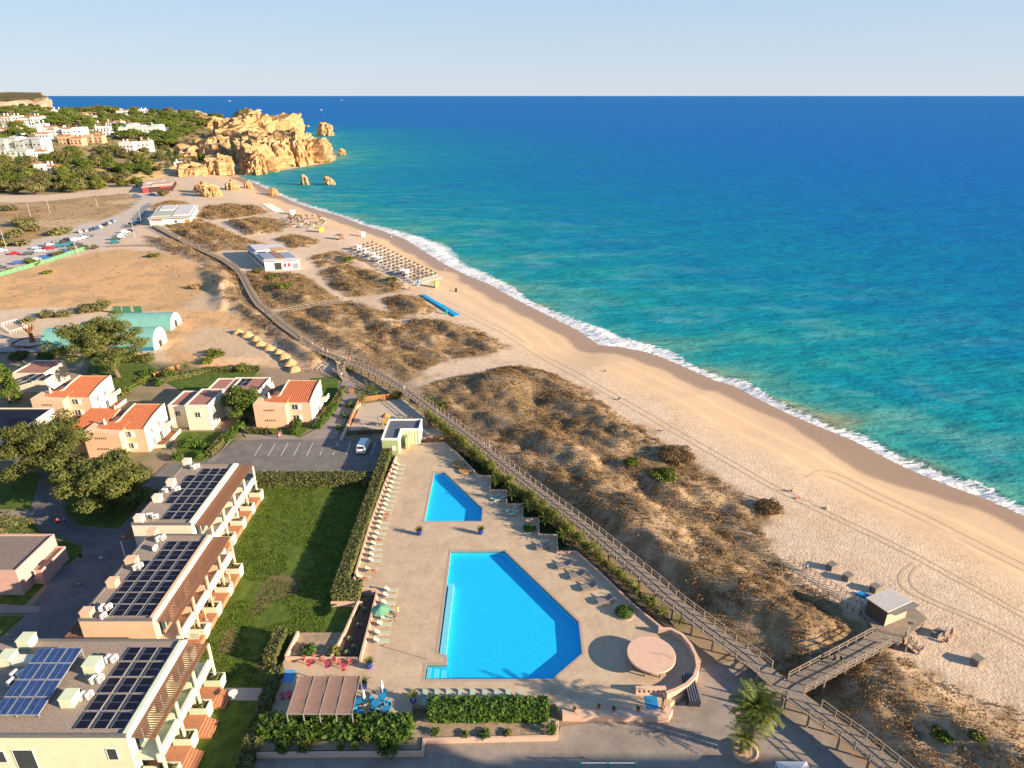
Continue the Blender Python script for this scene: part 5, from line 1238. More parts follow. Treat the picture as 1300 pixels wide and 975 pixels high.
# ------------------------------------------------------------------ loungers and pots
LCLOTH = mat('pale_green_sling', (.50, .50, .36), .8, .08, 3); LTEAL = mat('shaded_green_sling', (.30, .38, .32), .8, .08, 3); LBROWN = mat('brown_wicker', (.17, .13, .10), .8, .3, 8, .3); WHITECU = mat('greyish_cushion', (.22, .19, .18), .9, .1, 3)  # the teal sling is the green cloth with shade put into its colour
ALU = mat('lounger_frame', (.55, .53, .46), .5, .1, 4)
def lounger_proto(cloth, frame, thick=.06):
    e = empty('sun_lounger', (0,0,0))
    MB().box(-.3,-.31,.30,1.0,.31,.30+thick).build('seat', cloth, e)
    b_ = MB(); b_.add([(-.95,-.31,.78),(-.3,-.31,.31),(-.3,.31,.31),(-.95,.31,.78),(-.92,-.31,.84),(-.28,-.31,.31+thick),(-.28,.31,.31+thick),(-.92,.31,.84)], [(3,2,1,0),(4,5,6,7),(0,1,5,4),(2,3,7,6),(3,0,4,7),(1,2,6,5)]); b_.build('backrest', cloth, e)
    f = MB(); f.box(-.9,-.36,.22,1.0,-.315,.30); f.box(-.9,.315,.22,1.0,.36,.30); f.build('frame', frame, e)
    for (x, y) in ((-.7,-.34),(-.7,.30),(.85,-.34),(.85,.30)): MB().box(x,y,0,x+.05,y+.04,.218).build('leg', frame, e)
    return e
LP = {'pale': lounger_proto(LCLOTH, ALU), 'teal': lounger_proto(LTEAL, ALU), 'brown': lounger_proto(WHITECU, LBROWN, .16)}
LU = set()
def lounger(kind, px, py, rz, label, group=None, z=.0):
    x, y = G(px, py, z)
    if kind in LU: o = copy_tree(LP[kind])
    else: o = LP[kind]; LU.add(kind)
    o.location = (x, y, z + .003); o.rotation_euler = (0, 0, rz); tag(o, label, 'lounger')
    if group: o['group'] = group
    elif 'group' in o.keys(): del o['group']
    return o
ROW = [(590,265),(580,295),(572,325),(562,358),(552,390),(543,422),(533,450),(525,485),(515,512),(508,545),(497,575),(488,604),(478,634),(470,668),(460,700),(452,742),(436,772),(428,810),(420,850),(416,888),(412,928)]
for i, (zx, zy) in enumerate(ROW): lounger('pale', 400+zx/5.4167, 540+(zy+14)/5.4167, random.uniform(-.06,.06), f'{ORD[i]} pale green lounger from the striped hut in the long row by the pink wall', 'long row of loungers')
lounger('pale', 472, 725, .05, 'pale lounger under the sunbather, just past the end of the long row'); lounger('pale', 462, 735, .0, 'pale lounger with pink towel and sunbather near the corner hedge')
for i, (zx, zy) in enumerate([(525,385),(515,425),(505,475),(498,525),(492,575),(475,620),(462,682),(455,735)]): lounger('pale', 400+zx/5.4167, 680+zy/5.4167, random.uniform(-.07,.02), f'{ORD[i]} pale green lounger from the corner hedge in the short row around the parasol', 'loungers round the green parasol')
for i in range(9):
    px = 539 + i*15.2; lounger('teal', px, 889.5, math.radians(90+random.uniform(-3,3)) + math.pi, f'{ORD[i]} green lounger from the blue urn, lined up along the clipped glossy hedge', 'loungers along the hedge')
for i, (zx, zy) in enumerate(((265,85),(412,215),(500,285),(583,365),(690,455))): lw_ = lounger('brown', 640+zx/5.4167, 680+zy/5.4167, math.radians(197), ['brown wicker lounger standing alone in the stepped wall corner','brown wicker lounger next to the palm end of the pink wall','second brown wicker lounger along the sloping pink wall','third brown wicker lounger along the sloping pink wall','brown wicker lounger next to the round clipped bush'][i]); lw_.scale = (1.2, 1.75, 1.1)
for i, (zx, zy) in enumerate(((560,505),(600,530))): lounger('teal', 560+zx/8.125, 570+zy/8.125, math.radians(200), 'green lounger in the upper pocket of the stepped wall', 'pair of loungers, upper pocket')
for i, (zx, zy) in enumerate(((720,645),(740,680))): lounger('teal', 560+zx/8.125, 570+zy/8.125, math.radians(200), 'green lounger in the lower pocket of the stepped wall', 'pair of loungers, lower pocket')
STRAW = mat('straw_mat', (.42, .24, .09), .95, .3, 6, .6)
for k, (zx, zy, lab) in enumerate(((180,165,'round straw coloured day bed beside the sloping wall, nearer the hut'),(250,230,'round straw coloured day bed next to the small pool'))):
    x, y = G(560+zx/8.125, 570+zy/8.125, 0); e = empty('round_day_bed', (x, y, .003)); tag(e, lab, 'day bed')
    MB().lathe([(1.25,.12),(1.38,.2),(1.38,.3),(1.28,.34)], n=22).build('bed', STRAW, e)
    for a in range(4): MB().box(math.cos(a*1.57+.7)*1.0-.06, math.sin(a*1.57+.7)*1.0-.06, 0, math.cos(a*1.57+.7)*1.0+.06, math.sin(a*1.57+.7)*1.0+.06, .12).build('foot', LBROWN, e)
POT = mat('cobalt_glaze', (.012, .03, .36), .2, .12, 3, spec=.6); CLAY = mat('terracotta_pot', (.42, .17, .08), .8, .15, 4)
def potted(px, py, label, big=True, z=0, m=None, seed=1):
    x, y = G(px, py, z); e = empty('potted_plant', (x, y, z + .003)); tag(e, label, 'potted plant')
    s = 1 if big else .45
    MB().lathe([(.26*s,0),(.44*s,.35*s),(.48*s,.7*s),(.40*s,.95*s),(.45*s,1.02*s),(.38*s,1.0*s),(.36*s,.9*s)], n=18).build('pot', m or POT, e, smooth=True)
    V, F = [], []; rr = random.Random(seed)
    for i in range(26 if big else 16):
        frond(V, F, (0,0,.9*s), i*2.399, 1.3-1.0*i/26, .95*s*rr.uniform(.8,1.1), 1.0, rr, 7, .2*s, .03*s)
    v, t = fix_quads(V, F); link('foliage', np_mesh('foliage', v, t, PALM), e)
for k, (px, py, lab) in enumerate([(532.5,679,'blue urn with leafy plant, on open paving near the small pool long edge'),(610.5,678,'blue urn with leafy plant at the pointed corner of the small pool'),(469,848,'blue urn beside the end of the agave planter wall'),(462,874,'blue urn at the corner of the brown awning'),(525,891,'blue urn beside the end of the clipped hedge')]): potted(px, py, lab, seed=k)
for k, (px, py) in enumerate(((729,903),(760,900),(779,903),(810,903))): potted(px, py, ['clay pot with spiky plant on the pink wall, nearest the clipped hedge','dark small pot plant on the pink wall','clay pot with flowers on the pink wall between the dark pot and agave pot','clay pot with agave on the pink wall near the blue mat'][k], False, .1, CLAY, k)
# ------------------------------------------------------------------ parasols, tables, awning
def parasol_open(px, py, label):
    x, y = G(px, py, 0); e = empty('parasol', (x, y, 0)); tag(e, label, 'parasol')
    MB().tube((0,0,.08),(0,0,2.55),.03).build('pole', WHITEP, e); MB().lathe([(.3,.003),(.3,.08),(.05,.1)], n=14).build('base', mat('concrete',(.4,.39,.37),.9), e)
    b_ = MB(); n_ = 8; V = [(0,0,2.75)]+[(1.35*math.cos(i*math.pi/4+.2),1.35*math.sin(i*math.pi/4+.2),2.2) for i in range(8)]
    b_.add(V, [(0,i+1,(i+1)%8+1) for i in range(8)]); c = b_.build('canopy', mat('green_canvas',(.16,.36,.22),.85,.06,3), e); c.modifiers.new('t','SOLIDIFY').thickness=.02
    for i in range(8): MB().tube((0,0,2.70),(1.33*math.cos(i*math.pi/4+.2),1.33*math.sin(i*math.pi/4+.2),2.165),.012,.012,4).build('rib', WHITEP, c)
parasol_open(484.5, 790, 'open green parasol above the short lounger row')
def parasol_shut(px, py, label, z=0, m=None, h=2.5):
    x, y = G(px, py, z); e = empty('closed_parasol', (x, y, z)); tag(e, label, 'parasol')
    MB().tube((0,0,.08),(0,0,h),.03).build('pole', WHITEP, e); MB().lathe([(.28,.003),(.28,.08),(.05,.1)], n=12).build('base', MATS['concrete'], e)
    MB().lathe([(.10,h*.4),(.2,h*.5),(.14,h*.8),(.04,h)], n=10).build('canopy', m or mat('white_canvas',(.75,.73,.70),.9,.06,3), e)
parasol_shut(463, 894, 'closed white parasol beside the blue cafe tables, closer to the awning'); parasol_shut(486, 882, 'closed white parasol standing past the blue urn and cafe tables')
def chair_proto(m, name='cafe_chair'):
    e = empty(name, (0,0,0)); MB().box(-.24,-.24,.42,.24,.24,.47).build('seat', m, e); MB().box(-.24,.2,.471,.24,.25,.9).build('backrest', m, e)
    for a, b_ in ((-.22,-.22),(.18,-.22),(-.22,.18),(.18,.18)): MB().box(a,b_,0,a+.04,b_+.04,.418).build('leg', m, e)
    return e
def table_proto(m, r=.42):
    e = empty('cafe_table', (0,0,0)); MB().lathe([(r,.70),(r,.74)], n=18).build('table_top', m, e); MB().tube((0,0,.03),(0,0,.699),.035).build('stem', m, e); MB().lathe([(.25,.0),(.25,.03)], n=14).build('base', m, e)
    return e
BLUEF = mat('blue_furniture', (.02, .22, .42), .5, .08, 3); REDF = mat('red_furniture', (.62, .16, .14), .5, .1, 3); REDT = mat('crimson_furniture', (.50, .05, .08), .5, .1, 3)
first = {}
def place(kind, mk, px, py, rz, label, cat, group, z=0, seat=None):
    x, y = G(px, py, z)
    if kind not in first: first[kind] = mk(); o = first[kind]
    else: o = copy_tree(first[kind])
    o.location = (x, y, z+.004); o.rotation_euler = (0,0,rz); tag(o, label, cat, group); return o
for k, (zx, zy) in enumerate(((745,545),(812,590),(640,620),(738,645),(620,530),(790,500))):
    px, py = 340+zx/5.4167, 795+zy/5.4167
    place('bt', lambda: table_proto(BLUEF, .55 if k < 4 else .4), px, py+2, 0, 'round blue cafe table in the shade between awning and hedge', 'table', 'blue cafe tables')
    for q in range(2 if k > 3 else 3):
        a = k*1.1+q*2.1; s = scale_at(px, py); place('bc', lambda: chair_proto(BLUEF), px+math.cos(a)*.85*s, py+2-math.sin(a)*.85*s*.75, a+math.pi*1.5, 'blue cafe chair pulled up to a round blue table', 'chair', 'blue cafe chairs')
for k, (zx, zy) in enumerate(((245,225),(325,220),(382,230),(455,235),(490,255),(567,250))):
    place('rc', lambda: chair_proto(REDF), 340+zx/5.4167, 795+(zy+18)/5.4167, .3*(k%3)-.3, 'salmon red terrace chair against the pink wall', 'chair', 'red terrace chairs')
for k, (zx, zy) in enumerate(((285,258),(410,270),(525,290))):
    place('rt', lambda: table_proto(REDT, .36), 340+zx/5.4167, 795+(zy+10)/5.4167, 0, 'small crimson round table in front of the red terrace chairs', 'table', 'crimson tables')
for k, (zx, zy) in enumerate(((105,485),(150,475))): place('rt', lambda: None, 340+zx/5.4167, 795+(zy+12)/5.4167, 0, 'crimson table in the shade between dark hedge and awning', 'table', 'shaded crimson tables')
x0, y0 = G(358, 865, .02); x1, y1 = G(374, 851, .02)
def mat_on_ground(pts, label, m, z=0.0, name='ground_mat', cat='mat'):
    o = MB().prism(GL(pts, z+.03), z+.004, z+.03).build(name, m); tag(o, label, cat); return o
mat_on_ground([(357,866),(362,850),(376,850),(371,866)], 'pale blue mat on paving beside the dark rounded hedge', mat('blue_rubber',(.10,.34,.60),.8,.12,3))
mat_on_ground([(818,883.5),(834,883.5),(836,900),(821,900)], 'blue foot pool beside the pink wall with square openings', mat('blue_rubber2',(.02,.22,.45),.5,.12,3))
# brown awning
AWN = mat('brown_awning_cloth', (.27, .165, .125), .9, .15, 2, .1)
ax0, ay0 = G(364, 906, 2.6); ax1, ay1 = G(447, 906, 2.6); bx0, by0 = G(380, 858, 3.0); bx1, _ = G(457.5, 858, 3.0)
e = empty('awning', (0,0,0)); tag(e, 'brown fabric awning over the snack bar, four sagging strips', 'awning')
for k in range(4):
    b_ = MB(); V = []; nx, ny = 6, 8
    for j in range(ny+1):
        for i in range(nx+1):
            u, v = (k + i/nx)/4*1.0, j/ny; u = u*.998 + .001
            xa = ax0+(ax1-ax0)*u; xb = bx0+(bx1-bx0)*u; ya, yb = ay0, by0
            V.append((xa+(xb-xa)*v, ya+(yb-ya)*v, 2.6+.4*v-.035*math.sin(math.pi*i/nx)+.02*math.sin(v*12.5)))
    b_.add(V, [(j*(nx+1)+i, j*(nx+1)+i+1, (j+1)*(nx+1)+i+1, (j+1)*(nx+1)+i) for j in range(ny) for i in range(nx)])
    b_.build('cloth_strip', AWN, e).modifiers.new('t','SOLIDIFY').thickness = .02
for k in range(5):
    u = k/4; xa, xb = ax0+(ax1-ax0)*u, bx0+(bx1-bx0)*u
    MB().bar((xa,ay0,2.60),(xb,by0,3.0),.06,.09).build('rafter', mat('grey_steel',(.30,.28,.27),.5), e)
    MB().box(xa-.05,ay0-.05,.003,xa+.05,ay0+.05,2.55).build('post', MATS['grey_steel'], e); MB().box(xb-.05,by0-.05,.003,xb+.05,by0+.05,2.95).build('post', MATS['grey_steel'], e)
MB().bar((ax0-.1,ay0,2.52),(ax1+.1,ay0,2.52),.08,.12).build('beam', MATS['grey_steel'], e)
o = MB(); o.box(ax0+1.2,ay0+.9,.003,ax1-2.4,ay0+1.7,1.1); tag(o.build('bar_counter', mat('pale_counter',(.5,.44,.4),.7)), 'pale snack bar counter under the brown awning', 'counter')

# ------------------------------------------------------------------ round bar, curved wall and foot bath
cx, cy = G(826.8, 830, 1.55); R = 3.12
e = empty('beach_bar', (cx, cy, 0)); tag(e, 'round bar with thick circular pink roof slab inside a curved wall', 'bar')
MB().lathe([(R-.1,1.3),(R,1.33),(R,1.55),(R-.05,1.58)], n=56).build('roof_slab', PINKW, e)
for k in range(8):
    a = k*math.pi/4+.3; MB().tube((math.cos(a)*R*.8,math.sin(a)*R*.8,.003),(math.cos(a)*R*.8,math.sin(a)*R*.8,1.3),.1,.1,8).build('pillar', mat('dark_stone',(.16,.13,.12),.8), e)
MB().lathe([(R*.62,.003),(R*.62,.95),(R*.7,.96),(R*.7,1.02)], n=30).build('counter', mat('dark_stone',(.16,.13,.12),.8), e)
h_ = MB(); h_.tube((.95,-.2,1.58),(.95,-.2,1.9),.025); h_.tube((2.1,-.45,1.58),(2.1,-.45,1.9),.025); h_.tube((.95,-.2,1.9),(2.1,-.45,1.9),.02); h_.tube((2.1,-.45,1.58),(2.5,-.9,1.6),.02); h_.build('roof_hatch_rail', MATS['grey_steel'], e)
arc = [(836,797),(852,798),(866,805),(877,818),(884,832),(886,846),(882,858),(872,868),(858,875),(846,879)]
low_wall(arc, -.9, .95, 'tall curved pink wall round the bar', .42)
x0, y0 = G(807, 882, 0); x1, _ = G(836, 882, 0)
b_ = MB(); b_.box(x0,y0,.0,x1+.9,y0+.5,.3); b_.box(x0,y0,.75,x1+.9,y0+.5,.95)
for k in range(6): b_.box(x0+k*.58,y0,.301,x0+k*.58+.26,y0+.5,.749)
tag(b_.build('pierced_wall', PINKW), 'low pink wall pierced by square openings, beside the round bar', 'wall')
e = empty('thatched_post', (*G(841, 900, 0), 0)); tag(e, 'wooden shower post with bamboo stems by the blue foot pool', 'post')
for k in range(5): MB().tube((.12*math.cos(k*1.3),.12*math.sin(k*1.3),0),(.1*math.cos(k*1.3)-.05,.15*math.sin(k*1.3),2.3+.15*(k%3)),.06,.05,6).build('stem', mat('bamboo',(.40,.25,.11),.7,.2,4), e)
# dark ribbed box
p, q = G(881, 906, -.8), G(889, 866, .4)
e = empty('covered_stack', (G(881,900,-.8)[0], G(881,900,-.8)[1], -.815), math.radians(-2)); tag(e, 'long dark ribbed box standing on paving outside the curved wall', 'storage box')
MB().box(-.75,0,.35,.75,4.2,1.35).build('body', mat('dark_blue_cover',(.03,.035,.05),.5,.2,3), e, bevel=.05)
for k in range(5): MB().box(-.66+k*.3,-.02,1.352,-.54+k*.3,4.22,1.46).build('rib', mat('grey_rib',(.16,.17,.2),.4,.1,3), e)
for a in (.6, 3.4):
    for s in (-.77,.62): MB().tube((s,a,.3),(s+.15,a,.3),.3,.3,12).build('wheel', MATS['tyre'], e)
# palms at the foot of the ramp
x, y = G(946, 956, -.8); px_, py_ = x, y
e = tag(MB().lathe([(1.35,0),(1.4,.5),(1.25,.55),(1.2,.4)], (0,0,0), 24).build('round_planter', PINKW, None, (x, y, -.82)), 'round low planter ring holding the two palms', 'planter')
MB().lathe([(1.18,.2),(1.18,.38)], n=24).build('soil', SOIL, e)
date_palm('date_palm', 6.4, 3.3, 64, 3, (x+.45, y+.3, -.6), .3, 30, nl=16, label='tall date palm with drooping dry fronds and orange fruit beside the ramp', cat='palm')
date_palm('date_palm', 2.4, 2.4, 28, 4, (x-.5, y-.15, -.6), .25, 10, fruit=False, nl=12, label='short palm growing at the foot of the tall date palm', cat='palm')
# green framed play structure at the street edge and white tent corner
e = empty('trampoline_frame', (*G(772, 972, .5), -.82)); tag(e, 'green cornered frame with white rail and dark mesh at the street edge', 'frame')
GRF = mat('green_paint',(.03,.36,.16),.5,.06,3)
for k in range(3):
    for j in range(2): MB().tube((-3.0+k*3.0,-3.0*j,0),(-3.0+k*3.0,-3.0*j,1.9),.09,.09,8).build('post', GRF, e)
for j in range(2): MB().tube((-3.0,-3.0*j,1.75),(3.0,-3.0*j,1.75),.05,.05,8).build('rail', WHITEP, e)
MB().box(-2.95,-2.95,.4,2.95,-.05,.46).build('net', DARKIN, e)
e = empty('white_gazebo', (*G(1012, 985, 1.5), -.82)); tag(e, 'white gazebo roof corner beside the palm planter and ramp', 'gazebo')
b_ = MB(); b_.add([(-1.7,-1.7,2.3),(1.7,-1.7,2.3),(1.7,1.7,2.3),(-1.7,1.7,2.3),(0,0,3.1)], [(0,1,4),(1,2,4),(2,3,4),(3,0,4)]); b_.build('roof', MATS['white_canvas'], e)
for a in (-1.6,1.6):
    for c in (-1.6,1.6): MB().tube((a,c,0),(a,c,2.32),.05).build('post', WHITEP, e)
# pool shower post that throws the bent shadow, cafe signs
x, y = G(519, 832, 0); e = empty('pool_shower', (x+2.6, y-.7, 0.003)); tag(e, 'thin pool shower pole on the paving beside the corner steps', 'shower')
MB().tube((0,0,0),(0,0,2.2),.04).build('pole', PFRAME, e); MB().tube((0,0,2.2),(.35,0,2.25),.03).build('shower_arm', PFRAME, e); MB().lathe([(.09,-.05),(.1,0)], (.38,0,2.22), 10).build('shower_head', PFRAME, e)
# ------------------------------------------------------------------ trees of the resort
def tp(px, py, z=-.9): x, y = G(px, py, z); return (x, y, z)
limb_tree('pine_tree', 16, 10.5, 9.5, PINE, 11, 15, .55, (-4.2, 1.5), .6, 60, .3, tp(153,483), (.8,1.6), .42, label='big open crowned pine leaning over the turquoise halls', cat='tree')
limb_tree('pine_tree', 10, 8.2, 6, PINE, 12, 13, .45, (-.8, .5), .6, 90, .27, tp(64,600), (.9,1.7), .35, label='dense round topped pine behind the shaded lawn, next to the pink houses', cat='tree')
limb_tree('pine_tree', 8.6, 8.4, 5.5, PINE, 13, 14, .5, (-1.6, .6), .6, 90, .27, tp(146,640), (.9,1.7), .3, label='broad yellow green pine over the lawn beside the drive and cream block', cat='tree')
limb_tree('broadleaf_tree', 8.5, 4.0, 6, BROAD, 14, 10, .25, (0, 0), .8, 60, .36, tp(312,536), (.9,1.5), .3, label='bright green round tree in front of the peach house wing', cat='tree')
limb_tree('cypress_tree', 10, 2.6, 8.6, BROAD, 15, 10, .25, (0, 0), 1.2, 60, .34, tp(13,512), (1.0,1.5), .15, label='tall dense cypress beside the shaded flat roof', cat='tree')
limb_tree('bare_tree', 5.5, 4.2, 4, OLIVE, 16, 11, .2, (0, 0), .7, 20, .3, tp(10,690), (.5,1.0), .2, label='half bare greyish tree above the pink flat roofed house', cat='tree')
for k, (px, py, r, h, m, lab) in enumerate([(160,500,1.8,2.0,SHRUB,'round shrub on the lawn behind the leaning pine'),(180,487,1.6,2,SHRUB,'light green bush on the lawn near the leaning pine trunk'),(202,490,1.4,1.8,HEDGE2,'small bush beside the wooden fence on the lawn'),
    (100,545,2.6,3.2,BROAD,'dark leafy bush at the foot of the leftmost peach house'),(48,535,1.4,1.4,HEDGE,'clipped ball against the shaded peach wing, left one'),(58,535,1.4,1.4,HEDGE,'clipped ball against the shaded peach wing, right one of two'),
    (243,568,2.4,3.0,HEDGE2,'bright loose shrub in the garden beside the brick terrace'),(255,580,1.6,1.6,HEDGE2,'leafy shrub by the bend of the car park kerb'),(226,583,1.5,1.8,BROAD,'dark shrub at the corner of the brick terrace'),(262,570,1.3,1.6,HEDGE2,'small bright bush between hedge and kerb'),
    (274,455,3.2,3.4,GREENB,'large rounded bush on the dirt near the garden fence'),(263,462,1.8,2,GREENB,'small bush attached to the large rounded one near the palm'),(310,470,2.6,2,SHRUB,'green scrub along the garden hedge on the dirt edge'),
    (215,478,2.2,2.4,BROAD,'dark shrub beside the feather palm'),(190,478,2.5,2.2,BROAD,'dark shrub behind the wooden fence near the blue hall'),(60,455,3,2.2,BROAD,'dark shrubs below the round plaza'),(25,455,3,2.2,BROAD,'dark low shrub by the plaza path'),
    (36,410,2.6,2,OLIVE,'olive shrub on the sports ground edge'),(60,403,3,3,OLIVE,'grey olive bush behind the sports court'),(82,402,3,2.6,OLIVE,'grey olive bush next to the hall'),(110,397,3.6,3.6,OLIVE,'tall olive bush behind the turquoise hall, left'),(130,394,3.8,4,OLIVE,'tall olive bush behind the turquoise hall, at its roof'),
    (505,505,1.6,2.2,SHRUB,'green shrub outside the playground fence by the boardwalk'),(430,545,.9,1.1,HEDGE2,'round shrub in the raised bed along the walk, lower one'),(437,530,1.0,1.3,HEDGE2,'round shrub in the raised bed along the walk, middle one'),(444,517,1.1,1.4,HEDGE2,'round shrub in the raised bed along the walk, upper one'),
    (130,600,1.6,1.4,BROAD,'dark shrub in the shade of the broad pine'),(66,725,1.0,1.4,BROAD,'dark ball shrub against the pink house wall'),(55,735,1.2,1.6,BROAD,'dark round bush at the corner of the pink house')]):
    shrub(px, py, r, h, m, lab, -.85 if py > 440 else 0, 200+k, per=60, leaf=.3, n=16)
hz = [((352,556),(375,556),1.2),((395,545),(418,512),1.5)]
for k, (a, b_, w_, lab) in enumerate([((286,562),(312,535),1.4,'clipped hedge in the garden beside the round tree'),((265,580),(288,555),1.2,'low hedge beside the kerb at the garden corner'),((372,553),(380,537),1.3,'short bulging hedge by the house door and walk'),((402,545),(424,518),1.6,'bushy hedge along the paved walk beside the gabled house'),((424,518),(436,495),1.4,'hedge curving round the end lawn near the gate'),
      ((200,487),(262,472),1.6,'long dark hedge behind the garden lawn'),((262,472),(330,470),1.4,'hedge behind the flat roofed solar house'),((346,551),(312,549),1.0,'low hedge before the peach wing')]):
    p, q = G(*a, -.85), G(*b_, -.85); hedge_obj('hedge', -math.dist(p,q)/2, -w_/2, math.dist(p,q)/2, w_/2, 0, 1.2, HEDGE2 if k in (0,2,3) else HEDGE, lab, 20+k, dens=24, leaf=.3, rot=math.atan2(q[1]-p[1], q[0]-p[0]), loc=((p[0]+q[0])/2, (p[1]+q[1])/2, -.82))
for k, (px, py, H_, lab) in enumerate([(237,472,1.4,'yellow green feather palm beside the garden lawn'),(460,513,1.4,'small palm in the bed beside the playground, inner one'),(476,502,1.4,'small palm in the bed beside the boardwalk stairs'),(468,497,1.0,'low palm in the bed behind the playground fence')]):
    date_palm('feather_palm', H_, 2.4, 20, 70+k, tp(px,py), .18, 0, fruit=False, nl=11, label=lab, cat='palm')
# wooden garden fence
WOOD = mat('orange_wood_fence', (.42, .20, .08), .85, .2, 3, .1)
def plank_fence(pts, h, label, z=-.85, m=None, pitch=.5, gap=.06, name='wooden_fence'):
    P = GL(pts, z); e = empty(name, (P[0][0], P[0][1], z)); tag(e, label, 'fence'); bm_ = MB().box(0, -.03, .05, pitch-gap, .03, h).mesh('board', m or WOOD)
    pm_ = MB().box(-.07,-.07,-.1,.07,.07,h+.12).mesh('post', m or WOOD)
    for i in range(len(P)-1):
        a, b_ = Vector(P[i]), Vector(P[i+1]); L_ = (b_-a).length; n_ = max(1, int(L_/pitch)); an = math.atan2((b_-a).y, (b_-a).x)
        for k in range(n_):
            p = a.lerp(b_, k/n_) - Vector(P[0]); link('board', bm_, e, (p.x, p.y, 0), an)
            if k % 5 == 0: link('post', pm_, e, (p.x, p.y, 0), an)
        r = MB().bar((a.x-P[0][0],a.y-P[0][1],h-.15),(b_.x-P[0][0],b_.y-P[0][1],h-.15),.09,.1); r.build('rail', m or WOOD, e)
    return e
plank_fence([(196,480),(200,478),(212,473),(229,468)], 1.3, 'orange wooden garden fence beside the feather palm')
plank_fence([(444,541),(456,512),(461,510),(511,504)], 1.3, 'orange wooden fence on the left and back of the playground')
plank_fence([(534,562),(572,559)], 1.2, 'orange wooden fence closing the pool deck beside the hut')
plank_fence([(441,552),(488,550)], 1.0, 'low dark wooden fence between playground and car park', m=mat('dark_wood',(.16,.09,.05),.9,.2,3))
low_wall([(433,557),(441,540),(449,519),(457,511)], -.9, -.2, 'pink raised bed wall along the walk beside the playground', .5)
tag(MB().box(0,0,0,1.2,.12,1.5).build('wooden_gate', WOOD, None, tp(443.5,500)), 'small orange wooden gate on the walk below the stairs', 'gate')
# playground
sheet('sand_pit', [(441,551),(458,513),(512,506),(532,523),(567,556),(534,558),(533,548),(489,548)], -.74, SANDP, .3)
x, y = G(491, 541, -.74); e = empty('play_tower', (x, y, -.735)); tag(e, 'yellow play tower with slide and small thatched roof', 'playground tower')
YEL = mat('yellow_paint', (.62, .36, .02), .5, .06, 3)
for a in (-.6,.6):
    for c in (-.6,.6): MB().box(a-.06,c-.06,0,a+.06,c+.06,2.6).build('post', YEL, e)
MB().box(-.7,-.7,1.1,.7,.7,1.2).build('platform', WOOD, e); MB().lathe([(1.15,2.5),(.6,2.9),(.08,3.4)], n=12).build('roof', STRAW, e)
MB().add([(.7,-.3,1.15),(.7,.3,1.15),(2.6,.3,.15),(2.6,-.3,.15),(.7,-.35,1.4),(.7,.35,1.4),(2.6,.35,.4),(2.6,-.35,.4)], [(0,1,2,3),(1,5,6,2),(0,3,7,4)]).build('slide', YEL, e)
for k in range(3): MB().box(-1.0+.1*k,-.5,.25+.3*k,-.9+.1*k,.5,.31+.3*k).build('rung', YEL, e)
MB().box(-.65,-.72,1.2,.65,-.66,1.8).build('side_panel', YEL, e)
x, y = G(479, 541, -.74); x2, _ = G(471, 541, -.74); e = empty('swing', (x2, y, -.735)); tag(e, 'grey metal swing frame next to the yellow play tower', 'swing')
fr = MB(); fr.tube((-1.6,0,2.3),(1.6,0,2.3),.05)
for s in (-1.6,1.6): fr.tube((s,-.7,0),(s,0,2.3),.05); fr.tube((s,.7,0),(s,0,2.3),.05)
fr.build('frame', MATS['grey_steel'], e)
for s in (-.7,.7):
    MB().box(s-.22,-.1,.45,s+.22,.1,.5).build('seat', MATS['tyre'], e); c = MB(); c.tube((s-.2,0,.5),(s-.2,0,2.28),.012,n=4); c.tube((s+.2,0,.5),(s+.2,0,2.28),.012,n=4); c.build('chain', MATS['grey_steel'], e)
for k, (px, py, rz) in enumerate(((463,548,.3),(519,534,.8),(543,541,.9))):
    e = empty('picnic_table', tp(px, py, -.735), rz); tag(e, ['wooden picnic table inside the low playground fence','wooden picnic table under the shrubs by the boardwalk','wooden picnic table at the pointed end of the playground'][k], 'table')
    MB().box(-.8,-.35,.7,.8,.35,.76).build('table_top', WOOD, e)
    for s in (-1,1): MB().box(-.8,s*.7-.13,.42,.8,s*.7+.13,.47).build('bench', WOOD, e)
    for s in (-.6,.6): MB().box(s-.05,-.75,.3,s+.05,.75,.418).build('cross_beam', WOOD, e); MB().box(s-.05,-.3,0,s+.05,.3,.298).build('leg', WOOD, e)
# lawn patches of bare soil, lawn manhole, terrace loungers and parasols
for k, pts in enumerate(([(337,735),(360,728),(385,735),(380,752),(350,762),(330,775),(318,785),(318,775)], [(285,800),(300,795),(305,815),(290,835),(275,825)], [(320,840),(345,833),(360,845),(330,852)])):
    P = GL(pts, -.79); n_ = len(P); cx_, cy_ = sum(p[0] for p in P)/n_, sum(p[1] for p in P)/n_; ring = []
    for i in range(40):
        a = i/40*n_; j = int(a); f = a-j; x = P[j][0]*(1-f)+P[(j+1)%n_][0]*f; y = P[j][1]*(1-f)+P[(j+1)%n_][1]*f; d = random.uniform(.85,1.12); ring.append((cx_+(x-cx_)*d, cy_+(y-cy_)*d))
    o = MB().add([(x, y, -.794) for x, y in ring], [tuple(range(40))]).build('bare_soil', mat('worn_turf',(.15,.115,.05),.95,.35,1.2,.4)); o['kind'] = 'structure'
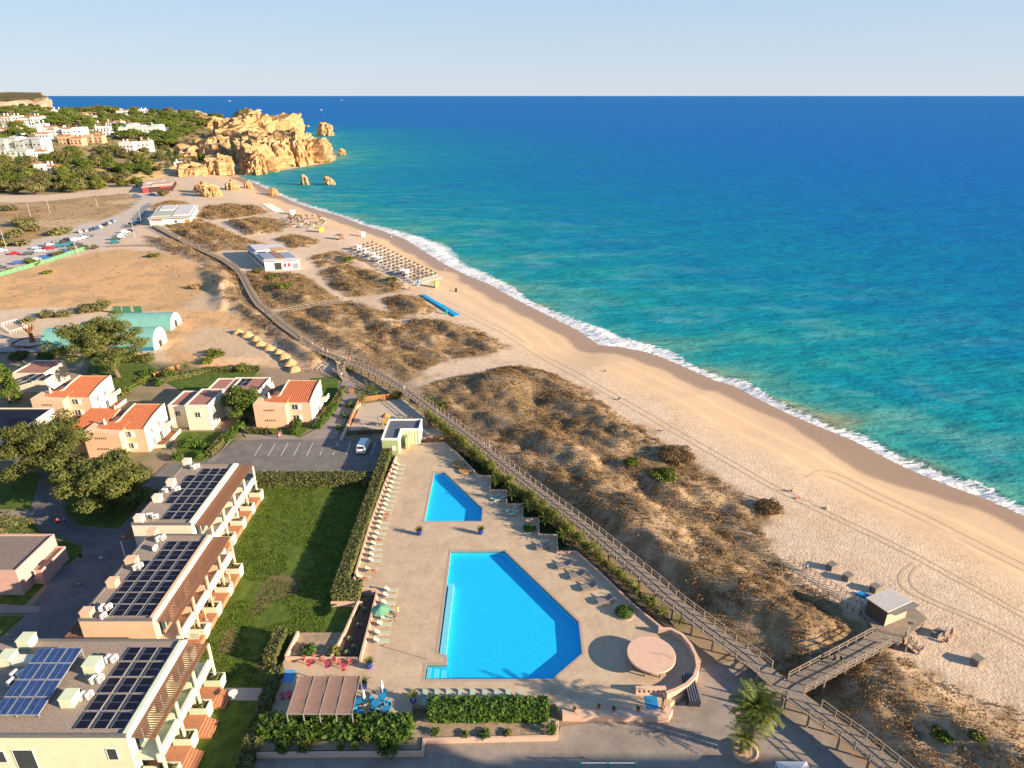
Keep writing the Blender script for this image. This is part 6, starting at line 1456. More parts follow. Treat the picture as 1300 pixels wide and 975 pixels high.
# tufts over the lawn
rng = np.random.default_rng(8); k = 26000
xy = np.stack([rng.uniform(-45.5,-26.6,k), rng.uniform(62.7,109.2,k)], 1); keep = (fbm(xy[:,0],xy[:,1],5,3,4) > .36); xy = xy[keep]; k = len(xy)
a = rng.uniform(0,6.28,k); L_ = rng.uniform(.08,.2,k); hgt_ = rng.uniform(.05,.13,k)
base = np.concatenate([xy, np.full((k,1),-.80)],1); dx = np.stack([np.cos(a)*L_, np.sin(a)*L_, np.zeros(k)],1)
V = np.stack([base-dx, base+dx, base+np.stack([rng.normal(0,.07,k), rng.normal(0,.07,k), hgt_],1)],1).reshape(-1,3)
tag(link('grass', np_mesh('grass', V, np.arange(3*k).reshape(-1,3), leaf_mat('grass_blades',(.065,.11,.01),(.17,.23,.026),.5,.4))), 'rough green lawn grass between the apartment blocks and the long hedge', 'grass', kind='stuff')
for k, (px, py, lab) in enumerate([(292,727,'pair'),(289,737,'b')]): pass
TL = [(283,727,'white lounger on the terracotta terrace under the closed cream parasol'),(282,737,'second white lounger on the terrace beside the cream parasol'),(264,762,'white lounger behind the striped parasol on the middle terrace'),(245,805,'beige lounger at the end terrace of the peach block, one of two'),(244,811,'beige lounger at the end terrace of the peach block, outer of two')]
for px, py, lab in TL: lounger('pale', px, py, .1, lab, z=.083)
CREAMC = mat('cream_canvas',(.62,.42,.18),.9,.06,3)
for px, py, lab in [(293,742,'closed cream parasol on the peach block terrace'),(272,776,'closed cream parasol between two loungers on the middle terrace'),(262,787,'closed cream parasol near the planter of the end terrace')]: parasol_shut(px, py, lab, .083, CREAMC, 2.2)
for px, py, lab in [(308,640,'white terrace table on the cream block terrace, beside the end planter'),(298,663,'red topped terrace table on the cream block'),(265,799,'white folding table on the end terrace of the peach block'),(297,885,'white round table on the stepped terrace')]:
    x, y = G(px, py, .083); o = copy_tree(first['bt']); o.location = (x, y, .087); tag(o, lab, 'table'); del o['group']
    for c in o.children: c.material_slots[0].link = 'OBJECT'; c.material_slots[0].material = WHITEP
# ------------------------------------------------------------------ boardwalks
PLANK = mat('weathered_planks', (.27, .215, .165), .9, .3, 2.5, .2, 12, coord='Object'); RAILM = mat('weathered_rail', (.30, .235, .175), .9, .2, 4)
def smooth_line(P, step=1.0):
    """Catmull-Rom through the points, resampled evenly"""
    out = []
    for i in range(len(P)-1):
        p0, p1, p2, p3 = [Vector(P[min(max(j,0),len(P)-1)]) for j in (i-1,i,i+1,i+2)]
        n_ = max(2, int((p2-p1).length/.5))
        for k in range(n_):
            t = k/n_; out.append(.5*((2*p1)+(-p0+p2)*t+(2*p0-5*p1+4*p2-p3)*t*t+(-p0+3*p1-3*p2+p3)*t**3))
    out.append(Vector(P[-1])); res = [out[0]]; acc = 0
    for a, b_ in zip(out, out[1:]):
        d = (b_-a).length
        while acc + d >= step:
            t = (step-acc)/d; a = a.lerp(b_, t); res.append(a.copy()); d = (b_-a).length; acc = 0
        acc += d
    return res
def boardwalk(P3, width, label, rails=(True, True), post_gap=1.9, plank=.3, near=60, name='boardwalk', skip=()):
    S = smooth_line(P3, plank); e = empty(name, (0,0,0)); tag(e, label, 'boardwalk')
    n_ = len(S); T = [(S[min(i+1,n_-1)]-S[max(i-1,0)]) for i in range(n_)]; Sd = [Vector((-t.y,t.x,0)).normalized() for t in T]; T = [t.normalized() for t in T]
    pl = MB(); w_ = width/2
    for i in range(n_):
        d = T[i]*plank*.44; s = Sd[i]*(w_+random.uniform(-.03,.03)); c = S[i]+Vector((0,0,random.uniform(-.008,.008))); t = Vector((0,0,-.06))
        V = [c-d-s, c-d+s, c+d+s, c+d-s]; pl.add(V+[v+t for v in V], [(0,3,2,1),(0,1,5,4),(1,2,6,5),(2,3,7,6),(3,0,4,7)])
    pl.build('planks', PLANK, e, kind='stuff')
    st = max(1, int(round(post_gap/plank))); bm_ = MB()
    for sgn in (-1, 1):
        for i in range(0, n_-st, st):
            a, b_ = S[i]+Sd[i]*sgn*(w_-.25)+Vector((0,0,-.16)), S[i+st]+Sd[i+st]*sgn*(w_-.25)+Vector((0,0,-.16)); bm_.bar(a, b_, .1, .18)
    bm_.build('beam', PLANK, e, kind='stuff')
    pm_ = MB().box(-.06,-.06,-.2,.06,.06,1.05).mesh('post', RAILM); far = MB(); piles = MB()
    for sgn, on in ((-1, rails[0]), (1, rails[1])):
        tr = [MB(), MB()]; prev = None
        def flush():
            if tr[0].v: tr[0].build('handrail', RAILM, e); tr[1].build('lower_rail', RAILM, e)
            tr[0], tr[1] = MB(), MB()
        for i in range(0, n_, st):
            p = S[i]+Sd[i]*sgn*(w_-.06)
            g = float(hf(np.array([p.x]), np.array([p.y]))[0])
            if p.z - g > .35 and i % (2*st) == 0: piles.box(p.x-.09,p.y-.09,g-.4,p.x+.09,p.y+.09,p.z-.1)
            if any(math.hypot(p.x-q[0], p.y-q[1]) < q[2] for q in skip) or not on: prev = None; flush(); continue
            if p.y < 175: link('post', pm_, e, p, math.atan2(T[i].y, T[i].x))
            else: far.box(p.x-.07,p.y-.07,p.z-.2,p.x+.07,p.y+.07,p.z+1.05)
            if prev is not None:
                tr[0].bar(prev+Vector((0,0,1.07)), p+Vector((0,0,1.07)), .13, .07); tr[1].bar(prev+Vector((0,0,.55)), p+Vector((0,0,.55)), .06, .10)
            prev = p
        flush()
    if far.v: far.build('far_posts', RAILM, e, kind='stuff')
    if piles.v: piles.build('piles', PLANK, e, kind='stuff')
    return e
BZ = BOARD_Z
JX = G(1004, 879, BZ); ST_ = G(440, 459, BZ); BR1 = G(345, 398, BZ); BR2 = G(244, 311, BZ)
boardwalk([(x, y, BZ) for x, y in BOARD], 2.5, 'long railed wooden boardwalk running through the dunes behind the beach', skip=[(JX[0],JX[1],3.0),(BR1[0],BR1[1],2.5),(BR2[0],BR2[1],3)])
K1 = G(1128, 806, BZ)
boardwalk([(JX[0]+1.0,JX[1]+1.0,BZ+.02),((JX[0]+K1[0])/2,(JX[1]+K1[1])/2,BZ+.35),(K1[0],K1[1],BZ+.02)], 2.6, 'wide railed ramp linking the boardwalk to the beach kiosk')
q0 = G(1150, 814, BZ); q1 = G(1168, 832, -.9)
boardwalk([(q0[0],q0[1],BZ-.05),(q1[0],q1[1],-.75)], 1.5, 'short wooden stair running down to the sand beside the kiosk', plank=.34, post_gap=1.1, name='wooden_stair')
q0 = G(985, 868, BZ); q1 = G(975, 893, -.8)
boardwalk([(JX[0]-1.2,JX[1]-1.2,BZ-.03),(q1[0]+.6,q1[1]-.6,-.6)], 1.6, 'short wooden stair beside the date palm down to the paved street', plank=.34, post_gap=1.1, name='wooden_stair')
q = [G(345,398,BZ), G(380,391,.9), G(415,385.5,.8), G(447,382,.6)]
boardwalk([(p[0],p[1],z) for p, z in zip(q, (BZ,.9,.8,.6))], 2.2, 'side boardwalk leading seaward from the bend between dune patches', post_gap=2.2, plank=.35)
q = [G(451,384,.6), G(466,396,.2), G(484,407,-.2)]
boardwalk([(p[0],p[1],z) for p, z in zip(q, (.55,.2,-.2))], 2.0, 'low boardwalk stub descending between sandy dune patches', post_gap=2.2, plank=.35)
q = [G(243,311.5,BZ), G(215,312,.6), G(180,311.5,.4), G(135,313.5,.2)]
boardwalk([(p[0],p[1],z) for p, z in zip(q, (BZ,.6,.4,.2))], 2.0, 'straight boardwalk from the sandy car park to the dune boardwalk', post_gap=2.4, plank=.4)
q = [G(243,311,BZ), G(290,313,.9), G(328,311,.8)]
boardwalk([(p[0],p[1],z) for p, z in zip(q, (BZ,.9,.8))], 2.0, 'straight boardwalk from the dune boardwalk to the white beach restaurant', post_gap=2.4, plank=.4)
q = [G(440,459,BZ), G(433,466,.6), G(434,475,-.3), G(440,483,-.75)]
boardwalk([(p[0],p[1],z) for p, z in zip(q, (BZ,.7,-.2,-.7))], 1.9, 'curved railed stair from the boardwalk down to the garden walk', plank=.32, post_gap=1.2, name='wooden_stair')
# kiosk on its platform
def T0(px, py):
    r = GT(px, py); return r if r else (*G(px, py, -1), -1)
KX, KY = G(1128, 800, BZ)
e = empty('beach_kiosk', (0,0,0)); tag(e, 'dark wooden beach kiosk with corrugated white roof and grey front strip', 'kiosk')
c = [G(1099,759,3.6), G(1130,746.5,3.9), G(1159,763,3.9), G(1127,778,3.6)]; f = [G(1168,769,3.5), G(1137,781.5,3.3)]
def quad_up(pts, zs, th, m, name):
    b_ = MB(); V = [(p[0],p[1],z) for p, z in zip(pts, zs)] + [(p[0],p[1],z-th) for p, z in zip(pts, zs)]
    return b_.add(V, [(3,2,1,0),(4,5,6,7),(0,1,5,4),(1,2,6,5),(2,3,7,6),(3,0,4,7)]).build(name, m, e)
rz_ = (3.62,3.86,3.86,3.62)
rf = quad_up(c, rz_, .06, mat('corrugated_sheet',(.62,.57,.52),.5,.08,3), 'roof')
for k in range(16):
    t = (k+.5)/16; a = Vector((*c[0],rz_[0])).lerp(Vector((*c[3],rz_[3])), t); b_ = Vector((*c[1],rz_[1])).lerp(Vector((*c[2],rz_[2])), t)
    MB().bar(a+Vector((0,0,.03)), b_+Vector((0,0,.03)), .13, .07).build('roof_rib', MATS['corrugated_sheet'], rf)
quad_up([c[3], c[2], f[0], f[1]], (3.60,3.84,3.55,3.33), .05, mat('grey_felt',(.13,.12,.12),.8,.15,3), 'front_roof')
cc = Vector((sum(p[0] for p in c)/4, sum(p[1] for p in c)/4)); ins = [cc.lerp(Vector(p), .86) for p in c]
DW = mat('dark_kiosk_wood',(.10,.07,.05),.9,.25,4)
for i in range(4):
    a, b_ = ins[i], ins[(i+1)%4]; mb = MB(); n3 = Vector((-(b_-a).y,(b_-a).x)).normalized()*.06
    ht = [3.5,3.75,3.75,3.5]; z0 = BZ
    mb.add([(a.x,a.y,z0),(b_.x,b_.y,z0),(b_.x,b_.y,ht[(i+1)%4]),(a.x,a.y,ht[i]),(a.x+n3.x,a.y+n3.y,z0),(b_.x+n3.x,b_.y+n3.y,z0),(b_.x+n3.x,b_.y+n3.y,ht[(i+1)%4]),(a.x+n3.x,a.y+n3.y,ht[i])], [(0,1,2,3),(7,6,5,4),(0,4,5,1),(1,5,6,2),(2,6,7,3),(3,7,4,0)]).build('wall', DW if i != 2 else mat('pale_kiosk_board',(.45,.38,.28),.9,.15,3), e)
plat = [Vector(G(1092,770,BZ)), Vector(G(1110,800,BZ)), Vector(G(1140,818,BZ)), Vector(G(1178,785,BZ)), Vector(G(1135,750,BZ))]
MB().prism([(p.x,p.y) for p in plat], BZ-.2, BZ-.02).build('platform', PLANK, e)
for p in plat:
    q = cc.lerp(p, .93); MB().box(q.x-.12,q.y-.12,-2.5,q.x+.12,q.y+.12,BZ-.201).build('pile', PLANK, e)
# lamp at the platform corner
x, y = G(1151, 808, BZ); e = empty('platform_lamp', (x, y, BZ-.02)); tag(e, 'white lamp post with dark head at the kiosk platform corner', 'lamp post')
MB().tube((0,0,0),(0,0,2.2),.04).build('pole', WHITEP, e); MB().box(-.25,-.15,2.2,.25,.15,2.45).build('lamp_head', DW, e)
# roped posts of the sand path
e = empty('rope_fence', (0,0,0)); tag(e, 'double line of wooden posts and ropes edging the sand path to the kiosk', 'fence')
for la, lb in (((984,716),(1098,786)),((1002,712),(1100,772))):
    pr = None
    for k in range(16):
        t = k/15; r = T0(la[0]+(lb[0]-la[0])*t, la[1]+(lb[1]-la[1])*t)
        MB().box(r[0]-.06,r[1]-.06,r[2]-.2,r[0]+.06,r[1]+.06,r[2]+1.0).build('post', RAILM, e); p = Vector((r[0],r[1],r[2]+.85))
        if pr is not None:
            MB().tube(pr, p, .035, n=5).build('rope', RAILM, e); MB().tube(pr-Vector((0,0,.4)), p-Vector((0,0,.4)), .03, n=5).build('rope', RAILM, e)
        pr = p
# boxes on the sand
GB = mat('grey_box_wood',(.20,.175,.15),.9,.25,4,.2)
def sand_box(px, py, label, w_=1.3, d_=1.0, h_=.95, rz=.5):
    r = T0(px, py); e = empty('beach_bin', (r[0], r[1], r[2]-.03), rz); tag(e, label, 'box')
    MB().box(-w_/2,-d_/2,0,w_/2,d_/2,h_).build('body', GB, e); MB().box(-w_/2-.06,-d_/2-.06,h_+.002,w_/2+.06,d_/2+.06,h_+.08).build('lid', GB, e)
    for k in range(3): MB().box(-w_/2-.02,-d_/2-.022,.15+k*.27,w_/2+.02,-d_/2-.002,.33+k*.27).build('slat', GB, e)
sand_box(1055,722,'grey slatted bin on the sand, farther of two beside the rope fence'); sand_box(1075.5,735.5,'grey slatted bin on the sand beside the rope fence, closer to the kiosk'); sand_box(1110,750,'grey slatted bin half hidden behind the kiosk roof')
sand_box(1239,842,'grey slatted bin standing alone on trampled sand past the kiosk'); sand_box(1190,806,'stacked grey boards on the sand beside the couple near the kiosk', 1.6, .9, .6)
o = MB().prism([(r[0], r[1]) for r in (T0(1086,755),T0(1092,753),T0(1104,757),T0(1098,760))], T0(1094,756)[2], T0(1094,756)[2]+.35).build('pedal_boat', mat('boat_blue',(.02,.25,.55),.4,.1,3)); tag(o, 'bright blue boat hull lying behind the kiosk', 'boat')
# volleyball pole, blue mat
r = T0(1049, 646); e = empty('tall_pole', r); tag(e, 'tall thin white pole standing on the beach', 'pole'); MB().tube((0,0,-.3),(.25,0,5.2),.06,.05,8).build('pole', WHITEP, e); MB().lathe([(.5,-.1),(.35,.25),(.1,.3)], n=10).build('sand_base', mat('sand_heap',(.5,.36,.22),.95,.2,3,.4), e)
pts = [T0(*p) for p in ((534,375.5),(539,375),(584,401),(577,402.5))]; zc = sum(p[2] for p in pts)/4
b_ = MB(); n_ = 10; V = []
for k in range(n_+1):
    t = k/n_
    for a, c in ((0,3),(1,2)):
        x, y = pts[a][0]+(pts[c][0]-pts[a][0])*t, pts[a][1]+(pts[c][1]-pts[a][1])*t; V.append((x, y, float(hf(np.array([x]),np.array([y]))[0])+.28))
b_.add(V, [(2*k,2*k+1,2*k+3,2*k+2) for k in range(n_)]); o = b_.build('beach_runner', mat('bright_blue_runner',(.0,.30,.62),.7,.08,2)); o.modifiers.new('t','SOLIDIFY').thickness = .2; tag(o, 'long bright blue access mat laid across the sand', 'mat')
# tyre tracks
TRK = mat('track_sand',(.49,.35,.23),.95,.15,1.5,.3)
def track(pxs, wd=.36, dz=.03):
    P = [T0(*p) for p in pxs]; S = smooth_line([(p[0],p[1],0) for p in P], 1.2); b_ = MB(); V = []
    for i, s in enumerate(S):
        t = (S[min(i+1,len(S)-1)]-S[max(i-1,0)]).normalized(); nn = Vector((-t.y,t.x,0))*wd/2
        for g in (-1,1):
            p = s+nn*g; V.append((p.x,p.y,float(hf(np.array([p.x]),np.array([p.y]))[0])+dz))
    b_.add(V, [(2*i,2*i+1,2*i+3,2*i+2) for i in range(len(S)-1)]); o = b_.build('tyre_track', TRK); o['kind'] = 'structure'
for dx, dy in ((0,0),(5,-4)):
    track([(560+dx,385+dy),(640+dx,425+dy),(700+dx,462+dy),(760+dx,495+dy),(830+dx,535+dy),(900+dx,575+dy),(970+dx,615+dy),(1040+dx,650+dy),(1120+dx,688+dy),(1200+dx,730+dy),(1310+dx,790+dy)])
for dx, dy in ((0,0),(7,-5)):
    track([(1023+dx,606+dy),(1035+dx,602+dy),(1060+dx,608+dy),(1110+dx,632+dy),(1160+dx,655+dy),(1220+dx,685+dy),(1305+dx,727+dy)], .4)
for dx in (0, 14):
    track([(1160+dx,715),(1148+dx,722),(1141+dx,735),(1150+dx,750),(1180+dx,765),(1240+dx,790),(1310+dx,825)], .4)
# ------------------------------------------------------------------ sports ground: halls, plaza, court
TURQ = mat('turquoise_sheet', (.17, .39, .335), .6, .12, .6); WHITEW = mat('white_sheet', (.74, .72, .70), .7, .06, .6)
def hall(pxl, pxr, pyb, R, label, side=None, rz=0.0, z=-.1, wallh=0.0):
    x0, y0 = G(pxl, pyb, z); x1, _ = G(pxr, pyb, z); e = empty('arched_hall', (x1, y0 + R, z), rz); tag(e, label, 'hall'); L_ = x1 - x0; n_ = 14
    b_ = MB(); V = []
    for xx in (-L_, 0):
        for i in range(n_+1): a = math.pi*i/n_; V.append((xx, -R*math.cos(a), wallh + R*1.05*math.sin(a)))
    b_.add(V, [(i, n_+1+i, n_+2+i, i+1) for i in range(n_)]); o = b_.build('arched_roof', TURQ, e); o.modifiers.new('t','SOLIDIFY').thickness = -.08
    for k in range(int(L_/2.5)):
        a = MB(); xx = -1.2-k*2.5
        for i in range(n_):
            p, q = math.pi*i/n_, math.pi*(i+1)/n_; a.bar((xx,-R*1.005*math.cos(p),wallh+R*1.055*math.sin(p)),(xx,-R*1.005*math.cos(q),wallh+R*1.055*math.sin(q)),.1,.08)
        a.build('roof_rib', TURQ, e)
    for xx, nm in ((0.02,'end_wall'),(-L_-.02,'end_wall')):
        MB().add([(xx, -R*math.cos(math.pi*i/n_), wallh + R*1.05*math.sin(math.pi*i/n_)) for i in range(n_+1)] + ([(xx,R,0),(xx,-R,0)] if wallh else []), [tuple(range(n_+1 + (2 if wallh else 0)))]).build(nm, WHITEW, e)
    if wallh:
        for s in (-R, R): MB().box(-L_,s-.05,0,0,s+.05,wallh).build('side_wall', side or WHITEW, e)
    MB().box(.025,-.9,0,.06,.9,2.3).build('doorway', DARKIN, e)
    return e
hall(139,216,420.5,4.4,'turquoise arched hall with white end wall at the edge of the dirt field', z=0, rz=.06)
hall(57,196,447,4.2,'turquoise arched hall with blue side wall behind the leaning pine', side=mat('blue_side_sheet',(.03,.20,.34),.6), z=-.3, wallh=1.6, rz=.03)
sheet('plaza', [(-40,428),(70,424),(74,440),(60,446),(-40,446)], .03, mat('plaza_paving',(.30,.28,.29),.85,.12,1), .3)
x, y = G(41.5, 434.5, .05); e = tag(MB().lathe([(5.4,.0),(5.4,.35),(4.7,.36),(4.7,.12)], (0,0,0), 40).build('round_bench', mat('dark_brick',(.14,.07,.06),.9), None, (x, y, .03)), 'dark ring bench round the bare tree sculpture', 'bench')
MB().lathe([(4.65,.02),(4.65,.10)], n=40).build('white_gravel', mat('white_gravel',(.55,.52,.50),.9,.15,3), e)
e = empty('tree_sculpture', (x, y, .13)); tag(e, 'brown leafless tree sculpture in the middle of the ring bench', 'sculpture'); b_ = MB(); RUST = mat('rust_brown',(.26,.11,.05),.8,.25,3)
b_.path([(0,0,0),(.1,0,1.5),(0,.1,3.2)], [.9,.55,.5], 9)
for k in range(9): a = k*.7; b_.path([(0,.1,2.6),(math.cos(a)*.9,math.sin(a)*.9,4.0),(math.cos(a)*1.7,math.sin(a)*1.7,5.0+.3*(k%3))], [.3,.2,.08], 6)
b_.build('trunk', RUST, e)
sheet('sports_court', [(2,414),(23,408.5),(35,417),(14,424)], .10, mat('court_turf',(.09,.16,.06),.9,.15,2), .1)
e = empty('court_fence', (0,0,0)); tag(e, 'white railing round the small green sports court', 'fence')
P = GL([(2,414),(23,408.5),(35,417),(14,424)], .1)
for i in range(4):
    a, b_ = Vector(P[i]), Vector(P[(i+1)%4]); MB().bar((a.x,a.y,1.0),(b_.x,b_.y,1.0),.12,.12).build('rail', WHITEP, e)
    for k in range(6): q = a.lerp(b_, k/6); MB().box(q.x-.06,q.y-.06,0,q.x+.06,q.y+.06,.94).build('post', WHITEP, e)
for k, (px, lab) in enumerate(((150,'green screen panel behind the turquoise hall, beside the olive bush'),(162,'green screen panel behind the turquoise hall, middle one'),(176,'lighter green screen panel behind the turquoise hall'))):
    x, y = G(px, 398, .1); o = MB().box(-1.4,-.06,0,1.4,.06,2.6).build('screen_panel', mat('green_mesh',(.06,.20,.10),.8,.1,2), None, (x, y, .05)); tag(o, lab, 'screen')
# ------------------------------------------------------------------ spoil heaps
for k, (px, py) in enumerate(MOUNDS_PX):
    r = T0(px, py+2); e_ = MB(); n_, m_ = 22, 7; V = []
    for j in range(m_+1):
        for i in range(n_):
            a = i/n_*6.283; q = j/m_; rr = (2.2+.5*mnoise.noise(Vector((math.cos(a)+k*3,math.sin(a),q)))) * q; V.append((rr*math.cos(a)*.95, rr*math.sin(a)*1.1, 1.7*(1-q**1.4)+.3*mnoise.noise(Vector((rr*math.cos(a)+k,rr*math.sin(a),2)))))
    e_.add(V, [(j*n_+i, (j+1)*n_+i, (j+1)*n_+(i+1)%n_, j*n_+(i+1)%n_) for j in range(m_) for i in range(n_)])
    o = e_.build('earth_heap', mat('orange_earth',(.46,.285,.14),.95,.2,1,.5,6), None, (r[0], r[1], r[2]-.25), smooth=True); tag(o, 'orange earth heap in the line of heaps beside the boardwalk', 'earth heap', 'line of earth heaps')
# ------------------------------------------------------------------ sandy car park
CPM = mat('car_park_grit', (.50, .42, .35), .95, .12, .3, .2, 4)
def drape(name, pts, m, lift=.12, step=4):
    """ground sheet laid over the terrain"""
    P = [T0(*p)[:2] for p in pts]; xs = [p[0] for p in P]; ysx = [p[1] for p in P]
    nx, ny = int((max(xs)-min(xs))/step)+2, int((max(ysx)-min(ysx))/step)+2
    X, Y = np.meshgrid(np.linspace(min(xs),max(xs),nx), np.linspace(min(ysx),max(ysx),ny)); ins = sd_poly(X.ravel(), Y.ravel(), P) > -.5
    Z = hf(X.ravel(), Y.ravel()) + lift; i = np.arange(nx*ny).reshape(ny, nx); F = np.stack([i[:-1,:-1],i[:-1,1:],i[1:,1:],i[1:,:-1]],-1).reshape(-1,4); F = F[ins[F].all(1)]
    o = link(name, np_mesh(name, np.stack([X.ravel(),Y.ravel(),Z],1), F, m, True)); o['kind'] = 'structure'; return o
drape('car_park', [(-120,352),(-120,330),(0,316),(40,306),(80,293),(110,283),(140,276),(160,266),(176,252),(188,244),(205,243),(212,248),(200,262),(192,272),(184,285),(172,300),(150,311),(118,316),(80,326),(40,338),(0,347)], CPM, .15)
ROADM = mat('grey_lane', (.22, .22, .24), .9, .12, .5)
drape('road', [(165,278),(180,262),(190,256),(194,258),(188,268),(178,286),(166,290)], ROADM, .25, 2.5)
def car_mesh(kind):
    b_ = MB(); L_, W_ = 4.3, 1.75
    if kind == 0: prof = [(-2.1,.35),(-2.15,.8),(-1.95,1.0),(-1.55,1.42),(.35,1.46),(1.05,.98),(2.05,.82),(2.12,.35)]
    elif kind == 1: prof = [(-2.1,.4),(-2.12,1.0),(-2.0,1.6),(-1.7,1.7),(.5,1.68),(1.15,1.08),(2.05,.92),(2.1,.4)]
    else: prof = [(-2.3,.35),(-2.3,.85),(-1.6,.98),(-1.0,1.40),(.3,1.42),(1.0,.95),(2.15,.8),(2.2,.35)]
    n_ = len(prof); V = []
    for s in (-1, 1):
        for (a, z) in prof: V.append((a, s*(W_/2 - (.18 if z > 1.2 else 0)), z))
    b_.add(V, [tuple(range(n_)), tuple(range(2*n_-1,n_-1,-1))] + [(i, n_+i, n_+(i+1)%n_, (i+1)%n_) for i in range(n_)])
    b_.cur = 1
    k = [i for i, p in enumerate(prof) if p[1] > 1.3]; a0, a1 = prof[k[0]], prof[k[-1]]; pf, pr = prof[k[-1]+1], prof[k[0]-1]; e2 = .012
    for (p, q) in ((a1, pf), (a0, pr)):
        sg = 1 if q[0] > p[0] else -1; V = [(p[0]+(q[0]-p[0])*.12+sg*e2, -.62, p[1]+(q[1]-p[1])*.12+e2), (p[0]+(q[0]-p[0])*.12+sg*e2, .62, p[1]+(q[1]-p[1])*.12+e2), (p[0]+(q[0]-p[0])*.9+sg*e2, .72, p[1]+(q[1]-p[1])*.9+e2), (p[0]+(q[0]-p[0])*.9+sg*e2, -.72, p[1]+(q[1]-p[1])*.9+e2)]; b_.add(V, [(0,1,2,3)])
    for s in (-1, 1): b_.add([(pr[0]+.25, s*(W_/2-.06), 1.02), (pf[0]-.2, s*(W_/2-.06), 1.02), (a1[0], s*(W_/2-.155), 1.34), (a0[0]+.1, s*(W_/2-.155), 1.34)], [(0,1,2,3)])
    b_.cur = 2
    for a in (-1.35, 1.35):
        for s in (-1, 1): b_.tube((a, s*.68, .31), (a, s*.89, .31), .31, .31, 10)
    return b_
CARC = {'white': (.72,.72,.72), 'silver': (.42,.44,.46), 'dark grey': (.07,.075,.085), 'black': (.02,.02,.025), 'blue': (.03,.10,.30), 'red': (.45,.02,.03), 'teal': (.02,.16,.20), 'beige': (.5,.45,.36), 'pale blue': (.25,.36,.48)}
CME = {}
def car(px, py, colour, rz, kind, where):
    r = T0(px, py); key = (kind, colour)
    if key not in CME: CME[key] = car_mesh(kind).mesh('car', [mat(colour.replace(' ','_')+'_car_paint', CARC[colour], .25, .03, 2, spec=.5), GLASS, MATS['tyre']])
    o = link('parked_car', CME[key], None, (r[0], r[1], r[2]+.17), rz); nm = ('hatchback','estate car','saloon')[kind]
    tag(o, f'{colour} {nm} parked {where}', 'car', 'cars on the sandy car park'); return o
RC = random.Random(5); cs_ = ['white','silver','dark grey','blue','white','black','silver','pale blue','dark grey','white']
TH = math.radians(58)
for i, (zx, zy) in enumerate(((545,303),(585,296),(618,290),(650,282),(685,270),(715,256),(745,242),(778,230))): car(zx/5.4167, 240+zy/5.4167, cs_[i%10], TH+math.pi/2, i%3, 'in the far row below the dry grass bank')
for i, (zx, zy) in enumerate(((345,393),(395,378),(440,372),(470,355),(515,360),(548,352),(582,342),(612,332))): car(zx/5.4167, 240+zy/5.4167, ['silver','dark grey','black','black','white','white','pale blue','dark grey'][i], TH, i%3, 'in the middle row of the sandy car park')
for i, (zx, zy, c_) in enumerate(((255,415,'pale blue'),(300,410,'dark grey'),(345,415,'red'),(280,437,'white'),(415,402,'teal'),(455,396,'teal'),(490,386,'teal'),(540,392,'dark grey'),(103,452,'red'),(195,455,'dark grey'),(15,435,'white'))): car(zx/5.4167, 240+zy/5.4167, c_, TH-.5, i%3, 'in the double row at the wide end')
for i, (zx, zy) in enumerate(((125,518),(205,500),(250,493),(312,482),(358,465),(470,438),(10,550))): car(zx/5.4167, 240+zy/5.4167, ['blue','dark grey','silver','blue','blue','blue','dark grey'][i], TH-.4, i%3, 'along the green mesh fence')
for i, (zx, zy) in enumerate(((792,375),(803,352),(828,338),(843,323),(868,305),(895,295),(888,265),(912,252),(942,234))): car(zx/5.4167, 240+zy/5.4167, ['teal','dark grey','white','silver','white','black','dark grey','black','blue'][i], TH-.6, i%3, 'on the dune side near the white restaurant')
for i, (zx, zy) in enumerate(((935,808),(955,818),(1045,800))): car(zx/5.4167, 100+zy/5.4167, ['dark grey','blue','blue'][i], .4, i%3, 'beside the red roofed beach restaurant')
# green mesh fence with posts, and street lamps
e = empty('mesh_fence', (0,0,0)); tag(e, 'green mesh fence between car park and orange dirt field', 'fence'); GM = MATS['green_mesh']
P = [T0(*p) for p in ((-60,366),(0,351.5),(37,341),(70,331),(95,322),(113,317))]; S = smooth_line([Vector(p) for p in P], 3.0)
for i in range(len(S)-1):
    a, b_ = S[i], S[i+1]; d = (b_-a)
    MB().add([(a.x,a.y,a.z+.15),(b_.x,b_.y,b_.z+.15),(b_.x,b_.y,b_.z+1.9),(a.x,a.y,a.z+1.9)], [(0,1,2,3)]).build('mesh_panel', mat('green_screen_net',(.13,.27,.16),.8,.1,2), e).modifiers.new('t','SOLIDIFY').thickness = .04
    MB().box(a.x-.06,a.y-.06,a.z-.2,a.x+.06,a.y+.06,a.z+2.0).build('post', GM, e)
for k, (px, py) in enumerate(((15,345),(40,334),(72,326),(80,324),(92,318),(108,317),(122,316),(47,337))):
    r = T0(px, py); shrub(0,0, 2.0+.4*(k%3), 2.6, GREENB if k % 2 else OLIVE, 'green bush growing through the mesh fence of the car park', seed=300+k, world=(r[0],r[1]-.8,r[2]), per=50, leaf=.3, group='bushes along the mesh fence')
for k, (px, py, h) in enumerate(((171.5,302,9),(180,285,9),(9.5,320,10),(98,322,7),(63.5,270,8),(39,275,8),(124,263,6))):
    r = T0(px, py); e = empty('lamp_post', r); tag(e, ['concrete lamp post beside the dune end of the car park','concrete lamp post next to the white restaurant wall','concrete lamp post beside the red car','short lamp post at the mesh fence','wooden pole on the dry grass bank, beside a bush','wooden pole on the dry grass bank near the dirt track','small lamp post at the foot of the grassy bank'][k], 'lamp post')
    MB().tube((0,0,-.3),(-.15,0,h),.16,.1,8).build('pole', mat('concrete_pole',(.45,.40,.34),.9,.1,1), e); MB().box(-.9,-.12,h-.02,.1,.12,h+.12).build('lamp_head', MATS['grey_steel'], e)
